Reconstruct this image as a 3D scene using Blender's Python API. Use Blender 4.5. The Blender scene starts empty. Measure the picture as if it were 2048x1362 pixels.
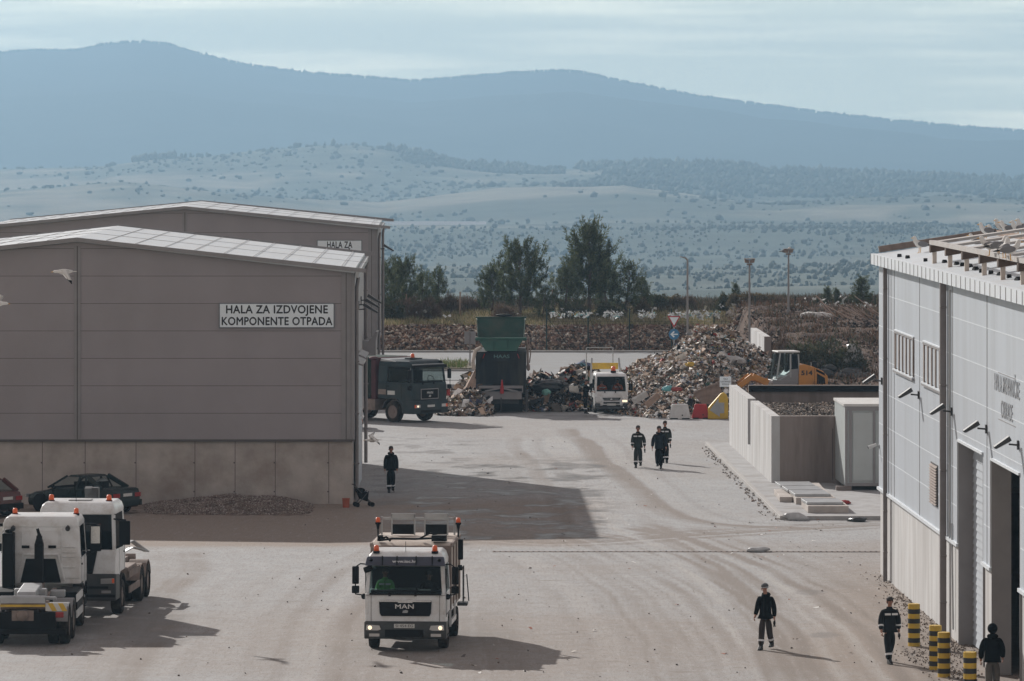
import bpy, bmesh, math, random
import numpy as np
from mathutils import Vector, Matrix, Euler
R = math.radians
S = bpy.context.scene
COL = S.collection
rng = np.random.default_rng(7)
random.seed(7)

# ------------------------------------------------------------ camera
FOC, CH, HZ = 10000.0, 14.1, 268.0
cam_d = bpy.data.cameras.new('camera'); cam = bpy.data.objects.new('camera', cam_d); COL.objects.link(cam)
cam.location = (0, 0, CH); cam.rotation_euler = (R(90), 0, 0)
cam_d.sensor_width = 36; cam_d.lens = FOC / 2048 * 36
cam_d.shift_y = -(681 - HZ) / 2048
cam_d.clip_start = 1; cam_d.clip_end = 30000
S.camera = cam

# ------------------------------------------------------------ sun and sky
SUN = Vector((-1.0, 1.75, 1.0)).normalized()
EL = math.asin(SUN.z); AZ = math.atan2(SUN.x, SUN.y)
sl = bpy.data.lights.new('sun', 'SUN'); sl.energy = 5.0; sl.angle = R(0.5); sl.color = (1.0, .955, .90)
so = bpy.data.objects.new('sun', sl); COL.objects.link(so)
so.rotation_euler = SUN.to_track_quat('Z', 'Y').to_euler(); so.location = (-60, 200, 80)
W = bpy.data.worlds.new('World'); S.world = W; W.use_nodes = True
nt = W.node_tree; nt.nodes.clear()
out = nt.nodes.new('ShaderNodeOutputWorld'); bg = nt.nodes.new('ShaderNodeBackground')
sky = nt.nodes.new('ShaderNodeTexSky'); sky.sky_type = 'NISHITA'; sky.sun_disc = False
sky.sun_elevation = EL; sky.sun_rotation = AZ
sky.air_density = 1.2; sky.dust_density = 0.6; sky.ozone_density = 2.0
tc = nt.nodes.new('ShaderNodeTexCoord'); mp = nt.nodes.new('ShaderNodeMapping')
mp.inputs['Scale'].default_value = (11, 3, 210)
nz = nt.nodes.new('ShaderNodeTexNoise'); nz.inputs['Scale'].default_value = 1.0; nz.inputs['Detail'].default_value = 6; nz.inputs['Roughness'].default_value = .55
cr = nt.nodes.new('ShaderNodeValToRGB'); cr.color_ramp.elements[0].position = .46; cr.color_ramp.elements[1].position = .68
mx = nt.nodes.new('ShaderNodeMix'); mx.data_type = 'RGBA'
base = nt.nodes.new('ShaderNodeMix'); base.data_type = 'RGBA'; base.inputs[0].default_value = .78
base.inputs[7].default_value = (8.2, 6.9, 6.35, 1)       # thin cloud veil over the whole sky, its warm tint added to redden shade
mul = nt.nodes.new('ShaderNodeMath'); mul.operation = 'MULTIPLY'; mul.inputs[1].default_value = .6
nt.links.new(tc.outputs['Generated'], mp.inputs['Vector']); nt.links.new(mp.outputs[0], nz.inputs['Vector'])
nt.links.new(nz.outputs['Fac'], cr.inputs[0]); nt.links.new(cr.outputs[0], mul.inputs[0]); 
nt.links.new(sky.outputs[0], base.inputs[6])
sx_ = nt.nodes.new('ShaderNodeSeparateXYZ'); nt.links.new(tc.outputs['Generated'], sx_.inputs[0])
hr_ = nt.nodes.new('ShaderNodeMapRange'); hr_.inputs[1].default_value = .0; hr_.inputs[2].default_value = .16; hr_.inputs[3].default_value = 1; hr_.inputs[4].default_value = 0; nt.links.new(sx_.outputs[2], hr_.inputs[0])
hz2 = nt.nodes.new('ShaderNodeMix'); hz2.data_type = 'RGBA'; hz2.inputs[7].default_value = (32.0, 32.0, 25.5, 1)   # bright milky horizon on the sun's side
az_ = nt.nodes.new('ShaderNodeMapRange'); az_.inputs[1].default_value = .55; az_.inputs[2].default_value = .9; nt.links.new(sx_.outputs[1], az_.inputs[0])
hm2 = nt.nodes.new('ShaderNodeMath'); hm2.operation = 'MULTIPLY'; nt.links.new(hr_.outputs[0], hm2.inputs[0]); nt.links.new(az_.outputs[0], hm2.inputs[1])
nt.links.new(hm2.outputs[0], hz2.inputs[0]); nt.links.new(base.outputs[2], hz2.inputs[6]); nt.links.new(hz2.outputs[2], mx.inputs[6])
mhz = nt.nodes.new('ShaderNodeMath'); mhz.operation = 'MULTIPLY'; nt.links.new(mul.outputs[0], mhz.inputs[0]); nt.links.new(hr_.outputs[0], mhz.inputs[1])
mx.inputs[7].default_value = (60.0, 54.5, 41.0, 1)
nt.links.new(mhz.outputs[0], mx.inputs[0]); nt.links.new(mx.outputs[2], bg.inputs['Color']); bg.inputs['Strength'].default_value = 0.060
nt.links.new(bg.outputs[0], out.inputs['Surface'])
S.view_settings.view_transform = 'Standard'; S.view_settings.look = 'None'
S.view_settings.exposure = 0.0; S.view_settings.gamma = 1.0
S.cycles.max_bounces = 6; S.cycles.volume_bounces = 1; S.cycles.use_denoising = True
S.cycles.transparent_max_bounces = 8

# ------------------------------------------------------------ helpers
def G(px, py, z=0.0):
    Y = (CH - z) * FOC / (py - HZ)
    return Vector(((px - 1024) * Y / FOC, Y, z))
def P(px, py, Y):
    return Vector(((px - 1024) * Y / FOC, Y, CH - (py - HZ) * Y / FOC))
def ss(a, b, x):
    t = np.clip((x - a) / (b - a), 0, 1); return t * t * (3 - 2 * t)

class MB:
    def __init__(s): s.v = []; s.f = []; s.m = []; s.k = []; s.T = Matrix(); s.mi = 0
    def add(s, vs, fs):
        b = len(s.v)
        s.v += [tuple(s.T @ Vector(v)) for v in vs]
        s.f += [tuple(b + i for i in f) for f in fs]; s.m += [s.mi] * len(fs); s.k.append((vs, fs, s.T.copy()))
        return s
    def box(s, x0, x1, y0, y1, z0, z1):
        return s.add([(x0,y0,z0),(x1,y0,z0),(x1,y1,z0),(x0,y1,z0),(x0,y0,z1),(x1,y0,z1),(x1,y1,z1),(x0,y1,z1)],
                     [(0,3,2,1),(4,5,6,7),(0,1,5,4),(1,2,6,5),(2,3,7,6),(3,0,4,7)])
    def hexa(s, a, b):   # two quads a (4 pts), b (4 pts) joined
        return s.add(list(a) + list(b), [(0,3,2,1),(4,5,6,7),(0,1,5,4),(1,2,6,5),(2,3,7,6),(3,0,4,7)])
    def bar(s, p, q, w, h=None, up=(0,0,1)):
        h = h or w; p = Vector(p); q = Vector(q); d = (q - p).normalized(); u = Vector(up)
        if abs(d.dot(u)) > .98: u = Vector((0, 1, 0))
        sx = d.cross(u).normalized() * w / 2; uz = sx.normalized().cross(d).normalized() * h / 2
        return s.hexa([p-sx-uz, p+sx-uz, p+sx+uz, p-sx+uz], [q-sx-uz, q+sx-uz, q+sx+uz, q-sx+uz])
    def cyl(s, p, q, r, r2=None, n=12, cap=True):
        r2 = r if r2 is None else r2; p = Vector(p); q = Vector(q); d = (q - p).normalized()
        a = d.orthogonal().normalized(); b = d.cross(a); vs = []
        for c, rr in ((p, r), (q, r2)):
            for i in range(n):
                t = 2*math.pi*i/n; vs.append(c + (a*math.cos(t) + b*math.sin(t))*rr)
        fs = [(i, (i+1) % n, n+(i+1) % n, n+i) for i in range(n)]
        if cap: fs += [tuple(range(n-1, -1, -1)), tuple(range(n, 2*n))]
        return s.add(vs, fs)
    def tube(s, pts, r, n=6):
        for a, b in zip(pts, pts[1:]): s.cyl(a, b, r, n=n)
        return s
    def prism(s, pts, x0, x1, taper=0):     # pts = (y, z) outline, extruded along x
        n = len(pts); vs = [(x0, y, z) for y, z in pts] + [(x1, y, z) for y, z in pts]
        return s.add(vs, [tuple(range(n)), tuple(range(2*n-1, n-1, -1))] + [(i, n+i, n+(i+1) % n, (i+1) % n) for i in range(n)])
    def prismz(s, pts, z0, z1):
        n = len(pts); vs = [(x, y, z0) for x, y in pts] + [(x, y, z1) for x, y in pts]
        return s.add(vs, [tuple(range(n-1, -1, -1)), tuple(range(n, 2*n))] + [(i, (i+1) % n, n+(i+1) % n, n+i) for i in range(n)])
    def prismy(s, pts, y0, y1):             # pts = (x, z) outline
        n = len(pts); vs = [(x, y0, z) for x, z in pts] + [(x, y1, z) for x, z in pts]
        return s.add(vs, [tuple(range(n)), tuple(range(2*n-1, n-1, -1))] + [(i, n+i, n+(i+1) % n, (i+1) % n) for i in range(n)])
    def ell(s, c, r, n=10, m=7, rot=None):
        c = Vector(c); vs = []; rm = rot.to_matrix() if rot else None
        for j in range(m+1):
            ph = math.pi*j/m
            for i in range(n):
                t = 2*math.pi*i/n
                v = Vector((r[0]*math.sin(ph)*math.cos(t), r[1]*math.sin(ph)*math.sin(t), r[2]*math.cos(ph)))
                if rm: v = rm @ v
                vs.append(c + v)
        return s.add(vs, [(j*n+i, (j+1)*n+i, (j+1)*n+(i+1) % n, j*n+(i+1) % n) for j in range(m) for i in range(n)])
    def loft(s, rings, cap=True):
        n = len(rings[0]); vs = [v for r in rings for v in r]
        fs = [(j*n+i, j*n+(i+1) % n, (j+1)*n+(i+1) % n, (j+1)*n+i) for j in range(len(rings)-1) for i in range(n)]
        if cap: fs += [tuple(range(n-1, -1, -1)), tuple(range((len(rings)-1)*n, len(rings)*n))]
        return s.add(vs, fs)
    def each(s, name, mats, parent=None, **kw):     # every piece its own part
        r = None
        for vs, fs, T in s.k:
            q = MB(); q.T = T; q.add(vs, fs); r = q.build(name, mats, parent, **kw)
        return r
    def build(s, name, mats, parent=None, smooth=False, bevel=0, loc=None):
        me = bpy.data.meshes.new(name); me.from_pydata(s.v, [], s.f)
        if not isinstance(mats, (list, tuple)): mats = [mats]
        for m in mats: me.materials.append(m)
        if len(mats) > 1: me.polygons.foreach_set('material_index', s.m)
        bm = bmesh.new(); bm.from_mesh(me); bmesh.ops.recalc_face_normals(bm, faces=bm.faces); bm.to_mesh(me); bm.free()
        if smooth: me.shade_smooth()
        o = bpy.data.objects.new(name, me); COL.objects.link(o)
        if parent is not None: o.parent = parent
        if loc is not None: o.location = loc
        if bevel:
            b = o.modifiers.new('bevel', 'BEVEL'); b.width = bevel; b.segments = 2; b.limit_method = 'ANGLE'; b.angle_limit = R(35)
            me.shade_smooth()
            try: b.harden_normals = True
            except Exception: pass
        return o

def tag(o, label=None, cat=None, group=None, kind=None):
    if label: o['label'] = label
    if cat: o['category'] = cat
    if group: o['group'] = group
    if kind: o['kind'] = kind
    return o
def empty(name, loc, rz=0, label=None, cat=None, group=None):
    o = bpy.data.objects.new(name, None); COL.objects.link(o); o.location = loc; o.rotation_euler = (0, 0, rz)
    o.empty_display_size = .2
    return tag(o, label, cat, group)
def copy_tree(o, parent=None):
    c = o.copy(); COL.objects.link(c)
    if parent is not None: c.parent = parent
    for ch in list(o.children): copy_tree(ch, c)
    return c
def text(name, s, size, mat, parent, loc, rot, ext=.002, bold=0, sx=1, align='CENTER', space=1.0, fit=None, dbl=0):
    cu = bpy.data.curves.new(name, 'FONT'); cu.body = s; cu.size = size; cu.align_x = align; cu.align_y = 'CENTER'
    cu.extrude = ext; cu.offset = bold; cu.space_character = space; cu.resolution_u = 3; cu.space_line = 1.02
    t = bpy.data.objects.new(name, cu); COL.objects.link(t)
    dg = bpy.context.evaluated_depsgraph_get(); me = bpy.data.meshes.new_from_object(t.evaluated_get(dg))
    bpy.data.objects.remove(t); me.materials.clear(); me.materials.append(mat)
    o = bpy.data.objects.new(name, me); COL.objects.link(o); o.parent = parent
    o.location = loc; o.rotation_euler = rot; xs_ = [v.co.x for v in me.vertices]; o.scale = ((fit/(max(xs_)-min(xs_)) if fit else sx), 1, 1)
    if dbl:      # heavier strokes: the same outline laid again a little to each side, inside the same mesh
        bm = bmesh.new()
        for k_, (dx, dz) in enumerate(((-dbl, 0), (dbl, 0), (0, -dbl), (0, dbl))):
            bm.from_mesh(me); vs_ = list(bm.verts)[k_*len(me.vertices):]
            for v_ in vs_: v_.co.x += dx; v_.co.y += dz; v_.co.z += .0006*k_
        bm.to_mesh(me); bm.free()
    return o

# ------------------------------------------------------------ materials
def mat(name, c, rough=.7, metal=0, var=.12, sc=2.0, dirt=None, dsc=1.2, damt=.5, bump=0, bsc=20, spec=.5, streak=False, c2=None):
    m = bpy.data.materials.new(name); m.use_nodes = True; t = m.node_tree; N = t.nodes; L = t.links
    b = N['Principled BSDF']; b.inputs['Roughness'].default_value = rough; b.inputs['Metallic'].default_value = metal
    b.inputs['Specular IOR Level'].default_value = spec
    co = N.new('ShaderNodeTexCoord'); mpn = N.new('ShaderNodeMapping'); L.new(co.outputs['Object'], mpn.inputs[0])
    if streak: mpn.inputs['Scale'].default_value = (1, 1, .12)
    n = N.new('ShaderNodeTexNoise'); n.inputs['Scale'].default_value = sc; n.inputs['Detail'].default_value = 5; L.new(mpn.outputs[0], n.inputs['Vector'])
    mxn = N.new('ShaderNodeMix'); mxn.data_type = 'RGBA'
    c = tuple(c)[:3]
    mxn.inputs[6].default_value = tuple(max(0, x*(1-var)) for x in c) + (1,)
    mxn.inputs[7].default_value = (tuple(c2) if c2 else tuple(min(1, x*(1+var)) for x in c)) + (1,)
    rp = N.new('ShaderNodeMapRange'); rp.inputs[1].default_value = .3; rp.inputs[2].default_value = .7
    L.new(n.outputs['Fac'], rp.inputs[0]); L.new(rp.outputs[0], mxn.inputs[0]); col = mxn.outputs[2]
    if dirt:
        n2 = N.new('ShaderNodeTexNoise'); n2.inputs['Scale'].default_value = dsc; n2.inputs['Detail'].default_value = 8; n2.inputs['Roughness'].default_value = .65
        L.new(mpn.outputs[0], n2.inputs['Vector'])
        r2 = N.new('ShaderNodeMapRange'); r2.inputs[1].default_value = .45; r2.inputs[2].default_value = .7; r2.inputs[4].default_value = damt
        L.new(n2.outputs['Fac'], r2.inputs[0])
        m2 = N.new('ShaderNodeMix'); m2.data_type = 'RGBA'; m2.inputs[7].default_value = tuple(dirt) + (1,)
        L.new(r2.outputs[0], m2.inputs[0]); L.new(col, m2.inputs[6]); col = m2.outputs[2]
    L.new(col, b.inputs['Base Color'])
    if bump:
        n3 = N.new('ShaderNodeTexNoise'); n3.inputs['Scale'].default_value = bsc; n3.inputs['Detail'].default_value = 6; L.new(co.outputs['Object'], n3.inputs['Vector'])
        bp = N.new('ShaderNodeBump'); bp.inputs['Strength'].default_value = bump; bp.inputs['Distance'].default_value = .03
        L.new(n3.outputs['Fac'], bp.inputs['Height']); L.new(bp.outputs[0], b.inputs['Normal'])
    return m
def vcmat(name, rough=.8, spec=.3, var=.2, sc=6, trans=0):
    m = bpy.data.materials.new(name); m.use_nodes = True; t = m.node_tree; N = t.nodes; L = t.links
    b = N['Principled BSDF']; b.inputs['Roughness'].default_value = rough; b.inputs['Specular IOR Level'].default_value = spec
    a = N.new('ShaderNodeAttribute'); a.attribute_name = 'Col'
    co = N.new('ShaderNodeTexCoord'); n = N.new('ShaderNodeTexNoise'); n.inputs['Scale'].default_value = sc; n.inputs['Detail'].default_value = 6
    L.new(co.outputs['Object'], n.inputs['Vector'])
    rp = N.new('ShaderNodeMapRange'); rp.inputs[1].default_value = .3; rp.inputs[2].default_value = .7; rp.inputs[3].default_value = 1-var; rp.inputs[4].default_value = 1+var
    L.new(n.outputs['Fac'], rp.inputs[0])
    mu = N.new('ShaderNodeVectorMath'); mu.operation = 'SCALE'; L.new(a.outputs['Color'], mu.inputs[0]); L.new(rp.outputs[0], mu.inputs['Scale'])
    L.new(mu.outputs[0], b.inputs['Base Color'])
    if trans:
        tr = N.new('ShaderNodeBsdfTranslucent'); L.new(mu.outputs[0], tr.inputs[0]); ms = N.new('ShaderNodeMixShader'); ms.inputs[0].default_value = trans
        L.new(b.outputs[0], ms.inputs[1]); L.new(tr.outputs[0], ms.inputs[2]); L.new(ms.outputs[0], N['Material Output'].inputs['Surface'])
    return m
def glassmat(name, tint=(.75,.82,.82), mixf=.84, rough=.03):
    m = bpy.data.materials.new(name); m.use_nodes = True; t = m.node_tree; N = t.nodes; L = t.links
    b = N['Principled BSDF']; b.inputs['Base Color'].default_value = (.01,.015,.018,1); b.inputs['Roughness'].default_value = rough
    tr = N.new('ShaderNodeBsdfTransparent'); tr.inputs[0].default_value = tuple(tint) + (1,)
    ms = N.new('ShaderNodeMixShader'); ms.inputs[0].default_value = 1 - mixf
    L.new(tr.outputs[0], ms.inputs[1]); L.new(b.outputs[0], ms.inputs[2]); L.new(ms.outputs[0], N['Material Output'].inputs['Surface'])
    return m
def emit(name, c, e, base=(.6,.5,.4)):
    m = mat(name, base, .3, var=.02); b = m.node_tree.nodes['Principled BSDF']
    b.inputs['Emission Color'].default_value = tuple(c) + (1,); b.inputs['Emission Strength'].default_value = e; return m

M = dict(
 panel = mat('grey_sandwich_panel', (.312,.288,.302), .45, var=.05, sc=.5, dirt=(.22,.2,.19), dsc=.35, damt=.25, bump=.05, bsc=3),
 seam = mat('panel_seam', (.12,.1,.1), .7),
 seaml = mat('panel_seam_light', (.62,.66,.7), .5, var=.05),
 wpanel = mat('white_sandwich_panel', (.44,.48,.53), .5, var=.05, sc=.6, dirt=(.30,.31,.32), dsc=.8, damt=.4, streak=True, bump=.05, bsc=2),
 roofw = mat('white_roof_sheet', (.52,.56,.60), .45, var=.05, sc=1, dirt=(.5,.48,.45), dsc=.6, damt=.5),
 trim = mat('grey_metal_trim', (.27,.26,.265), .5, .2, var=.08),
 trimd = mat('dark_metal_trim', (.10,.09,.09), .5, .2),
 pipe = mat('downpipe_metal', (.22,.2,.2), .45, .3, var=.1, dirt=(.12,.1,.09), damt=.4),
 conc = mat('precast_concrete', (.45,.41,.38), .9, var=.14, sc=1.2, dirt=(.2,.15,.12), dsc=.45, damt=.6, bump=.3, bsc=8),
 concl = mat('pale_board_concrete', (.50,.50,.50), .9, var=.16, sc=2.2, dirt=(.33,.3,.28), dsc=1.5, damt=.55, bump=.3, bsc=6, streak=True),
 concb = mat('brown_stained_concrete', (.27,.23,.21), .9, var=.15, sc=1.5, dirt=(.12,.09,.08), dsc=.8, damt=.75, bump=.3, bsc=6, streak=True),
 kerb = mat('kerb_stone', (.42,.41,.40), .9, var=.15, dirt=(.2,.17,.14), dsc=2, damt=.6, bump=.3),
 black = mat('black_plastic', (.007,.007,.008), .6, var=.2, spec=.15),
 rubber = mat('tyre_rubber', (.018,.017,.016), .9, spec=.15, var=.3, sc=6, dirt=(.13,.11,.095), dsc=3, damt=.55),
 rim = mat('wheel_rim', (.22,.17,.15), .6, .3, var=.2, dirt=(.08,.06,.05), damt=.5),
 rims = mat('alloy_rim', (.45,.45,.46), .4, .6, var=.1),
 chassis = mat('dirty_chassis', (.02,.018,.017), .8, .0, spec=.2, var=.3, dirt=(.10,.08,.07), dsc=3, damt=.5),
 dusty = mat('dust_covered_metal', (.24,.19,.165), .85, var=.2, sc=4, dirt=(.12,.09,.08), dsc=3, damt=.5),
 wpaint = mat('white_truck_paint', (.76,.78,.79), .28, var=.04, dirt=(.40,.35,.30), dsc=2.2, damt=.55),
 cream = mat('dirty_cream_paint', (.55,.48,.42), .5, var=.1, dirt=(.3,.22,.17), dsc=1.5, damt=.7, streak=True),
 gpaint = mat('dark_teal_paint', (.010,.026,.034), .35, spec=.3, var=.15, dirt=(.08,.07,.06), dsc=1.6, damt=.35),
 navy = mat('navy_machine_paint', (.014,.018,.022), .7, spec=.2, var=.2, dirt=(.09,.08,.06), dsc=1.6, damt=.55, streak=True),
 green = mat('green_skip_paint', (.010,.062,.046), .55, var=.15, dirt=(.08,.08,.06), dsc=1.4, damt=.6),
 dgreen = mat('dark_green_container', (.009,.026,.019), .7, spec=.2, var=.2, dirt=(.05,.04,.035), damt=.5),
 maroon = mat('maroon_tarpaulin', (.07,.02,.025), .8, var=.3, bump=.4, bsc=5),
 carg = mat('dark_green_car_paint', (.005,.014,.014), .25, spec=.3, var=.15, dirt=(.04,.035,.03), damt=.2),
 carr = mat('dark_red_car_paint', (.085,.018,.014), .25, var=.15, dirt=(.06,.04,.035), damt=.25),
 glass = glassmat('windscreen_glass'), glassd = glassmat('dark_tinted_glass', (.12,.14,.15), .6), glassc = glassmat('clear_glass', (.8,.85,.85), .88),
 inner = mat('dark_interior', (.012,.012,.013), .9, spec=.1),
 amber = emit('amber_beacon_lens', (1.0,.12,.02), .06, (.62,.11,.03)),
 redl = mat('red_lamp_lens', (.3,.01,.01), .2), lens = mat('headlamp_lens', (.6,.6,.6), .12, .5, var=.1), litlens = emit('lit_headlamp', (1.0,.8,.55), 1.3),
 plate = mat('plate_white', (.6,.6,.58), .5, var=.05), ink = mat('black_lettering', (.015,.015,.02), .6), inkw = mat('white_lettering', (.75,.76,.78), .5, var=.03),
 chrome = mat('chrome', (.6,.61,.63), .2, .9), steel = mat('galvanised_steel', (.38,.39,.4), .45, .5, var=.15),
 steeld = mat('dark_steel', (.06,.06,.063), .5, .3, var=.2), sign = mat('sign_board_white', (.80,.88,.93), .5, var=.03), signb = mat('sign_border', (.14,.16,.18), .5),
 yellow = mat('yellow_paint', (.62,.40,.035), .5, var=.1, dirt=(.3,.22,.08), dsc=3, damt=.5), orange = mat('orange_yellow_paint', (.62,.27,.05), .45, var=.1, dirt=(.25,.13,.05), dsc=2, damt=.5),
 blk = mat('black_stripe_paint', (.02,.02,.02), .6), red = mat('red_plastic', (.42,.015,.02), .5, var=.15, dirt=(.18,.03,.03), damt=.4),
 wplas = mat('white_plastic', (.62,.62,.61), .55, var=.08, dirt=(.4,.36,.32), dsc=3, damt=.5), blue = mat('sign_blue', (.05,.2,.38), .4), signred = mat('sign_red', (.45,.02,.03), .4),
 skin = mat('skin', (.36,.18,.125), .6, var=.1), hair = mat('dark_hair', (.025,.017,.014), .8, var=.3, bump=.5, bsc=40),
 cloth = mat('dark_workwear', (.017,.018,.02), .9, spec=.1, var=.25, sc=5, bump=.35, bsc=9), clothg = mat('grey_green_workwear', (.032,.036,.032), .9, spec=.1, var=.25, sc=5, bump=.35, bsc=9),
 clothk = mat('black_jacket', (.006,.006,.007), .95, spec=.05, var=.3, sc=5, bump=.35, bsc=9), clothb = mat('brown_work_trousers', (.05,.04,.038), .9, spec=.1, var=.25, sc=5, bump=.35, bsc=9),
 navyc = mat('navy_jacket', (.010,.013,.02), .9, spec=.1, var=.3, bump=.35, bsc=9), boot = mat('black_boots', (.013,.012,.012), .6), refl = mat('reflective_tape', (.75,.76,.78), .4, var=.05),
 hiv = mat('hi_vis_green', (.16,.5,.12), .8, var=.15), hio = mat('hi_vis_orange', (.75,.12,.03), .8, var=.1), khaki = mat('grey_cargo_trousers', (.14,.13,.12), .9, var=.2, bump=.3, bsc=9),
 feath = mat('white_feathers', (.72,.71,.69), .9, var=.08), wing = mat('grey_wing_feathers', (.2,.2,.21), .9, var=.15), beak = mat('yellow_beak', (.65,.35,.05), .5), wood = mat('weathered_timber', (.33,.24,.19), .9, var=.2, sc=3),
 bark = mat('pine_bark', (.10,.07,.055), .95, var=.3, sc=6), bags = mat('black_bin_bag', (.02,.022,.024), .28, var=.3, bump=.8, bsc=7), film = mat('clear_plastic_film', (.42,.42,.42), .35, var=.2, bump=1, bsc=6),
 cyan = mat('grey_green_door_panel', (.40,.44,.44), .5, var=.04, dirt=(.3,.3,.3), damt=.25), canist = mat('orange_canister', (.33,.07,.03), .6),
 gravel = None)

# ------------------------------------------------------------ numpy meshes
def np_mesh(name, v, f, col=None, mats=None, smooth=False, parent=None):
    me = bpy.data.meshes.new(name); v = np.asarray(v, np.float32).reshape(-1, 3); f = np.asarray(f, np.int32); k = f.shape[1]
    me.vertices.add(len(v)); me.vertices.foreach_set('co', v.ravel())
    me.loops.add(f.size); me.loops.foreach_set('vertex_index', f.ravel())
    me.polygons.add(len(f)); me.polygons.foreach_set('loop_start', np.arange(len(f), dtype=np.int32)*k)
    try: me.polygons.foreach_set('loop_total', np.full(len(f), k, np.int32))
    except Exception: pass
    me.update(calc_edges=True); me.validate()
    if col is not None:
        c = np.ones((len(v), 4), np.float32); c[:, :3] = np.clip(col, 0, 1)
        a = me.color_attributes.new('Col', 'FLOAT_COLOR', 'POINT'); a.data.foreach_set('color', c.ravel())
    if mats: me.materials.append(mats)
    if smooth: me.shade_smooth()
    o = bpy.data.objects.new(name, me); COL.objects.link(o)
    if parent is not None: o.parent = parent
    return o
def randrot(n):
    q = rng.normal(size=(n, 4)); q /= np.linalg.norm(q, axis=1)[:, None]; w, x, y, z = q.T
    return np.stack([np.stack([1-2*(y*y+z*z), 2*(x*y-w*z), 2*(x*z+w*y)], 1), np.stack([2*(x*y+w*z), 1-2*(x*x+z*z), 2*(y*z-w*x)], 1), np.stack([2*(x*z-w*y), 2*(y*z+w*x), 1-2*(x*x+y*y)], 1)], 1)
def tiltrot(n, s):
    a = rng.uniform(0, 2*np.pi, n); t = rng.normal(scale=s, size=n); b = rng.uniform(0, 2*np.pi, n); ca, sa, ct, st, cb, sb = np.cos(a), np.sin(a), np.cos(t), np.sin(t), np.cos(b), np.sin(b); o = np.zeros(n); l = np.ones(n)
    A = np.stack([np.stack([ca, -sa, o], 1), np.stack([sa, ca, o], 1), np.stack([o, o, l], 1)], 1); B = np.stack([np.stack([l, o, o], 1), np.stack([o, ct, -st], 1), np.stack([o, st, ct], 1)], 1); C_ = np.stack([np.stack([cb, -sb, o], 1), np.stack([sb, cb, o], 1), np.stack([o, o, l], 1)], 1)
    return A @ B @ C_
def flakes(c, size, col, aspect=2.0, fold=.5, tilt=None):
    n = len(c); size = np.asarray(size).reshape(-1, 1, 1)*np.ones((n, 1, 1))
    b = np.array([[-.5,-.5,0],[0,-.5,0],[.5,-.5,0],[.5,.5,0],[0,.5,0],[-.5,.5,0]])
    v = b[None] + rng.normal(scale=.16, size=(n, 6, 3)); v[:, [1, 4], 2] += rng.normal(scale=fold, size=(n, 1))
    v[:, :, 0] *= rng.uniform(1, aspect, (n, 1)); v = v*size
    v = np.einsum('nij,nkj->nki', randrot(n) if tilt is None else tiltrot(n, tilt), v) + c[:, None]
    f = np.array([[0,1,4,5],[1,2,3,4]])[None] + np.arange(n)[:, None, None]*6
    return v.reshape(-1, 3), f.reshape(-1, 4), np.repeat(col, 6, axis=0)
def ico(sub=1):
    bm = bmesh.new(); bmesh.ops.create_icosphere(bm, subdivisions=sub, radius=1)
    v = np.array([x.co[:] for x in bm.verts]); f = np.array([[x.index for x in y.verts] for y in bm.faces]); bm.free(); return v, f
def lumps(c, size, col, sub=1, rough=.25, flat=(1,1,1), spin=True):
    bv, bf = ico(sub); n = len(c); k = len(bv)
    size = np.asarray(size, float); size = size.reshape(-1, 1, 1)*np.ones((n, 1, 1))
    v = bv[None]*(1+rng.normal(scale=rough, size=(n, k, 1)))*np.asarray(flat)*rng.uniform(.75, 1.3, (n, 1, 3))
    if spin: v = np.einsum('nij,nkj->nki', randrot(n), v)
    v = v*size + c[:, None]; f = bf[None] + np.arange(n)[:, None, None]*k
    return v.reshape(-1, 3), f.reshape(-1, 3), np.repeat(col, k, axis=0)
def blades(c, d, length, width, col):
    n = len(c); d = d/np.linalg.norm(d, axis=1)[:, None]; s = np.cross(d, rng.normal(size=(n, 3))); s /= np.linalg.norm(s, axis=1)[:, None]
    L = (np.ones(n)*length)[:, None]; w = (np.ones(n)*width)[:, None]
    v = np.stack([c-s*w/2, c+s*w/2, c+d*L*.6+s*w*.45, c+d*L, c+d*L*.6-s*w*.45], 1)
    f = np.arange(5)[None] + np.arange(n)[:, None]*5
    return v.reshape(-1, 3), f, np.repeat(col, 5, axis=0)
def pal(n, cols, w=None, jit=.2):
    cols = np.array(cols, float); w = None if w is None else np.array(w)/np.sum(w)
    c = cols[rng.choice(len(cols), n, p=w)]; return c*rng.uniform(1-jit, 1+jit, (n, 1))
def vnoise(x, y, s, seed=0):
    r = np.random.default_rng(seed); g = r.uniform(-1, 1, (256, 256)); x = x/s; y = y/s
    i = np.floor(x).astype(int); j = np.floor(y).astype(int); u = x-i; v = y-j; u = u*u*(3-2*u); v = v*v*(3-2*v)
    a = g[i % 256, j % 256]; b = g[(i+1) % 256, j % 256]; c = g[i % 256, (j+1) % 256]; d = g[(i+1) % 256, (j+1) % 256]
    return (a*(1-u)+b*u)*(1-v)+(c*(1-u)+d*u)*v
def fbm(x, y, s, seed=0, o=4):
    return sum(vnoise(x, y, s/2**k, seed+k)/2**k for k in range(o))
VC = vcmat('assorted_litter'); VCT = vcmat('leafy_growth', trans=.25, var=.3); VCS = vcmat('soil_and_stone', .95, .2, .35, 3); VCF = vcmat('distant_land', .95, .1, .25, .02)
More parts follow.
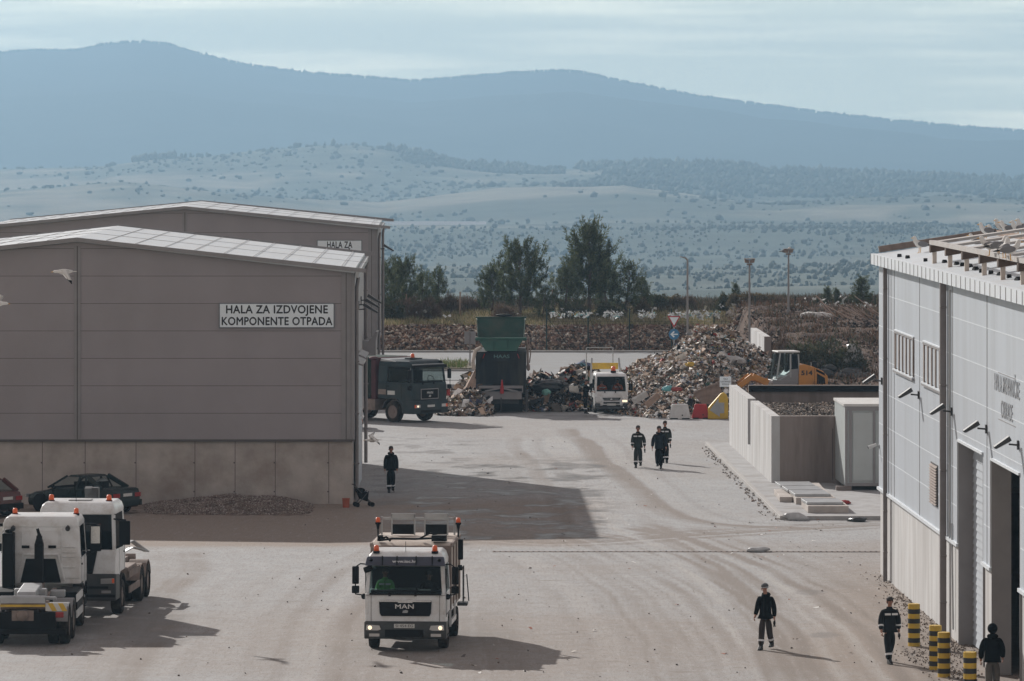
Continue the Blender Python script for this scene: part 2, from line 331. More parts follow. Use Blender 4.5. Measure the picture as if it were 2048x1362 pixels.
# ------------------------------------------------------------ ground: terrain sheet to the horizon
def poly_y(pts, x):
    p = np.array(pts, float); return np.interp(x, p[:, 0], p[:, 1])
MT = [(-900,150),(-300,135),(0,108),(60,103),(150,104),(200,93),(270,86),(330,90),(400,110),(460,126),(500,134),(580,145),(650,152),(740,158),(820,165),(900,159),(1000,150),(1100,143),(1160,146),(1250,166),(1330,183),(1400,195),(1600,222),(1750,240),(1900,254),(2048,264),(2600,300),(3200,320)]
RG = [(-900,350),(0,338),(200,333),(300,320),(420,312),(520,301),(640,291),(720,290),(800,303),(880,316),(950,330),(1000,337),(1100,340),(1200,334),(1330,329),(1450,333),(1600,346),(1800,352),(2048,366),(3200,390)]
RN = [(-900,430),(0,385),(250,368),(500,392),(760,405),(1000,380),(1250,372),(1400,392),(1550,410),(1700,402),(1900,398),(2048,405),(3200,430)]
def bankh(X, Y):
    r = ss(13.9, 15.4, X + .25*fbm(X, Y, 3, 5)); rr = np.interp(Y, [249, 252, 262, 275, 300, 325, 345], [0, .8, 1.6, 2.15, 2.8, 2.7, 2.4])
    ll = np.interp(Y, [326, 327, 329.5, 334, 345, 352], [0, .55, 1.45, 1.65, 2.15, 2.2])
    return np.maximum(ll, rr*r)
def terr(X, Y):
    px = 1024 + X/Y*FOC
    near = bankh(X, Y)*(1-ss(352, 400, Y)) + ss(352, 400, Y)*(-6) - ss(380, 1100, Y)*36
    n1 = fbm(X, Y, 460, 11)
    prof = []
    for y0, pyv in ((1500, 600), (2300, 562), (3200, 500), (4000, 462)):
        prof.append((y0, CH-(pyv-HZ)*y0/FOC + 0*X))
    zr = CH-(poly_y(RN, px)-HZ)*4800/FOC; prof.append((4800, zr)); prof.append((5100, zr-7))
    zg = CH-(poly_y(RG, px)-HZ)*6200/FOC; prof.append((6200, zg)); prof.append((6700, zg-28)); prof.append((8000, zg-40))
    zm = CH-(poly_y(MT, px)-HZ)*12000/FOC; prof.append((9600, zm*.45-15)); prof.append((12000, zm)); prof.append((12700, zm-70))
    z = near
    ys = [1100]+[p[0] for p in prof]; zs = [-44+0*X]+[p[1] for p in prof]
    far = np.zeros_like(X) + zs[0]
    for i in range(len(ys)-1):
        a, b = ys[i], ys[i+1]; w = (Y > a) & (Y <= b); t = np.clip((Y-a)/(b-a), 0, 1); t = t*t*(3-2*t) if i not in (5, 8) else t
        far = np.where(w, zs[i]*(1-t)+zs[i+1]*t, far)
    far = np.where(Y > ys[-1], zs[-1], far)
    far = far + n1*6.5*ss(1100, 2000, Y)*(1-.9*np.exp(-((Y-6200)/260)**2))*(1-.9*ss(9800, 11500, Y))
    far = far + 26*fbm(X+Y*.35, Y, 900, 77, 5)*ss(8200, 9600, Y)*(1-ss(11000, 11900, Y))
    return np.where(Y < 1100, z, far) 
rows = np.concatenate([np.arange(60, 326, 19), np.arange(326, 352, .75), np.arange(352, 420, 6), np.geomspace(425, 12900, 300)])
u = np.linspace(-1, 1, 420)
YY, UU = np.meshgrid(rows, u, indexing='ij'); XX = UU*(70 + .17*YY)
ZZ = terr(XX, YY); ZZ = np.where(YY < 326, -.15, ZZ)
rock = (YY > 326) & (YY < 329.9)
ZZ = ZZ + np.where(rock, .16*fbm(XX, YY, .9, 3), 0) + np.where((YY >= 330) & (YY < 400), .12*fbm(XX, YY, 2.5, 4), 0)
far = YY > 700
tan = np.array([.235, .215, .175]); scr = np.array([.10, .115, .095]); grass = np.array([.19, .155, .09]); soil = np.array([.10, .065, .05])
n = (fbm(XX, YY, 330, 21)+.6*fbm(XX, YY, 60, 22))
k = ss(-.45, .65, n)[..., None]
cfar = tan*k + scr*(1-k)
PXg = 1024+XX/YY*FOC; jit = 260*fbm(XX, YY, 380, 71)+90*fbm(XX, YY, 90, 72)
wood = np.maximum(ss(1130, 1240, PXg+jit*.25)*ss(5050, 5400, YY+jit)*(1-ss(6400, 6700, YY)), ss(740, 800, PXg)*(1-ss(1080, 1150, PXg))*ss(5500, 5850, YY+jit)*(1-ss(6400, 6700, YY)))
wood = np.maximum(wood, .8*ss(.25, .6, fbm(XX, YY, 520, 73))*ss(3900, 4300, YY)*(1-ss(5000, 5300, YY)))
wood = np.maximum(wood, np.maximum(ss(-.25, .35, fbm(XX, YY, 420, 74)+.5*fbm(XX, YY, 120, 75)), .85*(1-ss(1500, 2300, YY)))*ss(600, 700, YY)*(1-ss(3800, 4200, YY)))[..., None]
cfar = cfar*(1-wood)+np.array([.055, .07, .055])*wood
k2 = ss(6700, 7600, YY)[..., None]; cfar = cfar*(1-k2) + np.array([.03, .035, .035])*k2
k3 = (ss(900, 1200, YY)*(1-ss(3000, 4200, YY)))[..., None]; cfar = cfar*(1-.6*k3)+scr*.6*k3
cn = np.where(rock[..., None], np.array([.11, .06, .042]), grass)
cn = np.where((XX > 13.2)[..., None]*np.ones(3, bool), np.array([.06, .042, .033]), cn)
colr = np.where(far[..., None], cfar, cn)
nr, nc = XX.shape; idx = np.arange(nr*nc).reshape(nr, nc)
F = np.stack([idx[:-1, :-1], idx[:-1, 1:], idx[1:, 1:], idx[1:, :-1]], -1).reshape(-1, 4)
tag(np_mesh('terrain', np.stack([XX, YY, ZZ], -1), F, colr.reshape(-1, 3), VCF, smooth=True), kind='structure')

# soil bank right of the yard (fine grid)
xs = np.arange(13.4, 60, .3); ysb = np.arange(248.5, 352, .3)
XX, YY = np.meshgrid(xs, ysb); Z = bankh(XX, YY) + .22*fbm(XX, YY, 1.6, 31)*ss(249, 254, YY) + .02
Z = np.where(XX < 13.8, -.1, Z)
kk = ss(-.5, .6, fbm(XX, YY, 2.2, 33))[..., None]; cc = np.array([.055, .028, .019])*kk + np.array([.10, .062, .043])*(1-kk)
idx = np.arange(XX.size).reshape(XX.shape); F = np.stack([idx[:-1, :-1], idx[:-1, 1:], idx[1:, 1:], idx[1:, :-1]], -1).reshape(-1, 4)
tag(np_mesh('soil_bank', np.stack([XX, YY, Z], -1), F, cc.reshape(-1, 3), VCS, smooth=True), kind='structure')

# ------------------------------------------------------------ concrete yard
def seg_d(X, Y, a, b):
    ax, ay = a[:2]; bx, by = b[:2]; dx, dy = bx-ax, by-ay; t = np.clip(((X-ax)*dx+(Y-ay)*dy)/(dx*dx+dy*dy), 0, 1)
    return np.hypot(X-ax-t*dx, (Y-ay-t*dy))
xs = np.arange(-26, 24, .125); ysb = np.arange(112, 326.1, .3)
XX, YY = np.meshgrid(xs, ysb); PX = 1024+XX/YY*FOC; PY = HZ+CH/YY*FOC
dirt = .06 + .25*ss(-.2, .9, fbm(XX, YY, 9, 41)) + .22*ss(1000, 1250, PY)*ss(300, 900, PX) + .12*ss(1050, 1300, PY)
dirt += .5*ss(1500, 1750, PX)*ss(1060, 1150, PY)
fam = [([(1180,1058),(1290,1078),(1420,1128),(1540,1200),(1640,1282),(1725,1385)], 3.0, 1.0), ([(1110,1115),(1215,1200),(1290,1290),(1335,1385)], 2.0, .6), ([(860,1062),(1100,1085),(1400,1068),(1762,1048)], 1.8, .8),
 ([(830,1097),(725,1150),(650,1235),(600,1385)], 2.4, .6), ([(1075,880),(1130,960),(1205,1050)], 2.0, .55), ([(1165,860),(1290,960),(1420,1036),(1600,1052)], 1.6, .7), ([(985,1200),(1005,1385)], 1.4, .5), ([(380,1112),(330,1200),(240,1385)], 1.8, .45), ([(1300,1060),(1450,1150),(1560,1290),(1600,1385)], 1.6, .6)]
trk = np.zeros_like(XX)      # streaky wheel paths: brown where mud was dragged, pale where tyres cleaned the concrete
for k_, (ply, wd_, am_) in enumerate(fam):
    q = [G(*p) for p in ply]; qs = []
    for a_ in range(len(q)-1):
        p0, p1, p2, p3 = q[max(0, a_-1)], q[a_], q[a_+1], q[min(len(q)-1, a_+2)]
        for t_ in np.linspace(0, 1, 6, endpoint=False): qs.append(.5*((2*p1)+(p2-p0)*t_+(2*p0-5*p1+4*p2-p3)*t_**2+(3*p1-p0-3*p2+p3)*t_**3))
    qs.append(q[-1]); best = np.full(XX.shape, 99.); sg = np.zeros_like(XX)
    for a_, b_ in zip(qs, qs[1:]):
        dx, dy = b_.x-a_.x, b_.y-a_.y; L2 = dx*dx+dy*dy; t_ = ((XX-a_.x)*dx+(YY-a_.y)*dy)/L2; tc_ = np.clip(t_, 0, 1)
        dd_ = np.hypot(XX-a_.x-tc_*dx, YY-a_.y-tc_*dy); cr_ = ((XX-a_.x)*dy-(YY-a_.y)*dx)/math.sqrt(L2); w_ = dd_ < best; best = np.where(w_, dd_, best); sg = np.where(w_, cr_, sg)
    sgn = sg + .25*fbm(XX, YY, 9, 500+k_)
    n1_ = vnoise(sgn*1.0, sgn*0+3.3*k_, .55, 600+k_)+.8*vnoise(sgn, sgn*0+1.7*k_, .2, 640+k_)+.25
    trk += am_*n1_*np.exp(-(best/wd_)**2)*(.75+.35*fbm(XX, YY, 4, 620+k_))
trk = np.clip(trk*1.35, -1, 1)
dirt = np.clip(dirt + .7*(1-ss(1085, 1100, PY))*ss(985, 1010, PY)*(1-ss(1120, 1230, PX)) + .5*(1-ss(640, 760, PX))*(1-ss(1085, 1100, PY)), 0, 1)  # warm shade tone painted into the mask, following the hall's cast shadow
nw = fbm(XX, YY*.8, 1.1, 61)
wet = ss(-.1, .5, nw)*ss(760, 840, PX)*(1-ss(1180, 1260, PX))*ss(905, 935, PY)*(1-ss(1085, 1098, PY))
wet = np.maximum(wet, .9*ss(0, .6, nw+.35)*ss(1045, 1075, PX)*(1-ss(1230, 1310, PX))*ss(806, 815, PY)*(1-ss(832, 842, PY)))
wet = np.maximum(wet, .7*ss(.1, .5, nw)*ss(735, 760, PX)*(1-ss(900, 1000, PX))*ss(850, 900, PY)*(1-ss(1000, 1060, PY)))
for (cx, cy, rx, ry, a) in ((220,1235,170,45,.55), (330,1275,90,18,.6), (900,1250,150,40,.3), (1620,1185,30,5,.5), (1650,1270,40,6,.5)):
    wet = np.maximum(wet, a*(1-ss(.6, 1.1, np.hypot((PX-cx)/rx, (PY-cy)/ry)+.35*nw)))
Z = np.full(XX.shape, 0.0) + .004*fbm(XX, YY, 7, 71)
idx = np.arange(XX.size).reshape(XX.shape); F = np.stack([idx[:-1, :-1], idx[:-1, 1:], idx[1:, 1:], idx[1:, :-1]], -1).reshape(-1, 4)
ym = bpy.data.materials.new('yard_concrete'); ym.use_nodes = True; t = ym.node_tree; N = t.nodes; L = t.links; b = N['Principled BSDF']
a = N.new('ShaderNodeAttribute'); a.attribute_name = 'Col'; sp = N.new('ShaderNodeSeparateColor'); L.new(a.outputs['Color'], sp.inputs[0])
co = N.new('ShaderNodeTexCoord')
def noise(scale, det=6, rough=.6, vs=None):
    q = N.new('ShaderNodeTexNoise'); q.inputs['Scale'].default_value = scale; q.inputs['Detail'].default_value = det; q.inputs['Roughness'].default_value = rough
    if vs:
        m_ = N.new('ShaderNodeMapping'); m_.inputs['Scale'].default_value = vs; L.new(co.outputs['Object'], m_.inputs[0]); L.new(m_.outputs[0], q.inputs['Vector'])
    else: L.new(co.outputs['Object'], q.inputs['Vector'])
    return q
def mrange(src, a0, a1, b0, b1):
    q = N.new('ShaderNodeMapRange'); q.inputs[1].default_value = a0; q.inputs[2].default_value = a1; q.inputs[3].default_value = b0; q.inputs[4].default_value = b1; L.new(src, q.inputs[0]); return q.outputs[0]
def mth(op, x, y):
    q = N.new('ShaderNodeMath'); q.operation = op; q.use_clamp = True
    for i, z in enumerate((x, y)):
        if isinstance(z, (int, float)): q.inputs[i].default_value = z
        else: L.new(z, q.inputs[i])
    return q.outputs[0]
def mixc(f, x, y):
    q = N.new('ShaderNodeMix'); q.data_type = 'RGBA'
    if isinstance(f, (int, float)): q.inputs[0].default_value = f
    else: L.new(f, q.inputs[0])
    for i, z in ((6, x), (7, y)):
        if isinstance(z, tuple): q.inputs[i].default_value = z + (1,)
        else: L.new(z, q.inputs[i])
    return q.outputs[2]
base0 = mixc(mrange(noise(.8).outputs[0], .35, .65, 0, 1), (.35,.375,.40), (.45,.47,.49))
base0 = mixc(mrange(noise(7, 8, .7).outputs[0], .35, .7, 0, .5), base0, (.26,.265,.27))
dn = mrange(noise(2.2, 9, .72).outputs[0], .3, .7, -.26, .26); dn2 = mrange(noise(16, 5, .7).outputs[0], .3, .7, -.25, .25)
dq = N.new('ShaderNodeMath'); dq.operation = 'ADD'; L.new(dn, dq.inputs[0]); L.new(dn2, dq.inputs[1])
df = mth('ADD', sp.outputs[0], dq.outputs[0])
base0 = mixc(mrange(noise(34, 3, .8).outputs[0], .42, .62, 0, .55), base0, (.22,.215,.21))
colq = mixc(df, base0, (.245,.192,.155))  # brown of real dirt, and of the shade painted inside the hall's shadow
tb = mth('MULTIPLY', mrange(sp.outputs[2], .5, .95, 0, 1), mrange(noise(22, 6, .8, (1, .7, 1)).outputs[0], .38, .6, .35, 1.15)); colq = mixc(tb, colq, (.15,.112,.086))
colq = mixc(mrange(sp.outputs[2], .47, .1, 0, .7), colq, (.41,.39,.37))
colq = mixc(mrange(noise(1.0, 6, .8, (11, 1.1, 1)).outputs[0], .50, .68, 0, .6), colq, (.17,.135,.11))
colq = mixc(mrange(noise(1.0, 5, .8, (5, .5, 1)).outputs[0], .56, .72, 0, .45), colq, (.45,.44,.43))
colq = mixc(mrange(noise(26, 4, .75).outputs[0], .50, .64, 0, .75), colq, (.15,.125,.108))
colq = mixc(mrange(noise(5.5, 2, .5).outputs[0], .66, .70, 0, .7), colq, (.11,.085,.07))     # scattered clods
colq = mixc(mrange(noise(1.3, 3, .5, (.4, 1, 1)).outputs[0], .66, .74, 0, .5), colq, (.17,.135,.11))
wf = mth('MULTIPLY', sp.outputs[1], mrange(noise(1.5, 5, .6, (.8, 1, 1)).outputs[0], .35, .55, .25, 1))
colq = mixc(wf, colq, (.07,.058,.05))
L.new(colq, b.inputs['Base Color']); L.new(mrange(wf, .05, 1.0, .85, .38), b.inputs['Roughness'])
bp = N.new('ShaderNodeBump'); bp.inputs['Strength'].default_value = .5; bp.inputs['Distance'].default_value = .02; L.new(noise(9, 8, .7).outputs[0], bp.inputs['Height']); L.new(bp.outputs[0], b.inputs['Normal'])
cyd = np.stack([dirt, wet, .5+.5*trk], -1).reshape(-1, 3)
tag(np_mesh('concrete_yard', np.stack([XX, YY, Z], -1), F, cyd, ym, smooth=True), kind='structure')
mb = MB(); a_, b_ = G(985,1104), G(1765,1104); mb.box(a_.x, b_.x, a_.y-.09, a_.y+.09, .004, .02)
gr = mb.build('drain_channel', M['dusty'])
mb = MB()
for i in range(70): mb.box(a_.x+.05+i*(b_.x-a_.x-.1)/70, a_.x+.1+i*(b_.x-a_.x-.1)/70, a_.y-.07, a_.y+.07, .021, .026)
tag(gr, 'long slotted drain grating across the yard in front of the hall shadow', 'drain'); mb.build('drain_slots', M['black'], gr)

# ------------------------------------------------------------ pavement, far road strip, grass island
def sheet(name, pts, m, z=None, kind='structure', th=.05):
    mb = MB(); pts = [(p[0], p[1]) for p in pts]; z = z or 0; mb.prismz(pts, z-th, z); o = mb.build(name, m); tag(o, kind=kind); return o
Kf = G(1410, 890); Kn = G(1560, 1040); th_ = .0244
pav_m = mat('pavement_concrete', (.36,.36,.365), .9, var=.12, dirt=(.2,.17,.15), dsc=.8, damt=.6, bump=.3)
sheet('pavement', [(Kn.x+.18, Kn.y+.18), (24, Kn.y+.18), (24, 226.6), (Kf.x+.18, 226.6)], pav_m, .13, th=.2)
mb = MB(); mb.prismz([(Kn.x, Kn.y), (Kn.x+.177, Kn.y+.177), (Kf.x+.177, 226.6), (Kf.x, 226.8)], -.02, .15)
mb.prismz([(Kn.x+.003, Kn.y), (24, Kn.y), (24, Kn.y+.177), (Kn.x+.18, Kn.y+.177)], -.02, .148)
tag(mb.build('kerb', M['kerb'], bevel=.02), kind='structure')
# far asphalt road and its kerb
asph = mat('pale_asphalt', (.24,.25,.26), .9, var=.12, dirt=(.18,.16,.14), dsc=.5, damt=.5, bump=.2)
sheet('far_road', [(-30, 286), (13.6, 286), (13.6, 322), (-30, 322)], asph, .03, th=.05)
mb = MB(); mb.box(-30, 13.6, 322, 322.35, 0, .16); tag(mb.build('road_kerb', M['kerb']), kind='structure')
isl = [(-9, 296.5), (-2.6, 296.5), (-1.9, 299), (-2.6, 305), (-9, 306)]
mb = MB(); mb.prismz(isl, 0, .14); tag(mb.build('kerbed_island', M['kerb']), kind='structure')
mb = MB(); mb.prismz([(x*.985-.05, y+(.25 if y < 300 else -.25)) for x, y in isl], .1, .2); tag(mb.build('island_soil', mat('island_soil', (.14,.12,.08), .95, var=.3, sc=3, bump=.5)), kind='structure')
def grasspatch(name, n, fx, lab=None, L0=.3, cols=((.2,.17,.09),(.13,.14,.06),(.26,.22,.13)), wd=.03, kind='stuff'):
    c = fx(n); c = c[:n]; d = rng.normal(scale=.35, size=(len(c), 3)); d[:, 2] = 1
    v, f, cc = blades(c, d, rng.uniform(.5, 1.3, len(c))*L0, wd, pal(len(c), cols))
    return tag(np_mesh(name, v, f, cc, VCT), lab, kind=kind)
def isle(n):
    x = rng.uniform(-9, -2.7, n); y = rng.uniform(297, 305, n); k = fbm(x, y, 1.6, 90) > -.1; x, y = x[k], y[k]; return np.stack([x, y, np.full(len(x), .18)], 1)
grasspatch('island_grass', 4000, isle, L0=.34, cols=((.24,.22,.12),(.10,.15,.04),(.12,.17,.05)))

# ------------------------------------------------------------ halls
def seams_and_base(root, X0, X1, Y, zc, ze, zr, xr, first, th):
    """front gable facing the camera: X0..X1, eaves height ze, ridge at (xr, zr)"""
    pass
def hall(Yf, Yb, Xr, Xri, half, zc, ze, zr, label, vp, name='industrial_hall'):
    t = (884-1024)/FOC if vp is None else (vp-1024)/FOC
    root = empty(name, (Xri, Yf, 0), 0, label, 'building'); xl = Xri-half; ox = Xri
    def X(x, y): return x - ox + t*(y)            # y measured from the facade
    D = Yb-Yf
    mb = MB(); mb.hexa([(X(xl,0),0,0),(X(Xr,0),0,0),(X(Xr,0),0,zc),(X(xl,0),0,zc)], [(X(xl,D),D,0),(X(Xr,D),D,0),(X(Xr,D),D,zc),(X(xl,D),D,zc)])
    # vertical joints and tie holes of the plinth
    mb.mi = 1; x = Xr-.9; k = 0
    steps = [2.0, 1.5, 1.5, 2.2, 1.9, 1.6, 1.9, 1.1, .85, 1.9, 1.6, 1.4]
    while x > xl+1:
        mb.box(X(x,0)-.012, X(x,0)+.012, -.004, .02, .02, zc-.05)
        for z in (.45, 1.55): mb.box(X(x,0)-.06, X(x,0)-.01, -.006, .02, z, z+.05)
        x -= steps[k % len(steps)]*1.02; k += 1
    base = mb.build('concrete_plinth', [M['conc'], M['seam']], root)
    o_ = .06
    gab = [(xl-o_, zc+.003), (Xr+o_, zc+.003), (Xr+o_, ze), (Xri, zr), (xl-o_, ze)]
    mb = MB(); n = 5; vs = [(X(a,0), -o_, b) for a, b in gab] + [(X(a,D), D, b) for a, b in gab]
    mb.add(vs, [tuple(range(n)), tuple(range(2*n-1, n-1, -1))] + [(i, n+i, n+(i+1) % n, (i+1) % n) for i in range(n)])
    wall = mb.build('panel_wall', M['panel'], root)
    mb = MB(); z = zc+1.045
    while z < zr-.1:
        w = half if z <= ze else half*(zr-z)/(zr-ze)
        for s0, s1 in ((-w, -.13), (.13, min(w, Xr-Xri-.42))):
            if s1 > s0: mb.box(X(Xri,0)+s0, X(Xri,0)+s1, -o_-.004, -o_+.02, z-.009, z+.009)
        z += 1.045
    mb.build('horizontal_joints', M['seam'], wall)
    mb = MB(); mb.box(X(Xri,0)-.13, X(Xri,0)+.13, -o_-.03, -o_, zc+.05, zr-.15); mb.box(X(Xr,0)-.42, X(Xr,0)-.06, -o_-.03, -o_, zc+.05, ze+.02)
    mb.box(X(Xr,0)-.04, X(Xr,0)+.09, -o_-.04, .25, zc+.06, ze-.02)
    mb.each('cover_strip', M['trim'], wall)
    mb = MB(); mb.box(X(xl,0)-.1, X(Xr,0)+.1, -o_-.05, -o_-.001, zc-.04, zc+.05); mb.box(X(Xri,0)-.02, X(Xri,0)+.02, -o_-.035, -o_-.028, zc+.05, zr-.15)
    mb.box(X(Xr,0)-.25, X(Xr,0)-.22, -o_-.035, -o_-.028, zc+.05, ze)
    mb.build('drip_flashing', M['trimd'], wall)
    # roof
    ov, oh = .35, .10; sl_ = (zr-ze)/half
    def roofline(a): return [(xl-oh, ze-sl_*oh+a), (Xri, zr+a), (Xr+oh, ze-sl_*oh+a)]
    lo = roofline(.02); hi = roofline(.19)
    mb = MB(); pr = lo + hi[::-1]
    for q in (((0,1,4,5)), ((1,2,3,4))):
        a_ = [(X(pr[i][0], -ov), -ov, pr[i][1]) for i in q]; b_ = [(X(pr[i][0], D+ov), D+ov, pr[i][1]) for i in q]; mb.hexa(a_, b_)
    roof = mb.build('roof', M['roofw'], root)
    mb = MB()
    for s_ in (-1, 1):
        k = 1
        while k*1.12 < half:
            xx = Xri+s_*k*1.12; z = zr-sl_*k*1.12+.192
            mb.hexa([(X(xx,-ov)-.012,-ov,z),(X(xx,-ov)+.012,-ov,z),(X(xx,-ov)+.012,-ov,z+.012),(X(xx,-ov)-.012,-ov,z+.012)], [(X(xx,D)-.012,D+ov,z),(X(xx,D)+.012,D+ov,z),(X(xx,D)+.012,D+ov,z+.012),(X(xx,D)-.012,D+ov,z+.012)]); k += 1
        for fr in (.33, .66):
            p0 = (X(Xri, D*fr), D*fr, zr+.20); p1 = (X(Xri+s_*half, D*fr), D*fr, ze+.20); mb.bar(p0, p1, .03, .012)
    mb.build('roof_seams', M['trim'], roof)
    mb = MB()
    for s_ in (-1, 1):
        for yy, zz in ((-ov-.03, 0), (D+ov+.03, .06)):
            mb.bar((X(Xri, yy), yy, zr+.11+zz), (X(Xri+s_*(half+oh), yy), yy, ze-sl_*oh+.11+zz), .05, .15)
    mb.each('verge_trim', M['trim'], roof)
    # gutter and downpipes along the right eaves
    gx = Xr+oh+.02
    mb = MB(); mb.hexa([(X(gx,-ov),-ov,ze-.17),(X(gx,-ov)+.12,-ov,ze-.17),(X(gx,-ov)+.15,-ov,ze+.06),(X(gx,-ov),-ov,ze+.06)], [(X(gx,D),D,ze-.17),(X(gx,D)+.12,D,ze-.17),(X(gx,D)+.15,D,ze+.06),(X(gx,D),D,ze+.06)])
    mb.build('gutter', M['steel'], roof)
    for yy in (.35, D-.3):
        mb = MB(); x = X(Xr, yy)+.16; mb.cyl((x, yy, .05), (x, yy, ze-.55), .075, n=10); mb.cyl((x, yy, ze-.56), (X(gx, yy)+.1, yy, ze-.16), .07, n=8)
        for z in (1.5, 3.4, 5.4, 7.4): mb.box(x-.1, x+.1, yy-.09, yy+.09, z, z+.05)
        mb.build('downpipe', M['pipe'], root)
    return root, X, t
LABH = 'front grey gabled hall with the IZDVOJENE KOMPONENTE OTPADA sign, nearest on the left'
YF = 190.5
h1, X1, t1 = hall(YF, 214.0, -6.08, (155-1024)*YF/FOC, 10.9, 2.42, 8.80, 9.98, LABH, 884)
Y2 = 270.3
h2, X2, t2 = hall(Y2, 289.0, (752-1024)*Y2/FOC, (370-1024)*Y2/FOC, 11.0, 2.5, 8.95, 10.02, 'rear grey gabled hall rising behind the roof of the front hall', 884)
# front hall name board
def board(parent, px0, px1, py0, py1, Y, lines, size, root, X0, sx=1.0, dz=0):
    a_ = P(px0, py0, Y); b_ = P(px1, py1, Y); cx = (a_.x+b_.x)/2-root.location.x; w = (b_.x-a_.x)/2; cz = (a_.z+b_.z)/2; h = (a_.z-b_.z)/2
    mb = MB(); mb.box(cx-w, cx+w, -.13, -.09, cz-h, cz+h); bd = mb.build('border', M['signb'])
    mb = MB(); mb.box(cx-w+.035, cx+w-.035, -.14, -.131, cz-h+.035, cz+h-.035); s_ = mb.build('name_board', M['sign'], parent); bd.parent = s_
    for i, l in enumerate(lines): text('lettering', l, size, M['ink'], s_, (cx, -.143, cz+h*(.46-.94*i)), (R(90), 0, 0), fit=sx[i], space=1.06, dbl=.011)
    return s_
board(h1, 438, 669, 606, 656, YF-.1, ['HALA ZA IZDVOJENE', 'KOMPONENTE OTPADA'], .43, h1, X1, sx=(3.86,4.2))
s2 = board(h2, 634, 724, 480, 518, Y2-.1, ['HALA ZA', 'MEHANIČKI'], .50, h2, X2, sx=(1.35,1.95))
# side wall details of the front hall: door recess strips, canopies, hopper box
mb = MB()
for y0, y1, z1 in ((2.5, 6.5, 5.2), (9, 13, 5.2)):
    x = X1(-6.08, y0); mb.box(x+.065, x+.10, y0, y1, .05, z1)
mb.each('roller_door', M['wpanel'], h1)
mb = MB()
for y0, y1, z1 in ((2.2, 6.8, 5.25), (8.7, 13.3, 5.25)):
    x = X1(-6.08, y0); mb.hexa([(x+.07,y0,z1),(x+.36,y0,z1-.10),(x+.36,y0,z1-.04),(x+.07,y0,z1+.08)], [(x+.07,y1,z1),(x+.36,y1,z1-.10),(x+.36,y1,z1-.04),(x+.07,y1,z1+.08)])
mb.each('door_canopy', M['trim'], h1)
mb = MB(); x = X1(-6.08, 21); mb.box(x+.07, x+.62, 20.6, 22.4, 4.75, 5.35); mb.hexa([(x+.3,20.6,5.35),(x+.62,20.6,5.35),(x+.70,20.6,5.75),(x+.62,20.6,5.75)], [(x+.3,22.4,5.35),(x+.62,22.4,5.35),(x+.70,22.4,5.75),(x+.62,22.4,5.75)])
mb.build('extractor_box', M['trim'], h1)
def floodlight(parent_name, loc, rz, label, size=1.0, group='floodlights along the hall walls'):
    r_ = empty('floodlight', loc, rz, label, 'floodlight', group)      # +x points away from the wall
    mb = MB(); mb.box(0, .04, -.09*size, .09*size, -.16*size, .16*size); mb.bar((.04,0,0), (.34*size,0,.02), .045); mb.build('bracket', M['steeld'], r_)
    mb = MB(); mb.T = Matrix.Translation((.55*size, 0, .05)) @ Matrix.Rotation(R(28), 4, 'Y'); mb.hexa([(-.3*size,-.22*size,-.04),(.34*size,-.2*size,-.03),(.34*size,-.2*size,.03),(-.3*size,-.22*size,.09)], [(-.3*size,.22*size,-.04),(.34*size,.2*size,-.03),(.34*size,.2*size,.03),(-.3*size,.22*size,.09)])
    mb.build('lamp_housing', M['steeld'], r_, bevel=.01)
    mb = MB(); mb.T = Matrix.Translation((.55*size, 0, .05)) @ Matrix.Rotation(R(28), 4, 'Y'); mb.box(-.22*size, .3*size, -.17*size, .17*size, -.05, -.041); mb.build('lens', M['steel'], r_)
    return r_
for yy, lab in ((4.5, 'nearest floodlight on the side wall of the front grey hall'), (10.0, 'middle floodlight on the side wall of the front grey hall'), (15.5, 'farthest floodlight on the side wall of the front grey hall')):
    floodlight('', (h1.location.x+X1(-6.08, yy)+.06, YF+yy, 7.25), 0, lab)
floodlight('', (h2.location.x+X2((752-1024)*Y2/FOC, 6)+.06, Y2+6, 7.75), 0, 'floodlight high on the corner of the rear grey hall')

# ------------------------------------------------------------ right hall (white panels), facade faces -X
RT = .0244
def RX(Y, out=0.0): return 11.82 + RT*(160.4-Y) - out
def RY(px): return 157340/(px-780)
rh = empty('industrial_hall', (RX(160.4), 160.4, 0), 0, 'white panelled hall on the right with gulls and rails on its roof', 'building')
ang = math.atan(RT)
rh.rotation_euler = (0, 0, ang)     # local: -y toward camera along wall, +x into the hall
def LY(px): return (RY(px)-160.4)*math.sqrt(1+RT*RT)
zc, ze = 2.76, 10.05; LEN = 50; WID = 14
d1a, d1b, d2a, d2b = LY(1921), LY(1970), LY(1987.5), LY(2044); dh1, dh2 = 5.62, 5.6
rect = lambda mb, x, y0, y1, z0, z1, d=.3: mb.box(x, x+d, y0, y1, z0, z1)
mb = MB()
for y0, y1 in ((d1a, 0), (d2a, d1b), (-LEN, d2b)): rect(mb, 0, y0, y1, 0, zc, .45)
mb.box(.45, WID, -.4, -.02, 0, zc)
mb.build('concrete_plinth', M['concl'], rh)
mb = MB()
for y0, y1 in ((d1a, 0), (d2a, d1b), (-LEN, d2b)): rect(mb, -.05, y0, y1, zc+.003, dh1 if y0 > -45 else ze, .40)
rect(mb, -.05, d2b, 0, dh1+.001, ze, .40); mb.box(.41, WID, -.35, -.05, zc+.003, ze-.02)
rwall = mb.build('panel_wall', M['wpanel'], rh)
mb = MB()   # drip ledge
for y0, y1 in ((d1a, 0), (d2a, d1b), (-LEN, d2b)): rect(mb, -.12, y0+.01, y1, zc-.05, zc+.04, .07)
mb.build('drip_flashing', M['seaml'], rwall)
mb = MB(); z = zc+1.04
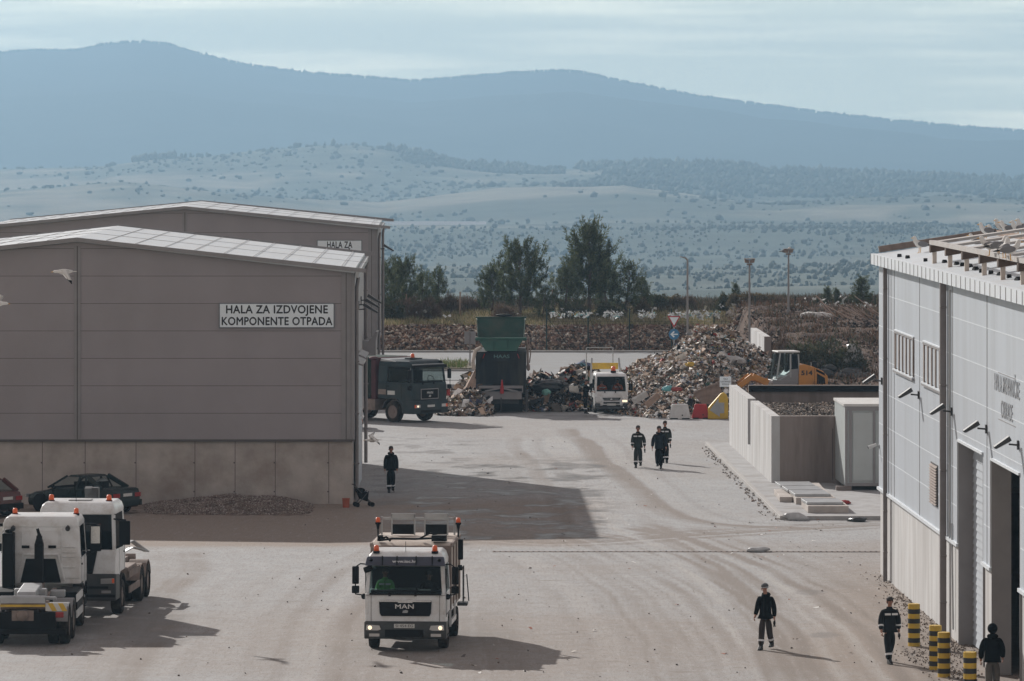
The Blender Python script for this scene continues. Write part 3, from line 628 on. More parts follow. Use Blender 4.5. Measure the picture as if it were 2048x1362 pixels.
while z < ze-.2:
    for y0, y1 in ([(d1a+.1, 0), (d2a+.1, d1b-.1), (-LEN, d2b-.1)] if z < dh1 else [(-LEN, 0)]): rect(mb, -.056, y0, y1-.02, z-.012, z+.012, .02)
    z += 1.04
mb.build('horizontal_joints', M['seaml'], rwall)
mb = MB()
for px in (1792, 1842.8, 1909, 1978): rect(mb, -.057, LY(px)-.04, LY(px)+.04, zc+.05 if px not in (1978,) else zc+.05, ze-.1, .02)
rect(mb, -.057, LY(1785.5)-.05, LY(1785.5)+.05, .05, ze-.1, .02)
mb.build('vertical_joints', M['trimd'], rwall)
def pipe_on(px, r, off, m, bx=.0):
    mb = MB(); y = LY(px); mb.box(-.05-off-r*2, -.05-off, y-r, y+r, .03, ze-.12)
    for z in (.9, 2.2, 4.6, 7.0, 9.2): mb.box(-.055-off-r*2, -.04-off, y-r-.02, y+r+.02, z, z+.06)
    return mb.build('downpipe', m, rh, bevel=.02)
pipe_on(1779.5, .065, .03, M['pipe']); pipe_on(1898, .09, .03, M['pipe'])
mb = MB(); mb.cyl((-.09, LY(1906), zc), (-.09, LY(1906), ze-.3), .03, n=6); mb.cyl((-.05, LY(1910), .3), (-.09, LY(1910), zc+.5), .025, n=6); mb.build('conduit', M['steel'], rh)
for a_, b_ in ((1794, 1832), (1851, 1893)):
    y1, y0 = LY(a_), LY(b_); mb = MB(); z0, z1 = 6.86, 7.93
    rect(mb, -.09, y0, y1, z1, z1+.07, .06); rect(mb, -.13, y0-.05, y1+.05, z0-.14, z0-.04, .1)
    rect(mb, -.075, y1-.28, y1, z0-.04, z1, .04)
    w = mb.build('window', M['trim'], rh); mb = MB(); n_ = 5
    for i in range(n_):
        q0 = y0+.05+(y1-.3-y0-.05)*i/n_; q1 = q0+(y1-.3-y0)/n_-.16; rect(mb, -.068, q0+.02, q1, z0, z1-.03, .012)
    mb.build('pane', M['wpanel'], w)
    mb = MB()
    for i in range(n_+1):
        q0 = y0+.05+(y1-.3-y0-.05)*i/n_-.16; rect(mb, -.10, max(q0, y0-.0), q0+.17, z0-.03, z1-.005, .05)
    mb.each('mullion', M['dusty'], w)
    mb = MB(); rect(mb, -.14, y0-.06, y1+.06, z0-.075, z0-.035, .1); rect(mb, -.10, y0-.02, y1, z1+.07, z1+.11, .06); mb.build('sill', M['seaml'], w)
# louvre
mb = MB(); y1, y0 = LY(1866), LY(1880); z0, z1 = 3.42, 4.62; rect(mb, -.07, y0, y1, z0, z1, .03); lv = mb.build('louvre', M['steeld'], rh)
mb = MB()
for i in range(14):
    z = z0+.03+i*(z1-z0-.06)/14; mb.hexa([(-.13,y0+.06,z),(-.07,y0+.06,z+.05),(-.07,y0+.06,z+.065),(-.13,y0+.06,z+.015)], [(-.13,y1-.06,z),(-.07,y1-.06,z+.05),(-.07,y1-.06,z+.065),(-.13,y1-.06,z+.015)])
mb.build('slats', M['dusty'], lv)
# doors: deep jambs, roller shutter in one, dark interior behind the other
mb = MB()
for ya, yb, zt in ((d1a, d1b, dh1), (d2a, d2b, dh2)):
    mb.box(-.055, .40, yb+.001, yb+.04, .01, zt-.02)
    mb.box(-.06, .455, ya-.03, ya-.001, .01, zt-.02)
mb.each('door_jamb', M['trim'], rh)
mb = MB(); k = 26
for i in range(k):
    z = .05+i*(dh1-.1)/k; mb.hexa([(.33,d1b+.05,z),(.43,d1b+.05,z),(.43,d1b+.05,z+(dh1-.1)/k),(.37,d1b+.05,z+(dh1-.1)/k)], [(.33,d1a-.04,z),(.43,d1a-.04,z),(.43,d1a-.04,z+(dh1-.1)/k),(.37,d1a-.04,z+(dh1-.1)/k)])
mb.build('roller_door', M['wpanel'], rh)
mb = MB()
for ya, yb, zt in ((d1a, d1b, dh1), (d2a, d2b, dh2)): rect(mb, -.10, yb-.05, ya+.03, zt, zt+.07, .05); rect(mb, -.1, ya, ya+.05, zc+.05, zt, .05)
mb.each('door_frame', M['seaml'], rh)
mb = MB(); mb.box(WID-.3, WID, -LEN, -.4, 0, ze); mb.box(1, WID, d1b-.4, d1b-.2, 0, 6); mb.box(.5, WID, -.5, -.402, 0, 2.6); mb.build('inner_wall', M['dusty'], rh)
mb = MB(); mb.box(.5, WID, -LEN, -.5, .0, .02); mb.build('hall_floor', M['dusty'], rh)
text('lettering', 'HALA MEHANIČKE\nOBRADE', .62, mat('faded_lettering', (.22,.23,.25), .7), rh, (-.062, LY(2018), 7.35), (R(90), 0, R(-90)), ext=.002, bold=.004)
mb = MB()
for z in (6.75, 7.95): rect(mb, -.06, LY(2036), LY(2001), z, z+.02, .01)
mb.build('board_edge', M['trim'], rh)
# roof
RS = .147
mb = MB(); x0 = -.12
mb.hexa([(x0,-LEN,ze+.02),(3.75,-LEN,ze+.02+RS*4.05),(3.75,-LEN,ze+.2+RS*4.05),(x0,-LEN,ze+.2)], [(x0,.3,ze+.02),(3.75,.3,ze+.02+RS*4.05),(3.75,.3,ze+.2+RS*4.05),(x0,.3,ze+.2)])
rroof = mb.build('roof', M['roofw'], rh)
mb = MB(); mb.hexa([(3.8,-LEN,ze+.02+RS*4.05),(WID,-LEN,ze+.5),(WID,-LEN,ze+.7),(3.8,-LEN,ze+.3+RS*4.05)], [(3.8,.3,ze+.02+RS*4.05),(WID,.3,ze+.5),(WID,.3,ze+.7),(3.8,.3,ze+.3+RS*4.05)])
mb.build('ridge_roof', M['roofw'], rroof)
mb = MB()
for i in range(170): y = .25-i*.3; mb.box(3.74, 3.82, y-.22, y, ze+.1+RS*4.05, ze+.36+RS*4.05)
mb.build('ridge_ribs', M['wood'], rroof)
mb = MB(); mb.bar((x0+.1,.34,ze+.34), (3.75,.34,ze+.34+RS*3.9), .14, .2); mb.build('verge_trim', M['dusty'], rroof)
mb = MB(); mb.hexa([(x0-.16,-LEN,ze+.1),(x0-.02,-LEN,ze+.02),(x0-.0,-LEN,ze+.21),(x0-.16,-LEN,ze+.21)], [(x0-.16,.35,ze+.1),(x0-.02,.35,ze+.02),(x0,.35,ze+.21),(x0-.16,.35,ze+.21)]); mb.box(x0-.16, x0-.0, -LEN, .35, ze-.13, ze+.10)
mb.mi = 1
for i in range(46): y = .3-i*1.1; mb.box(x0-.172, x0-.159, y-.05, y, ze-.13, ze+.2)
mb.build('gutter', [M['seaml'], M['trim']], rroof)
def onroof(px, py, dz=0):     # ray against the roof plane -> local coordinates of the hall
    inv = rh_m.inverted(); d = inv.to_3x3() @ Vector(((px-1024)/FOC, 1, -(py-HZ)/FOC)); c = inv @ Vector((0, 0, CH))
    z0 = ze+.2+dz; tt = (z0 + RS*(c.x-x0) - c.z)/(d.z - RS*d.x); return c + d*tt
rh_m = Matrix.Translation(rh.location) @ Matrix.Rotation(ang, 4, 'Z')
posts = [(1868.6,527), (1900,535), (1934,541), (1971,552), (2008,560), (2046,569)]
pp = [onroof(*q) for q in posts]; px_ = sum(p.x for p in pp)/len(pp)
print('POSTS', [tuple(round(x, 2) for x in p) for p in pp])
mb = MB(); mr = MB(); mbk = MB(); ys_p = [p.y for p in pp]; st = (ys_p[0]-ys_p[-1])/5; zp = ze+.2+RS*(px_-x0); rail = zp+.62
allp = [ys_p[0]-i*st for i in range(10)]
for i, y in enumerate(allp):
    mb.box(px_-.06, px_+.06, y-.06, y+.06, zp-.02, zp+.34)
    mbk.hexa([(px_-.14,y-.16,zp+.32),(px_+.5,y-.05,zp+.42),(px_+.5,y-.05,zp+.5),(px_-.14,y-.16,zp+.54)], [(px_-.14,y+.16,zp+.32),(px_+.5,y+.05,zp+.42),(px_+.5,y+.05,zp+.5),(px_-.14,y+.16,zp+.54)])
    mr.bar((px_, y+.25, rail-.02), (3.75, y+.25, rail-.02+RS*(3.75-px_)), .8, .07)
mr.box(px_-.09, px_+.09, -LEN, allp[0]+.6, rail-.07, rail+.05)
fr = empty('roof_frame', (0, 0, 0), 0); fr.parent = rh
mb.each('post', M['cream'], fr); mbk.each('post_bracket', M['bark'], fr); mr.each('rail', mat('pale_rail', (.42,.41,.40), .8, var=.15, dirt=(.24,.18,.15), dsc=2, damt=.7), fr)
mb = MB(); r2 = random.Random(3)
for px, py in ((1799,514),(1815,517),(1851,523),(1889,526),(1913,530),(1926,532),(1940,535),(1951,540),(1963,545),(1982,548),(2001,551),(2018,556),(2036,561)):
    p = onroof(px, py); mb.T = Matrix.Translation(p) @ Matrix.Rotation(r2.uniform(-.4, .4), 4, 'Z'); mb.prism([(-.13,0),(.13,0),(.08,.06),(-.02,.10),(-.11,.05)], -.06, .06)
mb.each('roof_anchor', M['black'], rroof)
fl = [(1768,762,'floodlight beside the corner downpipe of the white hall, farthest from the camera'), (1842,790,'floodlight under the first window gap of the white hall'), (1908,823,'floodlight beside the large downpipe of the white hall'), (1978,858,'floodlight above the closed roller door of the white hall'), (2042,890,'floodlight above the open doorway of the white hall')]
for i, (px, py, lab) in enumerate(fl):
    Y = RY(px); z = CH-(py-HZ)*Y/FOC; floodlight('', (RX(Y)-.06, Y, z), math.pi+ang, lab, .72)
# camera on bracket
Y = RY(1760); cc_ = empty('security_camera', (RX(160.2)-.05, 160.2, CH-(893-HZ)*160.2/FOC), math.pi+ang, 'small white security camera on the far corner of the white hall', 'camera')
mb = MB(); mb.box(0, .04, -.06, .06, -.06, .06); mb.bar((.04,0,0), (.2,0,.02), .035); mb.build('bracket', M['steel'], cc_)
mb = MB(); mb.cyl((.1,0,.06), (.36,0,-.03), .055, .06, n=10); mb.build('camera_body', M['wplas'], cc_); mb = MB(); mb.cyl((.361,0,-.03), (.375,0,-.035), .045, n=10); mb.build('lens', M['black'], cc_)

# ------------------------------------------------------------ concrete gravel bay and cabinet
def vpx(x0, Y0, Y, vp=780): return x0 + (vp-1024)/FOC*(Y-Y0)
A_ = (10.39, 200.3); hb = 2.8
bay = empty('gravel_bay', (A_[0], A_[1], 0), 0, 'open-topped concrete bay filled with gravel behind the kerb', 'storage bay')
bx = lambda y: -.0244*y
mb = MB(); mb.mi = 0
def wallseg(mb, y0, y1, z0, z1, th=.34): mb.hexa([(bx(y0),y0,z0),(bx(y0)+th,y0,z0),(bx(y0)+th,y0,z1),(bx(y0),y0,z1)], [(bx(y1),y1,z0),(bx(y1)+th,y1,z0),(bx(y1)+th,y1,z1),(bx(y1),y1,z1)])
ya, yb = 11.6, 13.2
wallseg(mb, 0, ya, 0.1, hb); wallseg(mb, ya, yb, .1, .85); wallseg(mb, yb, 24.9, .1, hb)
mb.build('side_wall', M['concl'], bay)
mb = MB(); mb.box(.342, 10, .0, .34, .1, hb); mb.build('front_wall', M['concb'], bay)
mb = MB(); mb.box(.25, 14, 24.56, 24.9, .1, hb); mb.build('back_wall', M['concb'], bay)
mb = MB(); mb.box(.25, 14, 24.45, 24.555, hb-.28, hb-.02); mb.build('wall_sheeting', M['black'], bay)
mb = MB(); mb.bar((2.75,-.03,1.05), (4.6,-.03,1.05), .1, .06); mb.box(2.7,2.78,-.06,-.004,.25,1.05)
for z in (.5,.75,1.0): mb.box(2.72,2.8,-.09,-.06,z,z+.06); mb.box(4.42,4.5,-.09,-.06,z,z+.06)
mb.bar((3.3,-.05,.55),(3.3,-.05,.8),.04); mb.bar((3.3,-.05,.8),(3.6,-.05,.8),.04); mb.bar((3.6,-.05,.8),(3.6,-.05,.72),.04)
mb.bar((2.45,-.02,.25), (2.45,-.02,2.3), .02)
mb.build('tap_and_shelf', M['steeld'], bay)
xs = np.arange(.36, 12, .16); ysb = np.arange(.36, 24.4, .3); XX, YY = np.meshgrid(xs, ysb); Z = 2.62-.62*ss(4, 22, YY)+.09*fbm(XX, YY, 2, 77)
idx = np.arange(XX.size).reshape(XX.shape); F = np.stack([idx[:-1, :-1], idx[:-1, 1:], idx[1:, 1:], idx[1:, :-1]], -1).reshape(-1, 4)
v0 = np.stack([XX-.0244*YY, YY, Z], -1).reshape(-1, 3)
gm = np_mesh('gravel_fill', v0, F, np.tile([[.09,.075,.065]], (XX.size, 1)), VCS, parent=bay); gm['kind'] = 'stuff'
n = 14000; x = rng.uniform(.4, 6.5, n); y = rng.uniform(.4, 24.3, n); z = 2.62-.62*ss(4, 22, y)+.09*fbm(x, y, 2, 77)
v, f, c = lumps(np.stack([x-.0244*y, y, z+.01], 1), rng.uniform(.03, .09, n), pal(n, [(.12,.1,.085),(.06,.05,.045),(.3,.27,.24),(.2,.16,.13)], [4,4,1,2]), sub=1) if False else (None, None, None)
oc = np.array([[1,0,0],[-1,0,0],[0,1,0],[0,-1,0],[0,0,1],[0,0,-1]], float); of = np.array([[0,2,4],[2,1,4],[1,3,4],[3,0,4],[2,0,5],[1,2,5],[3,1,5],[0,3,5]])
def octs(c, size, col, flat=(1,1,.7)):
    n = len(c); v = oc[None]*rng.uniform(.6, 1.3, (n, 6, 1))*np.asarray(flat)*np.asarray(size).reshape(-1, 1, 1)*np.ones((n,1,1)); v = np.einsum('nij,nkj->nki', randrot(n), v)+c[:, None]
    return v.reshape(-1, 3), (of[None]+np.arange(n)[:, None, None]*6).reshape(-1, 3), np.repeat(col, 6, axis=0)
v, f, c = octs(np.stack([x-.0244*y, y, z+.01], 1), rng.uniform(.03, .10, n), pal(n, [(.12,.1,.085),(.06,.05,.045),(.34,.3,.27),(.2,.16,.13)], [4,4,1,2]))
gm2 = np_mesh('gravel_stones', v, f, c, VCS, parent=bay); gm2['kind'] = 'stuff'
# cabinet
cb = empty('metal_cabinet', ((1690-1024)*.0196, 196.0, .3), math.atan(-.0) , 'large pale grey double-door metal cabinet between the gravel bay and the white hall', 'cabinet')
w_, d_, h_ = 3.0, 4.6, 3.12
mb = MB(); mb.hexa([(0,0,0),(w_,0,0),(w_,0,h_),(0,0,h_)], [(-.11,d_,0),(w_-.11,d_,0),(w_-.11,d_,h_),(-.11,d_,h_)]); mb.build('cabinet_body', M['cyan'], cb)
mb = MB(); mb.box(-.06, w_+.05, -.07, .35, h_+.002, h_+.1); mb.hexa([(-.06,.35,h_+.002),(w_+.05,.35,h_+.002),(w_+.05,.35,h_+.1),(-.06,.35,h_+.1)], [(-.16,d_,h_+.002),(w_-.06,d_,h_+.002),(w_-.06,d_,h_+.1),(-.16,d_,h_+.1)]); mb.build('cabinet_roof', M['wplas'], cb)
for a_, b_ in ((.32, 1.08), (1.2, 2.0), (2.12, 2.9)):
    mb = MB(); mb.box(a_, b_, -.035, -.003, .22, h_-.25); mb.build('door_panel', mat('grey_green_panel', (.46,.50,.50), .5, var=.04) if a_ < .5 else M['cyan'], cb)
mb = MB(); mb.box(0,.09,-.045,-.002,0,h_); mb.box(.16,.27,-.03,-.002,.15,h_-.1); mb.box(1.1,1.18,-.045,-.002,.1,h_-.1); mb.box(2.02,2.1,-.045,-.002,.1,h_-.1); mb.box(.09,w_,-.04,-.002,h_-.16,h_); mb.box(.09,w_,-.04,-.002,0,.12); mb.build('frame_strips', M['trim'], cb)
mb = MB(); mb.box(-.35,.25,-.1,.3,-.17,-.003); mb.box(2.2,2.9,.1,.4,-.17,-.003); mb.box(-.2,.5,3.8,4.2,-.17,-.003); mb.box(2.1,2.8,3.8,4.2,-.17,-.003); mb.each('support_block', M['concb'], cb)
# two concrete hatch plinths
def hatch(px0, py0, wd, dp, nplate, label, extra):
    o = G(px0, py0, .13); r_ = empty('concrete_hatch', o, 0, label, 'hatch', 'concrete hatch plinths with metal lids')
    mb = MB(); mb.hexa([(0,0,-.005),(wd,0,-.005),(wd,0,.26),(0,0,.26)], [(-.0244*dp,dp,-.005),(wd-.0244*dp,dp,-.005),(wd-.0244*dp,dp,.26),(-.0244*dp,dp,.26)]); mb.build('plinth', M['conc'], r_, bevel=.02)
    if extra:
        mb = MB(); mb.box(-.55, -.06, 1.2, dp-.2, -.005, .2); mb.box(.05, wd-.1, dp+.02, dp+3.0, -.005, .22); mb.build('side_block', M['conc'], r_, bevel=.02)
    for i in range(nplate):
        y0 = .5+i*(dp+ (2.2 if extra else 0)-.7)/nplate; y1 = y0+(dp+(2.2 if extra else 0)-.7)/nplate-.25; k = -.0244*y0-.09*i
        mb = MB(); mb.hexa([(k,y0,.265),(k+wd-.15,y0,.265),(k+wd-.15,y0,.36),(k,y0,.36)], [(k-.1,y1,.265),(k+wd-.25,y1,.265),(k+wd-.25,y1,.36),(k-.1,y1,.36)])
        mb.build('lid', M['steel'], r_, bevel=.01)
    return r_
hatch(1592, 1009, 1.5, 5.6, 3, 'long concrete plinth with three metal lids in front of the gravel bay', True)
hatch(1616, 1026, 1.5, 3.0, 1, 'short concrete plinth with one metal lid nearest the kerb', False)
# retaining wall at the foot of the soil bank
rw = empty('retaining_wall', ((1529-1024)*.0283, 283, 0), 0, 'small pale concrete retaining wall standing behind the waste heap', 'wall')
mb = MB(); mb.hexa([(0,0,0),(.36,0,0),(.36,0,2.62),(0,0,2.62)], [(-.27,11,0),(.09,11,0),(.09,11,2.7),(-.27,11,2.7)]); mb.build('wall_panel', M['concl'], rw)
mb = MB(); mb.box(-.02,.38,-.04,-.002,0,2.64); mb.build('end_face', M['concb'], rw)
# ------------------------------------------------------------ waste heaps
WC = [(.66,.63,.59),(.36,.27,.21),(.20,.14,.10),(.07,.06,.05),(.48,.36,.27),(.85,.85,.84),(.10,.22,.27),(.33,.06,.05),(.45,.25,.08),(.05,.10,.07),(.12,.14,.22),(.35,.33,.15),(.02,.02,.022)]
WW = [15,13,12,9,12,14,1.4,1.4,1.2,1.2,1.2,1,5]
def heap(name, hf, x0, x1, y0, y1, n, label, cat=None, wsel=None, sz=(.04,.125)):
    xs = np.arange(x0, x1, .14); ys_ = np.arange(y0, y1, .2); XX, YY = np.meshgrid(xs, ys_); H = hf(XX, YY)
    Z = H - .08 + .16*fbm(XX, YY, .8, 101)*(H > .05)
    idx = np.arange(XX.size).reshape(XX.shape); F = np.stack([idx[:-1, :-1], idx[:-1, 1:], idx[1:, 1:], idx[1:, :-1]], -1).reshape(-1, 4)
    v1 = np.stack([XX, YY, Z], -1).reshape(-1, 3); c1 = pal(XX.size, WC[1:4])
    x = rng.uniform(x0, x1, n*3); y = rng.uniform(y0, y1, n*3); h = hf(x, y)
    g = 8; e = .15; sl2 = np.hypot((hf(x+e, y)-h)/e, (hf(x, y+e)-h)/e); keep = (h > .03) & (rng.uniform(size=len(h)) < (.35+.65*np.clip(sl2, 0, 1)))
    x, y, h = x[keep][:n], y[keep][:n], h[keep][:n]
    c = np.stack([x, y, h+rng.normal(scale=.07, size=len(x))], 1)
    s = rng.uniform(sz[0], sz[1], len(x))*rng.choice([1, 1, 1, 1, 1, 1, 1, 1.6, 1.6, 2.2], len(x))
    v2, f2, c2 = flakes(c, s, pal(len(x), WC, wsel or WW, .3), 2.4, .40, .75)
    n3 = len(x)//3; v3, f3, c3 = lumps(c[:n3], rng.uniform(.03, .09, n3), pal(n3, WC, wsel or WW, .3), 1, .22, (1.3, 1, .7))
    f3 = np.concatenate([f3, f3[:, 2:3]], 1)
    me_v = np.concatenate([v1, v2, v3]); o1 = len(v1); o2 = o1+len(v2)
    mo = np_mesh(name, np.concatenate([v1, v2]), np.concatenate([F, f2+o1]), np.concatenate([c1, c2]), VC)
    m3 = np_mesh('crumpled_bags', v3, f3[:, :3], c3, VC, parent=mo); m3['kind'] = 'stuff'
    tag(mo, label, cat, kind='stuff'); return mo
Pk = P(1395, 668, 262)
def hmain(x, y):
    px = 1024+x/y*FOC; yb = np.interp(px, [1200,1250,1300,1370,1450,1540,1600], [253,250,247.5,247.5,250,254,258])
    top = np.interp(px, [1130,1160,1200,1240,1280,1320,1345,1372,1395,1430,1470,1510,1545,1580,1640], [0,.25,.65,1.1,1.65,2.1,2.35,3.0,3.55,3.5,3.15,2.45,1.7,.8,0])
    f = ss(0, 1, np.clip((y-yb)/12.5, 0, 1))**.8*(1-ss(268, 279, y)); return np.maximum(0, top*f*(1+.10*fbm(x, y, 2.2, 120)) + .12*fbm(x, y, .9, 121)*(f > .02)*(top > .1))
heap('waste_heap', hmain, 2.2, 16.5, 246.5, 279, 46000, 'tall heap of mixed household waste in the middle of the yard behind the barriers')
def hl(x, y):
    px = 1024+x/y*FOC; top = np.interp(px, [872,890,915,940,960,985], [0,.45,.8,1.5,1.3,0]); f = ss(249.5, 253.5, y)*(1-ss(258, 263, y)); return np.maximum(0, top*f*(1+.25*fbm(x, y, 1.4, 130)))
heap('waste_heap', hl, -4.6, -.6, 249, 263, 6000, 'low heap of waste spilled between the dark teal truck and the green hopper', sz=(.06,.2))
def hm(x, y):
    px = 1024+x/y*FOC; top = np.interp(px, [1030,1052,1080,1110,1135,1165,1185,1200], [.5,.75,1.25,1.15,1.6,1.7,1.2,0]); f = ss(253.5, 258.5, y)*(1-ss(264, 268, y)); return np.maximum(0, top*f*(1+.2*fbm(x, y, 1.4, 131)))
heap('waste_heap', hm, .1, 4.7, 253, 268, 8000, 'low dark heap of bagged waste between the green hopper and the small white truck', wsel=[6,8,10,14,6,5,3,2,1,1,4,1,22], sz=(.06,.22))
# big single pieces on the heaps
from mathutils import noise as mnoise
def blob(name, loc, r, m, label, cat, seed, flat=(1,1,.8), sub=4, rough=.12, parent=None):
    bm = bmesh.new(); bmesh.ops.create_icosphere(bm, subdivisions=sub, radius=1); q = random.Random(seed)
    off = [Vector((q.uniform(-1,1), q.uniform(-1,1), q.uniform(-1,1))).normalized() for _ in range(14)]; am = [q.uniform(-.5, .9) for _ in off]
    for v in bm.verts:
        k = sum(a*max(0, v.co.normalized().dot(o_))**6 for a, o_ in zip(am, off)); v.co *= 1+rough*3*k+q.uniform(-rough, rough)*.35+mnoise.noise(v.co*2.3+Vector((seed*7.1,0,0)))*.38+abs(mnoise.noise(v.co*5.5+Vector((seed*3.1,9,0))))*.22
        v.co = Vector((v.co.x*flat[0]*r, v.co.y*flat[1]*r, v.co.z*flat[2]*r))
    me = bpy.data.meshes.new(name); bm.to_mesh(me); bm.free(); me.materials.append(m); me.shade_smooth()
    o = bpy.data.objects.new(name, me); COL.objects.link(o); o.location = loc
    if parent is not None: o.parent = parent
    else: tag(o, label, cat)
    return o
blob('plastic_sack', P(1428, 718, 258.5), .45, M['film'], 'big crumpled pale plastic sack on the upper right of the tall waste heap', 'sack', 1, (1.6,.8,.9))
blob('plastic_sack', P(1460, 722, 258.2), .38, M['film'], 'long whitish plastic sack lying right of the pale sack on the waste heap', 'sack', 2, (1.5,.7,.6))
blob('plastic_bag', P(1380, 729, 253.5), .15, M['yellow'], 'small yellow bag on the front slope of the waste heap', 'bag', 3, (1.3,.7,.6))
blob('plastic_bag', P(1335, 777, 249.6), .18, mat('teal_film', (.12,.38,.42), .5, var=.2), 'turquoise bag low on the front slope of the waste heap', 'bag', 4, (1.3,.8,.7))
blob('plastic_bag', P(1353, 778, 249.5), .17, mat('red_brown_bag', (.28,.05,.04), .6, var=.2), 'dark red bag beside the turquoise bag on the waste heap', 'bag', 5, (1.4,.8,.6))
blob('plastic_bag', P(1092, 785, 255.6), .17, mat('mint_film', (.2,.45,.4), .5, var=.2), 'mint green bag on the low dark waste heap', 'bag', 6, (1.1,.7,1.0))
blob('tarpaulin', P(1105, 773, 256.6), .45, M['bags'], 'black tarpaulin bundle on top of the low dark waste heap', 'tarpaulin', 7, (1.8,.9,.6))
mb = MB(); mb.T = Matrix.Translation(P(1305, 800, 248.6)) @ Matrix.Rotation(R(-40), 4, 'Y') @ Matrix.Rotation(R(35), 4, 'X'); mb.box(-.42,.42,-.05,.05,-.18,.18)
tag(mb.build('cardboard_panel', M['wood'], bevel=.02), 'flat brown board leaning at the foot of the waste heap', 'board')
mb = MB(); mb.T = Matrix.Translation(P(1280, 795, 248.9)) @ Matrix.Rotation(R(-30), 4, 'Y') @ Matrix.Rotation(R(40), 4, 'X'); mb.box(-.42,.42,-.03,.03,-.2,.2)
for i in range(5): mb.box(-.4,.4,-.06,-.03,-.17+i*.075,-.14+i*.075)
tag(mb.build('slatted_panel', M['wplas']), 'white slatted plastic panel at the foot of the waste heap', 'panel')
# tipped brown skip
sk0 = P(1404, 808, 249.6); sk = empty('waste_skip', sk0, 0, 'brown tipped waste skip between the heap and the red barrier', 'skip')
pl = [P(a, b, 249.6)-sk0 for a, b in ((1391,793),(1387,787),(1438,765),(1449,800),(1436,809),(1404,809))]; mb = MB(); mb.prismy([(p.x, p.z) for p in pl], 0, 1.0); mb.build('skip_body', M['dusty'], sk, bevel=.02)
mb = MB(); mb.bar(pl[1]+Vector((-.03,-.03,.02)), pl[2]+Vector((.03,-.03,.02)), .06, .10); mb.build('skip_rim', M['dusty'], sk, bevel=.01)
# barriers
def barrier(px0, px1, py0, py1, m, label):
    o = G((px0+px1)/2, py1); w = (px1-px0)*o.y/FOC; h = (py1-py0)*o.y/FOC; r_ = empty('plastic_barrier', o, 0, label, 'barrier', 'plastic road barriers in front of the waste heap')
    mb = MB(); mb.loft([[(-w/2,-.25,0),(w/2,-.25,0),(w/2,.25,0),(-w/2,.25,0)],[(-w/2,-.22,.12),(w/2,-.22,.12),(w/2,.22,.12),(-w/2,.22,.12)],[(-w/2+.1,-.14,h*.75),(w/2-.1,-.14,h*.75),(w/2-.1,.14,h*.75),(-w/2+.1,.14,h*.75)],[(-w/2+.13,-.11,h),(w/2-.13,-.11,h),(w/2-.13,.11,h),(-w/2+.13,.11,h)]])
    mb.build('barrier_body', m, r_, bevel=.04)
    mb = MB(); mb.box(-w/2+.05, -.1, -.262, -.24, 0, .06); mb.box(.1, w/2-.05, -.262, -.24, 0, .06); mb.cyl((.12,-.235,.2),(.12,-.2,.2),.035,n=8); mb.each('foot_slot', M['black'], r_)
barrier(1338, 1381, 808, 838, M['wplas'], 'white plastic road barrier, left of the red one'); barrier(1384, 1418, 808, 837, M['red'], 'red plastic road barrier between the white one and the yellow arrow unit')
o = G(1436, 838); ya_ = empty('arrow_barrier', o, 0, 'yellow rounded traffic divider with a pale arrow, beside the concrete bay corner', 'barrier')
mb = MB(); mb.prismy([(-.5,0),(.5,0),(.5,1.0),(.42,1.22),(.28,1.32),(.12,1.26),(-.5,.55)], -.2, .2); mb.build('barrier_body', M['yellow'], ya_, bevel=.06)
mb = MB(); mb.prismy([(-.42,.45),(.02,1.05),(.02,.82),(.3,.82),(.3,.3),(.08,.3),(.08,.12)], -.216, -.203); mb.build('arrow', M['steel'], ya_)
# signs
def pole(x, y, z0, z1, r=.03): mb = MB(); mb.cyl((0,0,z0), (0,0,z1), r, n=8); return mb
Y = 288.; a_ = P(1348, 632, Y); ys = empty('traffic_sign', (a_.x, Y, 0), 0, 'red and white give way triangle above a blue left-arrow disc behind the waste heap', 'traffic sign')
pole(0,0,0,a_.z,.035).build('sign_post', M['steel'], ys)
mb = MB(); z = a_.z; mb.prismy([(-.375,z),(.375,z),(0,z-.68)], -.06, -.04); mb.build('triangle_border', M['signred'], ys)
mb = MB(); mb.prismy([(-.27,z-.065),(.27,z-.065),(0,z-.54)], -.068, -.061); mb.build('triangle_face', M['sign'], ys)
mb = MB(); zc_ = CH-(668.5-HZ)*Y/FOC; mb.cyl((0,-.04,zc_), (0,-.06,zc_), .31, n=24); mb.build('disc', M['blue'], ys)
mb = MB(); mb.prismy([(-.22,zc_),(-.02,zc_+.19),(.04,zc_+.13),(-.06,zc_+.035),(.22,zc_+.035),(.22,zc_-.035),(-.06,zc_-.035),(.04,zc_-.13),(-.02,zc_-.19)], -.068, -.061); mb.build('arrow', M['sign'], ys)
Y = 300.; a_ = P(940, 663, Y); bs = empty('traffic_sign', (a_.x, Y, .15), 0, 'grey square back of a road sign on a post in the grass island', 'traffic sign')
pole(0,0,0,a_.z-.15,.04).build('sign_post', M['pipe'], bs); mb = MB(); mb.box(-.34,.34,.045,.07,a_.z-.15-.76,a_.z-.15); mb.build('sign_plate', M['trim'], bs, bevel=.01)
mb = MB(); mb.box(-.04,.04,.035,.044,a_.z-.93,a_.z-.15); mb.build('mounting_rail', M['pipe'], bs)
Y = 244.; a_ = P(1464, 753, Y); ws = empty('notice_sign', (a_.x, Y, 0), 0, 'small white notice board on a thin pole behind the yellow divider', 'sign')
pole(0,0,0,a_.z,.025).build('sign_post', M['pipe'], ws); mb = MB(); mb.box(-.6,-.04,-.04,-.02,a_.z-.5,a_.z); sp_ = mb.build('notice_plate', M['sign'], ws)
for i, l in enumerate(('HALA', 'SORTIRANJA', 'OTPADA')): text('lettering', l, .11, M['ink'], sp_, (-.32,-.043,a_.z-.12-.13*i), (R(90),0,0), sx=.8)
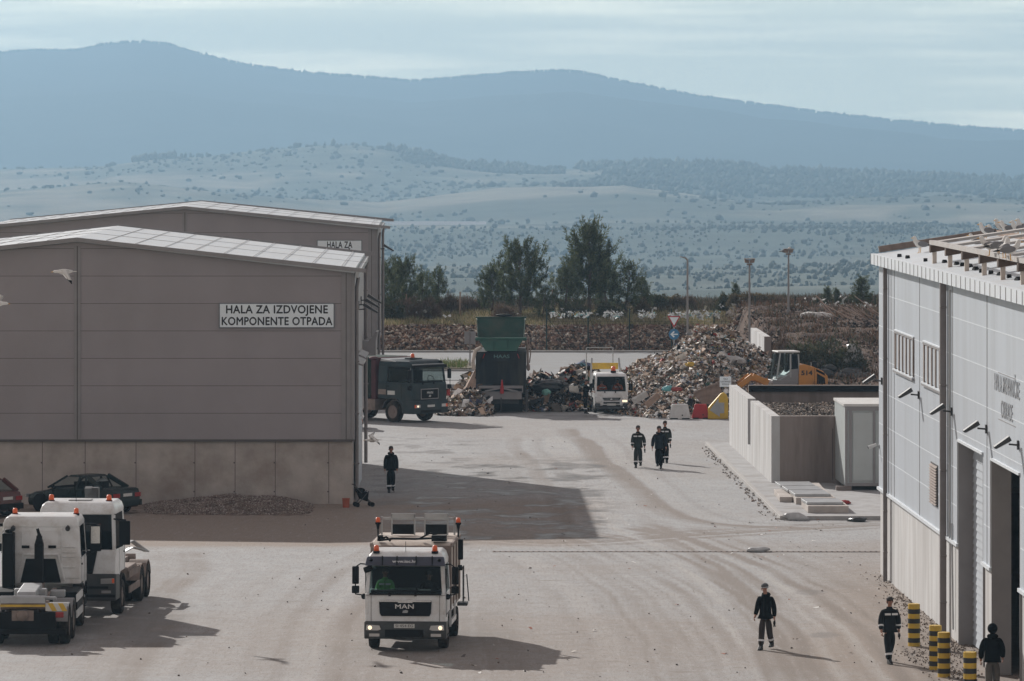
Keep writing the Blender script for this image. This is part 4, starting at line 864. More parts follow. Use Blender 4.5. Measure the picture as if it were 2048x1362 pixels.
# street lamps
def lamp(px, py, Y, kind, label):
    a_ = P(px, py, Y); z0 = float(bankh(np.array([a_.x]), np.array([Y]))[0]) if Y > 249 and a_.x > 14 else 0; r_ = empty('street_lamp', (a_.x, Y, z0), 0, label, 'street lamp', 'lamp posts along the waste yard'); h = a_.z-z0
    mb = MB(); mb.cyl((0,0,0), (0,0,h-.12), .075, .05, n=10); mb.cyl((0,0,0),(0,0,.5),.13,n=10); mb.build('pole', M['trim'], r_)
    mb = MB()
    if kind: 
        mb.box(-.16,.16,-.1,.1,h-.2,h-.12); mb.bar((-.1,0,h-.15),(.1,0,h-.15),.08)
        for s_ in (-1, 1): mb.hexa([(s_*.02,-.2,h-.1),(s_*.26,-.22,h-.06),(s_*.28,-.2,h+.12),(s_*.02,-.18,h+.08)], [(s_*.02,.2,h-.1),(s_*.26,.22,h-.06),(s_*.28,.2,h+.12),(s_*.02,.18,h+.08)])
        mb.box(-.32,.32,-.24,.24,h+.122,h+.17)
    else: mb.bar((0,0,h-.16), (-.12,0,h-.05), .08); mb.hexa([(-.42,-.1,h+.0),(-.06,-.12,h-.1),(-.06,-.12,h-.03),(-.42,-.1,h+.04)], [(-.42,.1,h),(-.06,.12,h-.1),(-.06,.12,h-.03),(-.42,.1,h+.04)])
    mb.build('lamp_head', M['dusty'], r_, bevel=.01); return r_
lamp(1375, 514, 272, 0, 'slim lamp post with a single short arm above the waste heap'); lamp(1499, 523, 276, 1, 'lamp post with a double head in front of the small retaining wall'); lamp(1577, 503, 308, 1, 'tallest lamp post with a double head on the soil bank')

# ------------------------------------------------------------ litter-catching fence and old posts
FY = 325.2
fx = [(1093, 0), (1176, 1), (1259, 2), (1343, 3), (1428, 4), (1510, 5), (1590, 6), (1670, 7), (1750, 8)]
xp = [(p-1024)*FY/FOC for p, _ in fx]
fe = empty('wire_fence', (xp[0], FY, 0), 0, 'dark green wire mesh fence at the foot of the stony bank', 'fence')
for x in xp:
    z = max(0, float(bankh(np.array([x]), np.array([FY]))[0])-.1) if x > 13.5 else 0
    mb = MB(); mb.cyl((x-xp[0],0,z), (x-xp[0],0,max(2.75, z+1.0)), .045, n=6); mb.build('fence_post', M['dgreen'], fe)
mb = MB(); mb.bar((0,0,2.2),(1.6,0,.1),.035); mb.bar((2.65,0,2.6),(3.6,0,0),.03)
for z in (2.7, 1.9, 1.1, .3): mb.bar((0,0,z), (xp[-1]-xp[0],0,z if z > 2 else z), .012)
i = 0.
while i < xp[-1]-xp[0]: mb.bar((i,0,.1), (i,0,2.7), .008); i += .25
mb.build('wire_mesh', M['dgreen'], fe)
n = 1300; x = rng.uniform(xp[0]+.3, xp[-1], n); kx = ss(-.15, .35, vnoise(x, x*0, 1.1, 200)+.25*(x > 7)); keep = rng.uniform(size=n) < kx; x = x[keep]
z = np.where(x > 13.5, 2.85, 2.35)+rng.normal(scale=.11, size=len(x)); y = FY-.06+rng.normal(scale=.04, size=len(x))
v, f, c = flakes(np.stack([x, y, z], 1), rng.uniform(.04, .13, len(x)), pal(len(x), [(.82,.84,.84),(.4,.42,.42),(.25,.5,.5),(.5,.42,.2)], [10,5,1,.5]), 3.6, .3)
tag(np_mesh('windblown_plastic', v, f, c, VC), 'shredded white plastic caught along the top of the wire fence', kind='stuff')
r2 = random.Random(5)
for i, px in enumerate((812, 919, 1103, 1108)):
    Y = 336; x = (px-1024)*Y/FOC; mb = MB(); mb.cyl((0,0,0), (r2.uniform(-.1,.1),0,[1.6,1.75,1.9,1.6][i]), .06, .05, n=7); p = mb.build('fence_post', M['wood'], loc=(x, Y, 1.75))
    tag(p, ['old timber post among the bushes by the rear grey hall', 'lone old timber post left of the pines', 'leaning timber post between the two big pines', 'short timber post beside the leaning one between the big pines'][i], 'post', 'old timber posts on the stony bank')

# ------------------------------------------------------------ stony bank, grass, scrub
n = 11000; x = rng.uniform(-11, 15, n); t_ = rng.uniform(0, 1, n); y = 326+t_*3.4; z = terr(x, y)+rng.uniform(-.05, .1, n)
v, f, c = lumps(np.stack([x, y, z], 1), rng.uniform(.035, .14, n), pal(n, [(.27,.20,.15),(.19,.11,.075),(.12,.07,.05),(.38,.34,.29),(.06,.045,.035)], [6,4,5,3,5]), 1, .2, (1.2,1,.75))
tag(np_mesh('embankment_rubble', v, f, c, VCS), 'reddish rubble stones facing the low bank behind the road', kind='stuff')
def gr1(n):
    x = rng.uniform(-13, 15, n); y = 329.3+rng.beta(1.1, 2.2, n)*18; k = (fbm(x, y, 1.8, 95) > -.55); x, y = x[k], y[k]; return np.stack([x, y, terr(x, y)-.02], 1)
grasspatch('dry_grass', 26000, gr1, 'dry tan grass along the top of the stony bank', L0=.38, cols=((.36,.30,.17),(.27,.24,.12),(.18,.15,.08),(.14,.16,.06),(.42,.36,.24)))
def gr2(n):
    x = rng.uniform(13.5, 34, n); y = rng.uniform(251, 345, n); k = (fbm(x, y, 3, 96) > -.1); x, y = x[k], y[k]; return np.stack([x, y, bankh(x, y)+.05], 1)
grasspatch('dead_weeds', 30000, gr2, 'dead brown weeds over the soil bank on the right', L0=.5, cols=((.14,.075,.048),(.17,.11,.075),(.07,.045,.03),(.06,.06,.032)))
n = 16000; x = rng.uniform(13.7, 32, n); y = rng.uniform(249, 345, n); z = bankh(x, y)+.05*rng.normal(size=n)
v, f, c = flakes(np.stack([x, y, z+.08], 1), rng.uniform(.03, .12, n), pal(n, [(.05,.035,.028),(.11,.08,.06),(.24,.2,.16),(.55,.55,.54),(.03,.026,.022)], [8,8,1.5,.5,7]), 4, .5)
tag(np_mesh('bank_debris', v, f, c, VC), 'brown branches, soil clods and scraps covering the soil bank', kind='stuff')
# old timber boards on the bank
mb = MB(); q = random.Random(9)
for i in range(26):
    px = q.uniform(1660, 1752); py = q.uniform(618, 668); Y = q.uniform(296, 306); p = P(px, py, Y); d = Vector((q.uniform(.4,1), q.uniform(-.4,.4), q.uniform(-.7,-.2))).normalized()*q.uniform(.5, 1.5); mb.bar(p-d, p+d, .10, .035)
tag(mb.build('timber_pile', M['wood']), 'jumble of old boards dumped high on the soil bank', 'timber', kind='stuff')
# scraps snagged on slope and shrubs
n = 420; x = np.concatenate([rng.uniform(-9, 1.5, 200), rng.uniform(2, 24, n-200)]); y = rng.uniform(330, 344, n); k = fbm(x, y, 3, 140) > .0; x, y = x[k], y[k]
v, f, c = flakes(np.stack([x, y, np.maximum(terr(x, y), bankh(x, y))+rng.uniform(.1, .7, len(x))], 1), rng.uniform(.05, .2, len(x)), pal(len(x), [(.62,.63,.62),(.42,.42,.4)]), 3, .4)
tag(np_mesh('scattered_scraps', v, f, c, VC), 'pale plastic scraps snagged in the grass and scrub below the pines', kind='stuff')
# black bags on the bank
bl = [(1646,748,.55),(1660,738,.4),(1664,752,.5),(1678,757,.6),(1696,752,.75),(1706,744,.45),(1718,757,.5),(1733,757,.55),(1686,762,.4),(1655,760,.5)]
adj = ['round black bin bag nearest the loader', 'small high black bin bag above the loader hood', 'black bin bag tucked behind the one nearest the loader', 'low wide black bin bag left of the big shiny one', 'biggest shiny black bin bag in the row', 'black bin bag perched behind the biggest one', 'black bin bag just right of the biggest one', 'round dark bin bag closest to the white hall', 'small black bin bag low in front of the biggest one', 'black bin bag touching the loader counterweight']
for i, (px, py, r_) in enumerate(bl):
    o = blob('bin_bag', P(px, py, 260+(i % 3)*.5), r_*.85, M['bags'], adj[i], 'bin bag', 20+i, (1.1,.9,.62), 2, .1); o['group'] = 'black bin bags dumped behind the loader'
blob('plastic_sheet', P(1708, 712, 262), .42, M['film'], 'crumpled clear plastic sheet lying on the soil bank above the black bags', 'plastic sheet', 44, (1.1,.6,.85), 3, .22)
blob('plastic_sheet', P(1632, 633, 305), .42, M['wplas'], 'bundle of white plastic at the top edge of the soil bank', 'plastic sheet', 45, (1.9,.6,.6), 3, .2)

# ------------------------------------------------------------ pines, bushes
def make_pine(h, w, seed, conic=.5, nb=46, dens=1.0, low=.12):
    q = np.random.default_rng(seed); root = empty('pine_tree', (0,0,0))
    mb = MB(); pts = [Vector((0,0,-.2))]; 
    for i in range(1, 7): pts.append(Vector((q.normal()*.05*h/5, q.normal()*.05, h*.93*i/6)))
    for i in range(6): mb.cyl(pts[i], pts[i+1], .022*h*(1-i/6.3)+.012, .022*h*(1-(i+1)/6.3)+.012, n=7, cap=False)
    V, F_, C_ = [], [], []; off = 0
    for i in range(nb):
        t = low+(1-low)*((i+.5)/nb)**.9; z = h*.95*t; a = i*2.39996+q.normal()*.3
        shape = (math.sin(math.pi*min(1, (t*.78+.22)))**.7)*(1-conic)+conic*(1.05-t)
        L_ = w/2*max(.14, shape)*q.uniform(.65, 1.2); rise = .25+.75*t
        d = Vector((math.cos(a), math.sin(a), rise*.6)); p0 = Vector((0, 0, z)); p1 = p0+d*L_
        p1.z = min(p1.z, h*1.0); mb.cyl(p0, p1, .012*h/5+.012, .006, n=4, cap=False)
        ncl = max(2, int(5.2*L_/(w/2)*dens)+1)
        for j in range(ncl):
            s_ = .3+.7*(j+.7)/ncl; cpt = p0.lerp(p1, s_)+Vector((q.normal()*.10*w/2, q.normal()*.10*w/2, q.normal()*.07*w/2)); m_ = int(42*dens)
            sd = np.array([d.x*.38, d.y*.38, 1.0])+q.normal(scale=.12, size=3); sd /= np.linalg.norm(sd); sl_ = q.uniform(.35, .75)*min(1.15, h/5)*(1.25 if j == ncl-1 else .8); uu = q.uniform(-.25, 1, m_)[:, None]
            rad = q.normal(size=(m_, 3)); rad /= np.linalg.norm(rad, axis=1)[:, None]; cc = np.array(cpt)[None]+sd[None]*uu*sl_+rad*.05; dd = sd[None]*.8+rad*.75
            tone = q.uniform(.65, 1.35); co_ = np.array([[.095,.12,.055],[.07,.092,.045],[.14,.15,.07],[.05,.066,.038]])[q.integers(0, 4, m_)]*tone
            v, f, c = blades(cc, dd, q.uniform(.12, .24, m_)*min(1.25, .5+h/8), .034*min(1.3, .4+h/6), co_); V.append(v); F_.append(f+off); C_.append(c); off += len(v)
    mb.build('trunk', M['bark'], root)
    np_mesh('crown', np.concatenate(V), np.concatenate(F_), np.concatenate(C_), VCT, parent=root); return root
protos = {'tall': make_pine(5.8, 3.7, 1, .22, 64, 1.15, .16), 'broad': make_pine(4.6, 3.9, 2, .3, 56, 1.1, .1), 'young': make_pine(2.9, 2.3, 3, .5, 34, .9, .05), 'cone': make_pine(3.0, 1.9, 4, .95, 44, .9, .02)}
used = set()
def pine(kind, px, ptop, pbase, Y, label, rz=0, sx=1.0, ph={'tall':5.8,'broad':4.6,'young':2.9,'cone':3.0}):
    r_ = protos[kind] if kind not in used else copy_tree(protos[kind]); used.add(kind)
    b_ = P(px, pbase, Y); z = float(np.maximum(terr(np.array([b_.x]), np.array([Y])), bankh(np.array([b_.x]), np.array([Y])))[0]); top = CH-(ptop-HZ)*Y/FOC; s_ = (top-z)/ph[kind]
    r_.location = (b_.x, Y, z); r_.rotation_euler = (0, 0, rz); r_.scale = (s_*sx, s_*sx, s_); tag(r_, label, 'tree', 'pines on the bank behind the road')
pine('tall', 1178, 452, 628, 338, 'tallest pine, right of the centre of the skyline', 0, 1.0)
pine('broad', 1040, 487, 628, 337, 'second tallest pine, broad crowned, behind the green hopper', .5, 1.0)
pine('broad', 984, 535, 628, 339, 'bushy lower pine touching the left side of the broad pine', 2.0, .95)
pine('young', 1210, 524, 624, 341, 'narrow dark pine touching the right side of the tallest pine', 1.0, .8)
pine('young', 1132, 535, 628, 336, 'low rounded pine left of the tallest pine', 2.6, 1.05)
pine('young', 1256, 528, 622, 339, 'medium pine right of the tallest pine', 4.0, 1.1)
pine('young', 1284, 560, 622, 340, 'small pine at the right end of the central clump', 5.0, 1.0)
pine('broad', 806, 520, 618, 338, 'dark spreading pine nearest the rear grey hall', 3.0, .95)
pine('young', 768, 528, 625, 335, 'pine half hidden by the corner of the rear grey hall', 1.7, 1.0)
pine('young', 876, 540, 615, 341, 'pointed pine at the right end of the left clump', 3.4, .9)
pine('young', 846, 549, 618, 340, 'low pine in the middle of the left clump', .4, 1.0)
pine('cone', 1724, 556, 620, 331, 'conical fir-like pine beside the corner of the white hall', 0, 1.45)
pine('cone', 1655, 575, 618, 333, 'small pointed pine, left one of the close pair on the soil bank', 1.0, 1.3)
pine('cone', 1673, 578, 618, 334, 'small pointed pine, right one of the close pair on the soil bank', 2.2, 1.3)
pine('cone', 1471, 568, 610, 340, 'very small thin pine with a white bag near the lamp posts', 2.9, 1.1)
pine('young', 1088, 575, 632, 334, 'smallest low pine in the gap between the two big pines', 4.4, 1.0)
def bush(px, pt, Y, w, cols, label, seed, n=2600, dead=False):
    b_ = P(px, pt, Y); z = float(np.maximum(terr(np.array([b_.x]), np.array([Y])), bankh(np.array([b_.x]), np.array([Y])))[0]); h = max(.5, b_.z-z); q = np.random.default_rng(seed)
    c = q.normal(size=(n, 3)); c /= np.linalg.norm(c, axis=1)[:, None]; lum = 1+.3*np.sin(c[:, 0]*5+seed)*np.cos(c[:, 1]*4); c *= (q.uniform(.3, 1, n)**.45*lum)[:, None]; c[:, 2] = np.abs(c[:, 2]); c *= np.array([w/2, w/2*.8, h*.9])
    d = c*np.array([.8, .8, .6])+q.normal(scale=.4, size=(n, 3))+[0,0,.35]
    L_ = .30 if dead else .15; v, f, cc = blades(c, d, q.uniform(.6, 1.3, n)*L_, .02 if dead else .06, pal(n, cols))
    r_ = empty('bush', (b_.x, Y, z-.05), 0, label, 'bush', 'bushes along the bank'); np_mesh('foliage', v, f, cc, VCT, parent=r_)
    mb = MB(); qq = random.Random(seed)
    for i in range(9): mb.cyl((0,0,-.1), (qq.uniform(-.35,.35)*w, qq.uniform(-.3,.3)*w, h*qq.uniform(.5,.95)), .03, .01, n=4)
    mb.build('stems', M['bark'], r_)
gcols = [(.08,.09,.05),(.11,.10,.06),(.055,.065,.04)]; bcols = [(.16,.10,.075),(.12,.08,.06),(.2,.15,.11),(.08,.06,.045)]; ocols = [(.13,.10,.055),(.10,.085,.05),(.18,.14,.08)]
for i, (px, pt, Y, w, co_, lab, dd) in enumerate([
    (782,600,333,1.9,gcols,'dark green bush at the corner of the rear grey hall',0),(815,592,335,2.2,bcols,'brown leafless bush left of the lone timber post',1),(852,598,336,2.2,bcols,'reddish brown bush behind the plastic scraps on the left',1),
    (898,590,340,2.0,bcols,'brown twiggy bush left of the lone timber post, under the pointed pine',1),(938,594,342,2.4,bcols,'brown twiggy bush right of the lone timber post',1),(1008,607,333,1.8,bcols,'bare bush under the broad pine',1),
    (1310,583,342,1.8,gcols,'green bush at the right foot of the central clump',0),(1340,588,343,1.9,ocols,'olive bush behind the give way sign',0),(1372,592,343,1.7,bcols,'brown bush behind the slim lamp post',1),(1286,598,338,1.2,ocols,'small yellowish bush right of the central pines',0),
    (1449,588,340,1.6,gcols,'dark bush with a white bag left of the double-headed lamp',0),(1475,588,338,1.6,ocols,'olive bush just left of the double-headed lamp post',0),(1512,583,338,2.5,ocols,'large rounded olive bush between the two double-headed lamps',0),(1540,592,339,2.0,bcols,'brown end of the scrub beside the tallest lamp post',1),
    (1606,596,338,1.8,bcols,'thin bare bush right of the tallest lamp post',1),(1700,594,336,1.7,gcols,'dark bush left of the conical pine',0),(1640,600,334,1.5,gcols,'small dark bush below the pair of small pines',0),(1215,604,335,2.0,gcols,'dark undergrowth at the foot of the tallest pine',0),(1150,606,334,2.0,gcols,'green undergrowth left of the tallest pine trunk',0),
    (1600,676,262,1.6,gcols,'black-green bush on the soil bank above the loader cab',0),(1648,672,263,2.6,gcols,'large dark bush in the middle of the soil bank',0),(1700,682,262,2.0,gcols,'dark bush on the soil bank beside the white hall',0),(1565,668,272,1.4,bcols,'rusty brown bush beside the retaining wall end',1)]):
    bush(px, pt, Y, w, co_, lab, 300+i, 2600, bool(dd))
# long low scrub filling the crest
def sc(n):
    x = rng.uniform(-12, 28, n); y = rng.uniform(340, 351, n); k = fbm(x, y, 2.5, 160) > -.5; x, y = x[k], y[k]; return np.stack([x, y, np.maximum(terr(x, y), bankh(x, y))+rng.uniform(0, .35, len(x))], 1)
grasspatch('low_scrub', 24000, sc, 'low brown scrub along the crest of the bank', L0=.34, cols=((.10,.075,.055),(.06,.06,.035),(.14,.11,.08),(.05,.05,.035)), wd=.035)

# ------------------------------------------------------------ distant vegetation and buildings
def scatter(name, n, y0, y1, s0, s1, thr, seed, colr, label, nscale=60, flat=(1,1,1)):
    Y = np.sqrt(rng.uniform(y0**2, y1**2, n)); X = rng.uniform(-.125, .125, n)*Y; k = -(fbm(X, Y, 330, 21)+.6*fbm(X, Y, 60, 22))+.35*rng.normal(size=n) > thr; X, Y = X[k], Y[k]
    s = rng.uniform(s0, s1, len(X))*rng.choice([.6,1,1,1.5], len(X))*np.minimum(1, (Y/3000)**.6); Z = terr(X, Y)+s*.45
    v, f, c = octs2(np.stack([X, Y, Z], 1), s, pal(len(X), colr, None, .2), flat); return tag(np_mesh(name, v, f, c, VC), label, kind='stuff')
icv, icf = ico(1)
def octs2(c, size, col, flat=(1,1,1)):
    n = len(c); k = len(icv); v = icv[None]*rng.uniform(.65, 1.3, (n, k, 1))*np.asarray(flat)*rng.uniform(.75,1.3,(n,1,3))*size[:, None, None]+c[:, None]; return v.reshape(-1, 3), (icf[None]+np.arange(n)[:, None, None]*k).reshape(-1, 3), np.repeat(col, k, axis=0)
dk = [(.07,.085,.065),(.09,.10,.08),(.05,.06,.05)]
scatter('valley_scrub', 24000, 820, 4000, .45, 1.7, .1, 401, dk, 'dark bushes dotted over the valley floor', 70, (.85,.85,1.0))
scatter('hill_scrub', 6500, 4000, 6300, .7, 2.5, .2, 402, dk, 'bushes and small trees on the tan hills', 160, (1.2,1.2,.9))
def ridge(name, pts, Y0, n, s0, s1, label, sp=25, px0=0, px1=2048, thr=-9, sd=1):
    px = rng.uniform(px0, px1, n); Y = Y0+rng.normal(scale=sp, size=n); X = (px-1024)*Y/FOC; k = fbm(X, X*0, 60, sd) > thr; X, Y = X[k], Y[k]; s = rng.uniform(s0, s1, len(X)); v, f, c = octs2(np.stack([X, Y, terr(X, Y)+s*.7], 1), s, pal(len(X), dk), (.8,.8,1.25)); return tag(np_mesh(name, v, f, c, VC), label, kind='stuff')
ridge('mountain_trees', MT, 12000, 2600, 1.8, 4.6, 'tiny trees fringing the mountain skyline', 60)
ridge('ridge_trees', RG, 6200, 1200, 1.6, 5.2, 'trees along the right half of the middle ridge', 60, 1100, 2048, -.5, 5)
ridge('ridge_trees', RG, 6200, 160, 2, 5.6, 'trees in the dip left of the centre of the middle ridge', 30, 770, 1060, -.3, 6)
ridge('ridge_trees', RG, 6200, 120, 1.8, 4.6, 'small wood on the left shoulder of the middle ridge', 20, 265, 350, -9, 7)
ridge('ridge_trees', RG, 6200, 60, 1.2, 4, 'sparse trees on the rounded left hill', 30, 360, 760, -.2, 8)
gh = P(870, 455, 4100); zt = float(terr(np.array([gh.x]), np.array([4100.]))[0]); mb = MB(); mb.prism([(-15,0),(15,0),(15,3.2),(0,6),(-15,3.2)], -42, 42)
g_ = empty('distant_building', (gh.x, 4100, zt-.5), 0, 'long pale roofed building far away in the valley', 'building'); mb.build('building_shell', M['trim'], g_)

def woodtrees(name, n, x0, x1, y0, y1, s0, s1, label, sd):
    Y = rng.uniform(y0, y1, n); px = rng.uniform(x0, x1, n); X = (px-1024)*Y/FOC; jit = 260*fbm(X, Y, 380, 71)+90*fbm(X, Y, 90, 72); k = (Y+jit > y0+150) & (px+jit*.25 > x0+60); X, Y = X[k], Y[k]; s = rng.uniform(s0, s1, len(X))
    v, f, c = octs2(np.stack([X, Y, terr(X, Y)+s*.6], 1), s, pal(len(X), [(.05,.065,.05),(.065,.08,.06),(.04,.05,.04)]), (1,1,1.1)); return tag(np_mesh(name, v, f, c, VC), label, kind='stuff')
woodtrees('hillside_wood', 4200, 1120, 2080, 5150, 6250, 1.5, 3.8, 'dark wood covering the right side of the middle ridge', 1)
woodtrees('hillside_wood', 1300, 740, 1130, 5600, 6250, 1.5, 3.8, 'wood on the right flank of the rounded hill', 2)
n = 140; px = np.concatenate([rng.uniform(900, 1740, 80), rng.uniform(1400, 1700, 60)]); py = np.concatenate([rng.uniform(860, 1350, 80), rng.uniform(1040, 1120, 60)]); Yq = CH*FOC/(py-HZ); v, f, c = flakes(np.stack([(px-1024)*Yq/FOC, Yq, np.full(n, .03)], 1), rng.uniform(.03, .09, n), pal(n, [(.7,.7,.68),(.45,.42,.38),(.3,.12,.08),(.12,.1,.09)]), 2, .1, .2)
tag(np_mesh('yard_litter', v, f, c, VC), 'tiny scraps of litter lying about the yard', kind='stuff')
# ------------------------------------------------------------ vehicles (local: front faces -y, origin on the ground under the front axle)
def wheel(root, x, y, r=.48, w=.28, dual=False, rimm=None, out=1):
    mb = MB(); rr = [(-w/2, r*.62), (-w/2, r*.93), (-w/2+.03, r), (w/2-.03, r), (w/2, r*.93), (w/2, r*.62)]; n = 20
    vs = [(x+a, y+b*math.cos(2*math.pi*i/n), r+b*math.sin(2*math.pi*i/n)) for a, b in rr for i in range(n)]
    mb.add(vs, [(j*n+i, j*n+(i+1) % n, (j+1)*n+(i+1) % n, (j+1)*n+i) for j in range(5) for i in range(n)])
    wh = mb.build('wheel', M['rubber'], root, bevel=0); wh.data.shade_smooth()
    s = 1 if x > 0 else -1; mb = MB(); e = x+s*(w/2-.05)
    mb.cyl((x-w/2+.02, y, r), (x+w/2-.03, y, r), r*.64, n=18)
    mb.cyl((e-s*.02, y, r), (e+s*(.05 if not dual else -.03), y, r), r*.30, r*.24, n=12)
    for i in range(8):
        a = i*math.pi/4; mb.cyl((e, y+r*.44*math.cos(a), r+r*.44*math.sin(a)), (e+s*.035, y+r*.44*math.cos(a), r+r*.44*math.sin(a)), .03, n=6)
    mb.build('rim', rimm or M['rim'], wh)
    return wh
def fender(root, x, y, r, w, m, a0=0, a1=180, name='mudguard'):
    mb = MB(); k = 10
    for i in range(k):
        t0 = R(a0+(a1-a0)*i/k); t1 = R(a0+(a1-a0)*(i+1)/k); q = []
        for t in (t0, t1): q.append([(x-w/2, y-r*math.cos(t), .5+r*math.sin(t)), (x+w/2, y-r*math.cos(t), .5+r*math.sin(t)), (x+w/2, y-(r+.04)*math.cos(t), .5+(r+.04)*math.sin(t)), (x-w/2, y-(r+.04)*math.cos(t), .5+(r+.04)*math.sin(t))])
        mb.hexa(q[0], q[1])
    return mb.build(name, m, root)
def beacon(root, x, y, z, s=1.0):
    mb = MB(); mb.cyl((x,y,z), (x,y,z+.05*s), .075*s, n=12); b = mb.build('beacon', M['black'], root)
    mb = MB(); mb.cyl((x,y,z+.051*s), (x,y,z+.15*s), .062*s, .055*s, n=12); mb.ell((x,y,z+.15*s), (.055*s,.055*s,.03*s), 12, 6); l = mb.build('beacon_lens', M['amber'], b, smooth=True)
def cab(root, Wd, yf, yb, z0, zb, zw, zt, paint, za=1.0, lean=.22, win=(.0,.62), ra=.56, doorlines=True, glass='glass', top=.10):
    h = Wd/2
    mb = MB()
    prof = [(yf+.03, z0), (-ra, z0), (-ra+.12, za-.12), (-ra+.3, za), (yb, za), (yb, zb), (yf+.02, zb), (yf, zb-.15), (yf, z0+.3)]
    mb.prism(prof, -h, h)
    y1 = yf+lean
    for s in (-1, 1):     # pillars
        a = [(s*h, yf+.03, zb-.01), (s*(h-.11), yf+.02, zb-.01), (s*(h-.11), yf+.11, zb-.01), (s*h, yf+.15, zb-.01)]; b = [(s*(h-.05), y1, zw+.02), (s*(h-.16), y1-.01, zw+.02), (s*(h-.16), y1+.08, zw+.02), (s*(h-.05), y1+.12, zw+.02)]; mb.hexa(a, b)
        a = [(s*h, win[1], zb-.01), (s*(h-.07), win[1], zb-.01), (s*(h-.07), yb, zb-.01), (s*h, yb, zb-.01)]; b = [(s*(h-.05), win[1], zw+.02), (s*(h-.12), win[1], zw+.02), (s*(h-.12), yb, zw+.02), (s*(h-.05), yb, zw+.02)]; mb.hexa(a, b)
    mb.box(-h+.05, h-.05, yb-.08, yb-.001, zb-.005, zw+.02)
    hw = h-.05; m_ = (zt-zw)
    rg = lambda ix, f, b, z: [(-hw+ix, y1+f, z), (hw-ix, y1+f, z), (hw-ix, yb-b, z), (-hw+ix, yb-b, z)]
    mb.loft([rg(0, -.02, 0, zw), rg(0, .0, 0, zw+m_*.35), rg(.05, .10, .02, zw+m_*.75), rg(.14, .28, .08, zt)])
    c = mb.build('cab', paint, root, bevel=.035)
    mb = MB(); g = .012
    mb.hexa([(-h+.11, yf+.025, zb), (h-.11, yf+.025, zb), (h-.11, yf+.04, zb), (-h+.11, yf+.04, zb)], [(-h+.155, y1-.0, zw), (h-.155, y1-.0, zw), (h-.155, y1+.015, zw), (-h+.155, y1+.015, zw)])
    mb.build('windscreen', M[glass], root)
    for s in (-1, 1):
        mb = MB(); mb.hexa([(s*(h-.01), yf+.16, zb), (s*(h-.025), yf+.16, zb), (s*(h-.025), win[1]-.01, zb), (s*(h-.01), win[1]-.01, zb)], [(s*(h-.06), y1+.12, zw), (s*(h-.075), y1+.12, zw), (s*(h-.075), win[1]-.01, zw), (s*(h-.06), win[1]-.01, zw)])
        mb.build('side_window', M[glass], root)
        mb = MB(); mb.box(s*(h+.004), s*(h-.03), win[1]+.02, win[1]+.035, za+.02, zb+.0); mb.box(s*(h+.004), s*(h-.03), -ra+.02, -ra+.035, z0+.5, zb-.02); mb.box(s*(h+.03), s*(h-.01), win[1]-.16, win[1]-.02, zb-.2, zb-.16)
        d = mb.build('door_handle', M['black'], c)
    # cab interior
    mb = MB(); mb.box(-h+.14, h-.14, yf+.12, yf+.45, zb-.0, zb+.06); mb.box(-h+.14, h-.14, yb-.14, yb-.09, zb, zw)
    for s in (-.48, .48): mb.box(s*Wd*.75-.24, s*Wd*.75+.24, .18, .36, zb-.0, zb+.55)
    mb.build('interior', M['inner'], c)
    mb = MB(); 
    for i in range(16):
        a0, a1 = 2*math.pi*i/16, 2*math.pi*(i+1)/16; cx = -h+.62 if False else h-.62
        mb.bar((cx+.21*math.cos(a0), yf+.46+.08*math.sin(a0), zb+.12+.2*math.sin(a0)), (cx+.21*math.cos(a1), yf+.46+.08*math.sin(a1), zb+.12+.2*math.sin(a1)), .025)
    mb.build('steering_wheel', M['black'], c)
    return c
def wipers(root, yf, zb, h):
    mb = MB(); mb.bar((-h*.75, yf+.0, zb+.03), (-.1, yf+.02, zb+.06), .02); mb.bar((-.05, yf, zb+.03), (h*.65, yf+.02, zb+.06), .02); mb.box(-h*.42, -h*.36, yf-.02, yf+.03, zb-.08, zb+.03); mb.box(h*.22, h*.28, yf-.02, yf+.03, zb-.08, zb+.03)
    mb.build('wiper', M['black'], root)
def mirror(root, s, h, yf, zlo, zhi, big=(.09,.24), off=.26):
    mb = MB(); x = s*(h+off); mb.tube([(s*(h-.03), yf+.18, zhi+.04), (s*(h+off*.5), yf-.0, zhi+.07), (x, yf-.05, zhi-.02)], .018); mb.tube([(x, yf-.05, zhi), (x, yf-.05, zlo-.1), (s*(h-.03), yf+.15, zlo-.16)], .018)
    m = mb.build('mirror', M['black'], root, bevel=0)
    mb = MB(); mb.box(x-big[0], x+big[0], yf-.06, yf+.06, zhi-big[1]*2, zhi); mb.box(x-big[0]-.01, x+big[0]+.01, yf-.06, yf+.06, zlo-.08, zlo+.12); mb.each('mirror_housing', M['black'], m, bevel=.02)
def plate(root, x, y, z, w, s, th=0, rz=0):
    mb = MB(); mb.box(x-w/2, x+w/2, y-.02, y, z-.055, z+.055); p = mb.build('number_plate', M['plate'], root)
    if s: text('lettering', s, .105, M['ink'], p, (x, y-.022, z), (R(90), 0, 0), fit=w*.86)
    return p
def half_person(root, x, y, z, m, seed, lean=0, sc=1.0):   # seated driver seen through the windscreen
    r_ = empty('person', (x, y, z), 0)
    return r_

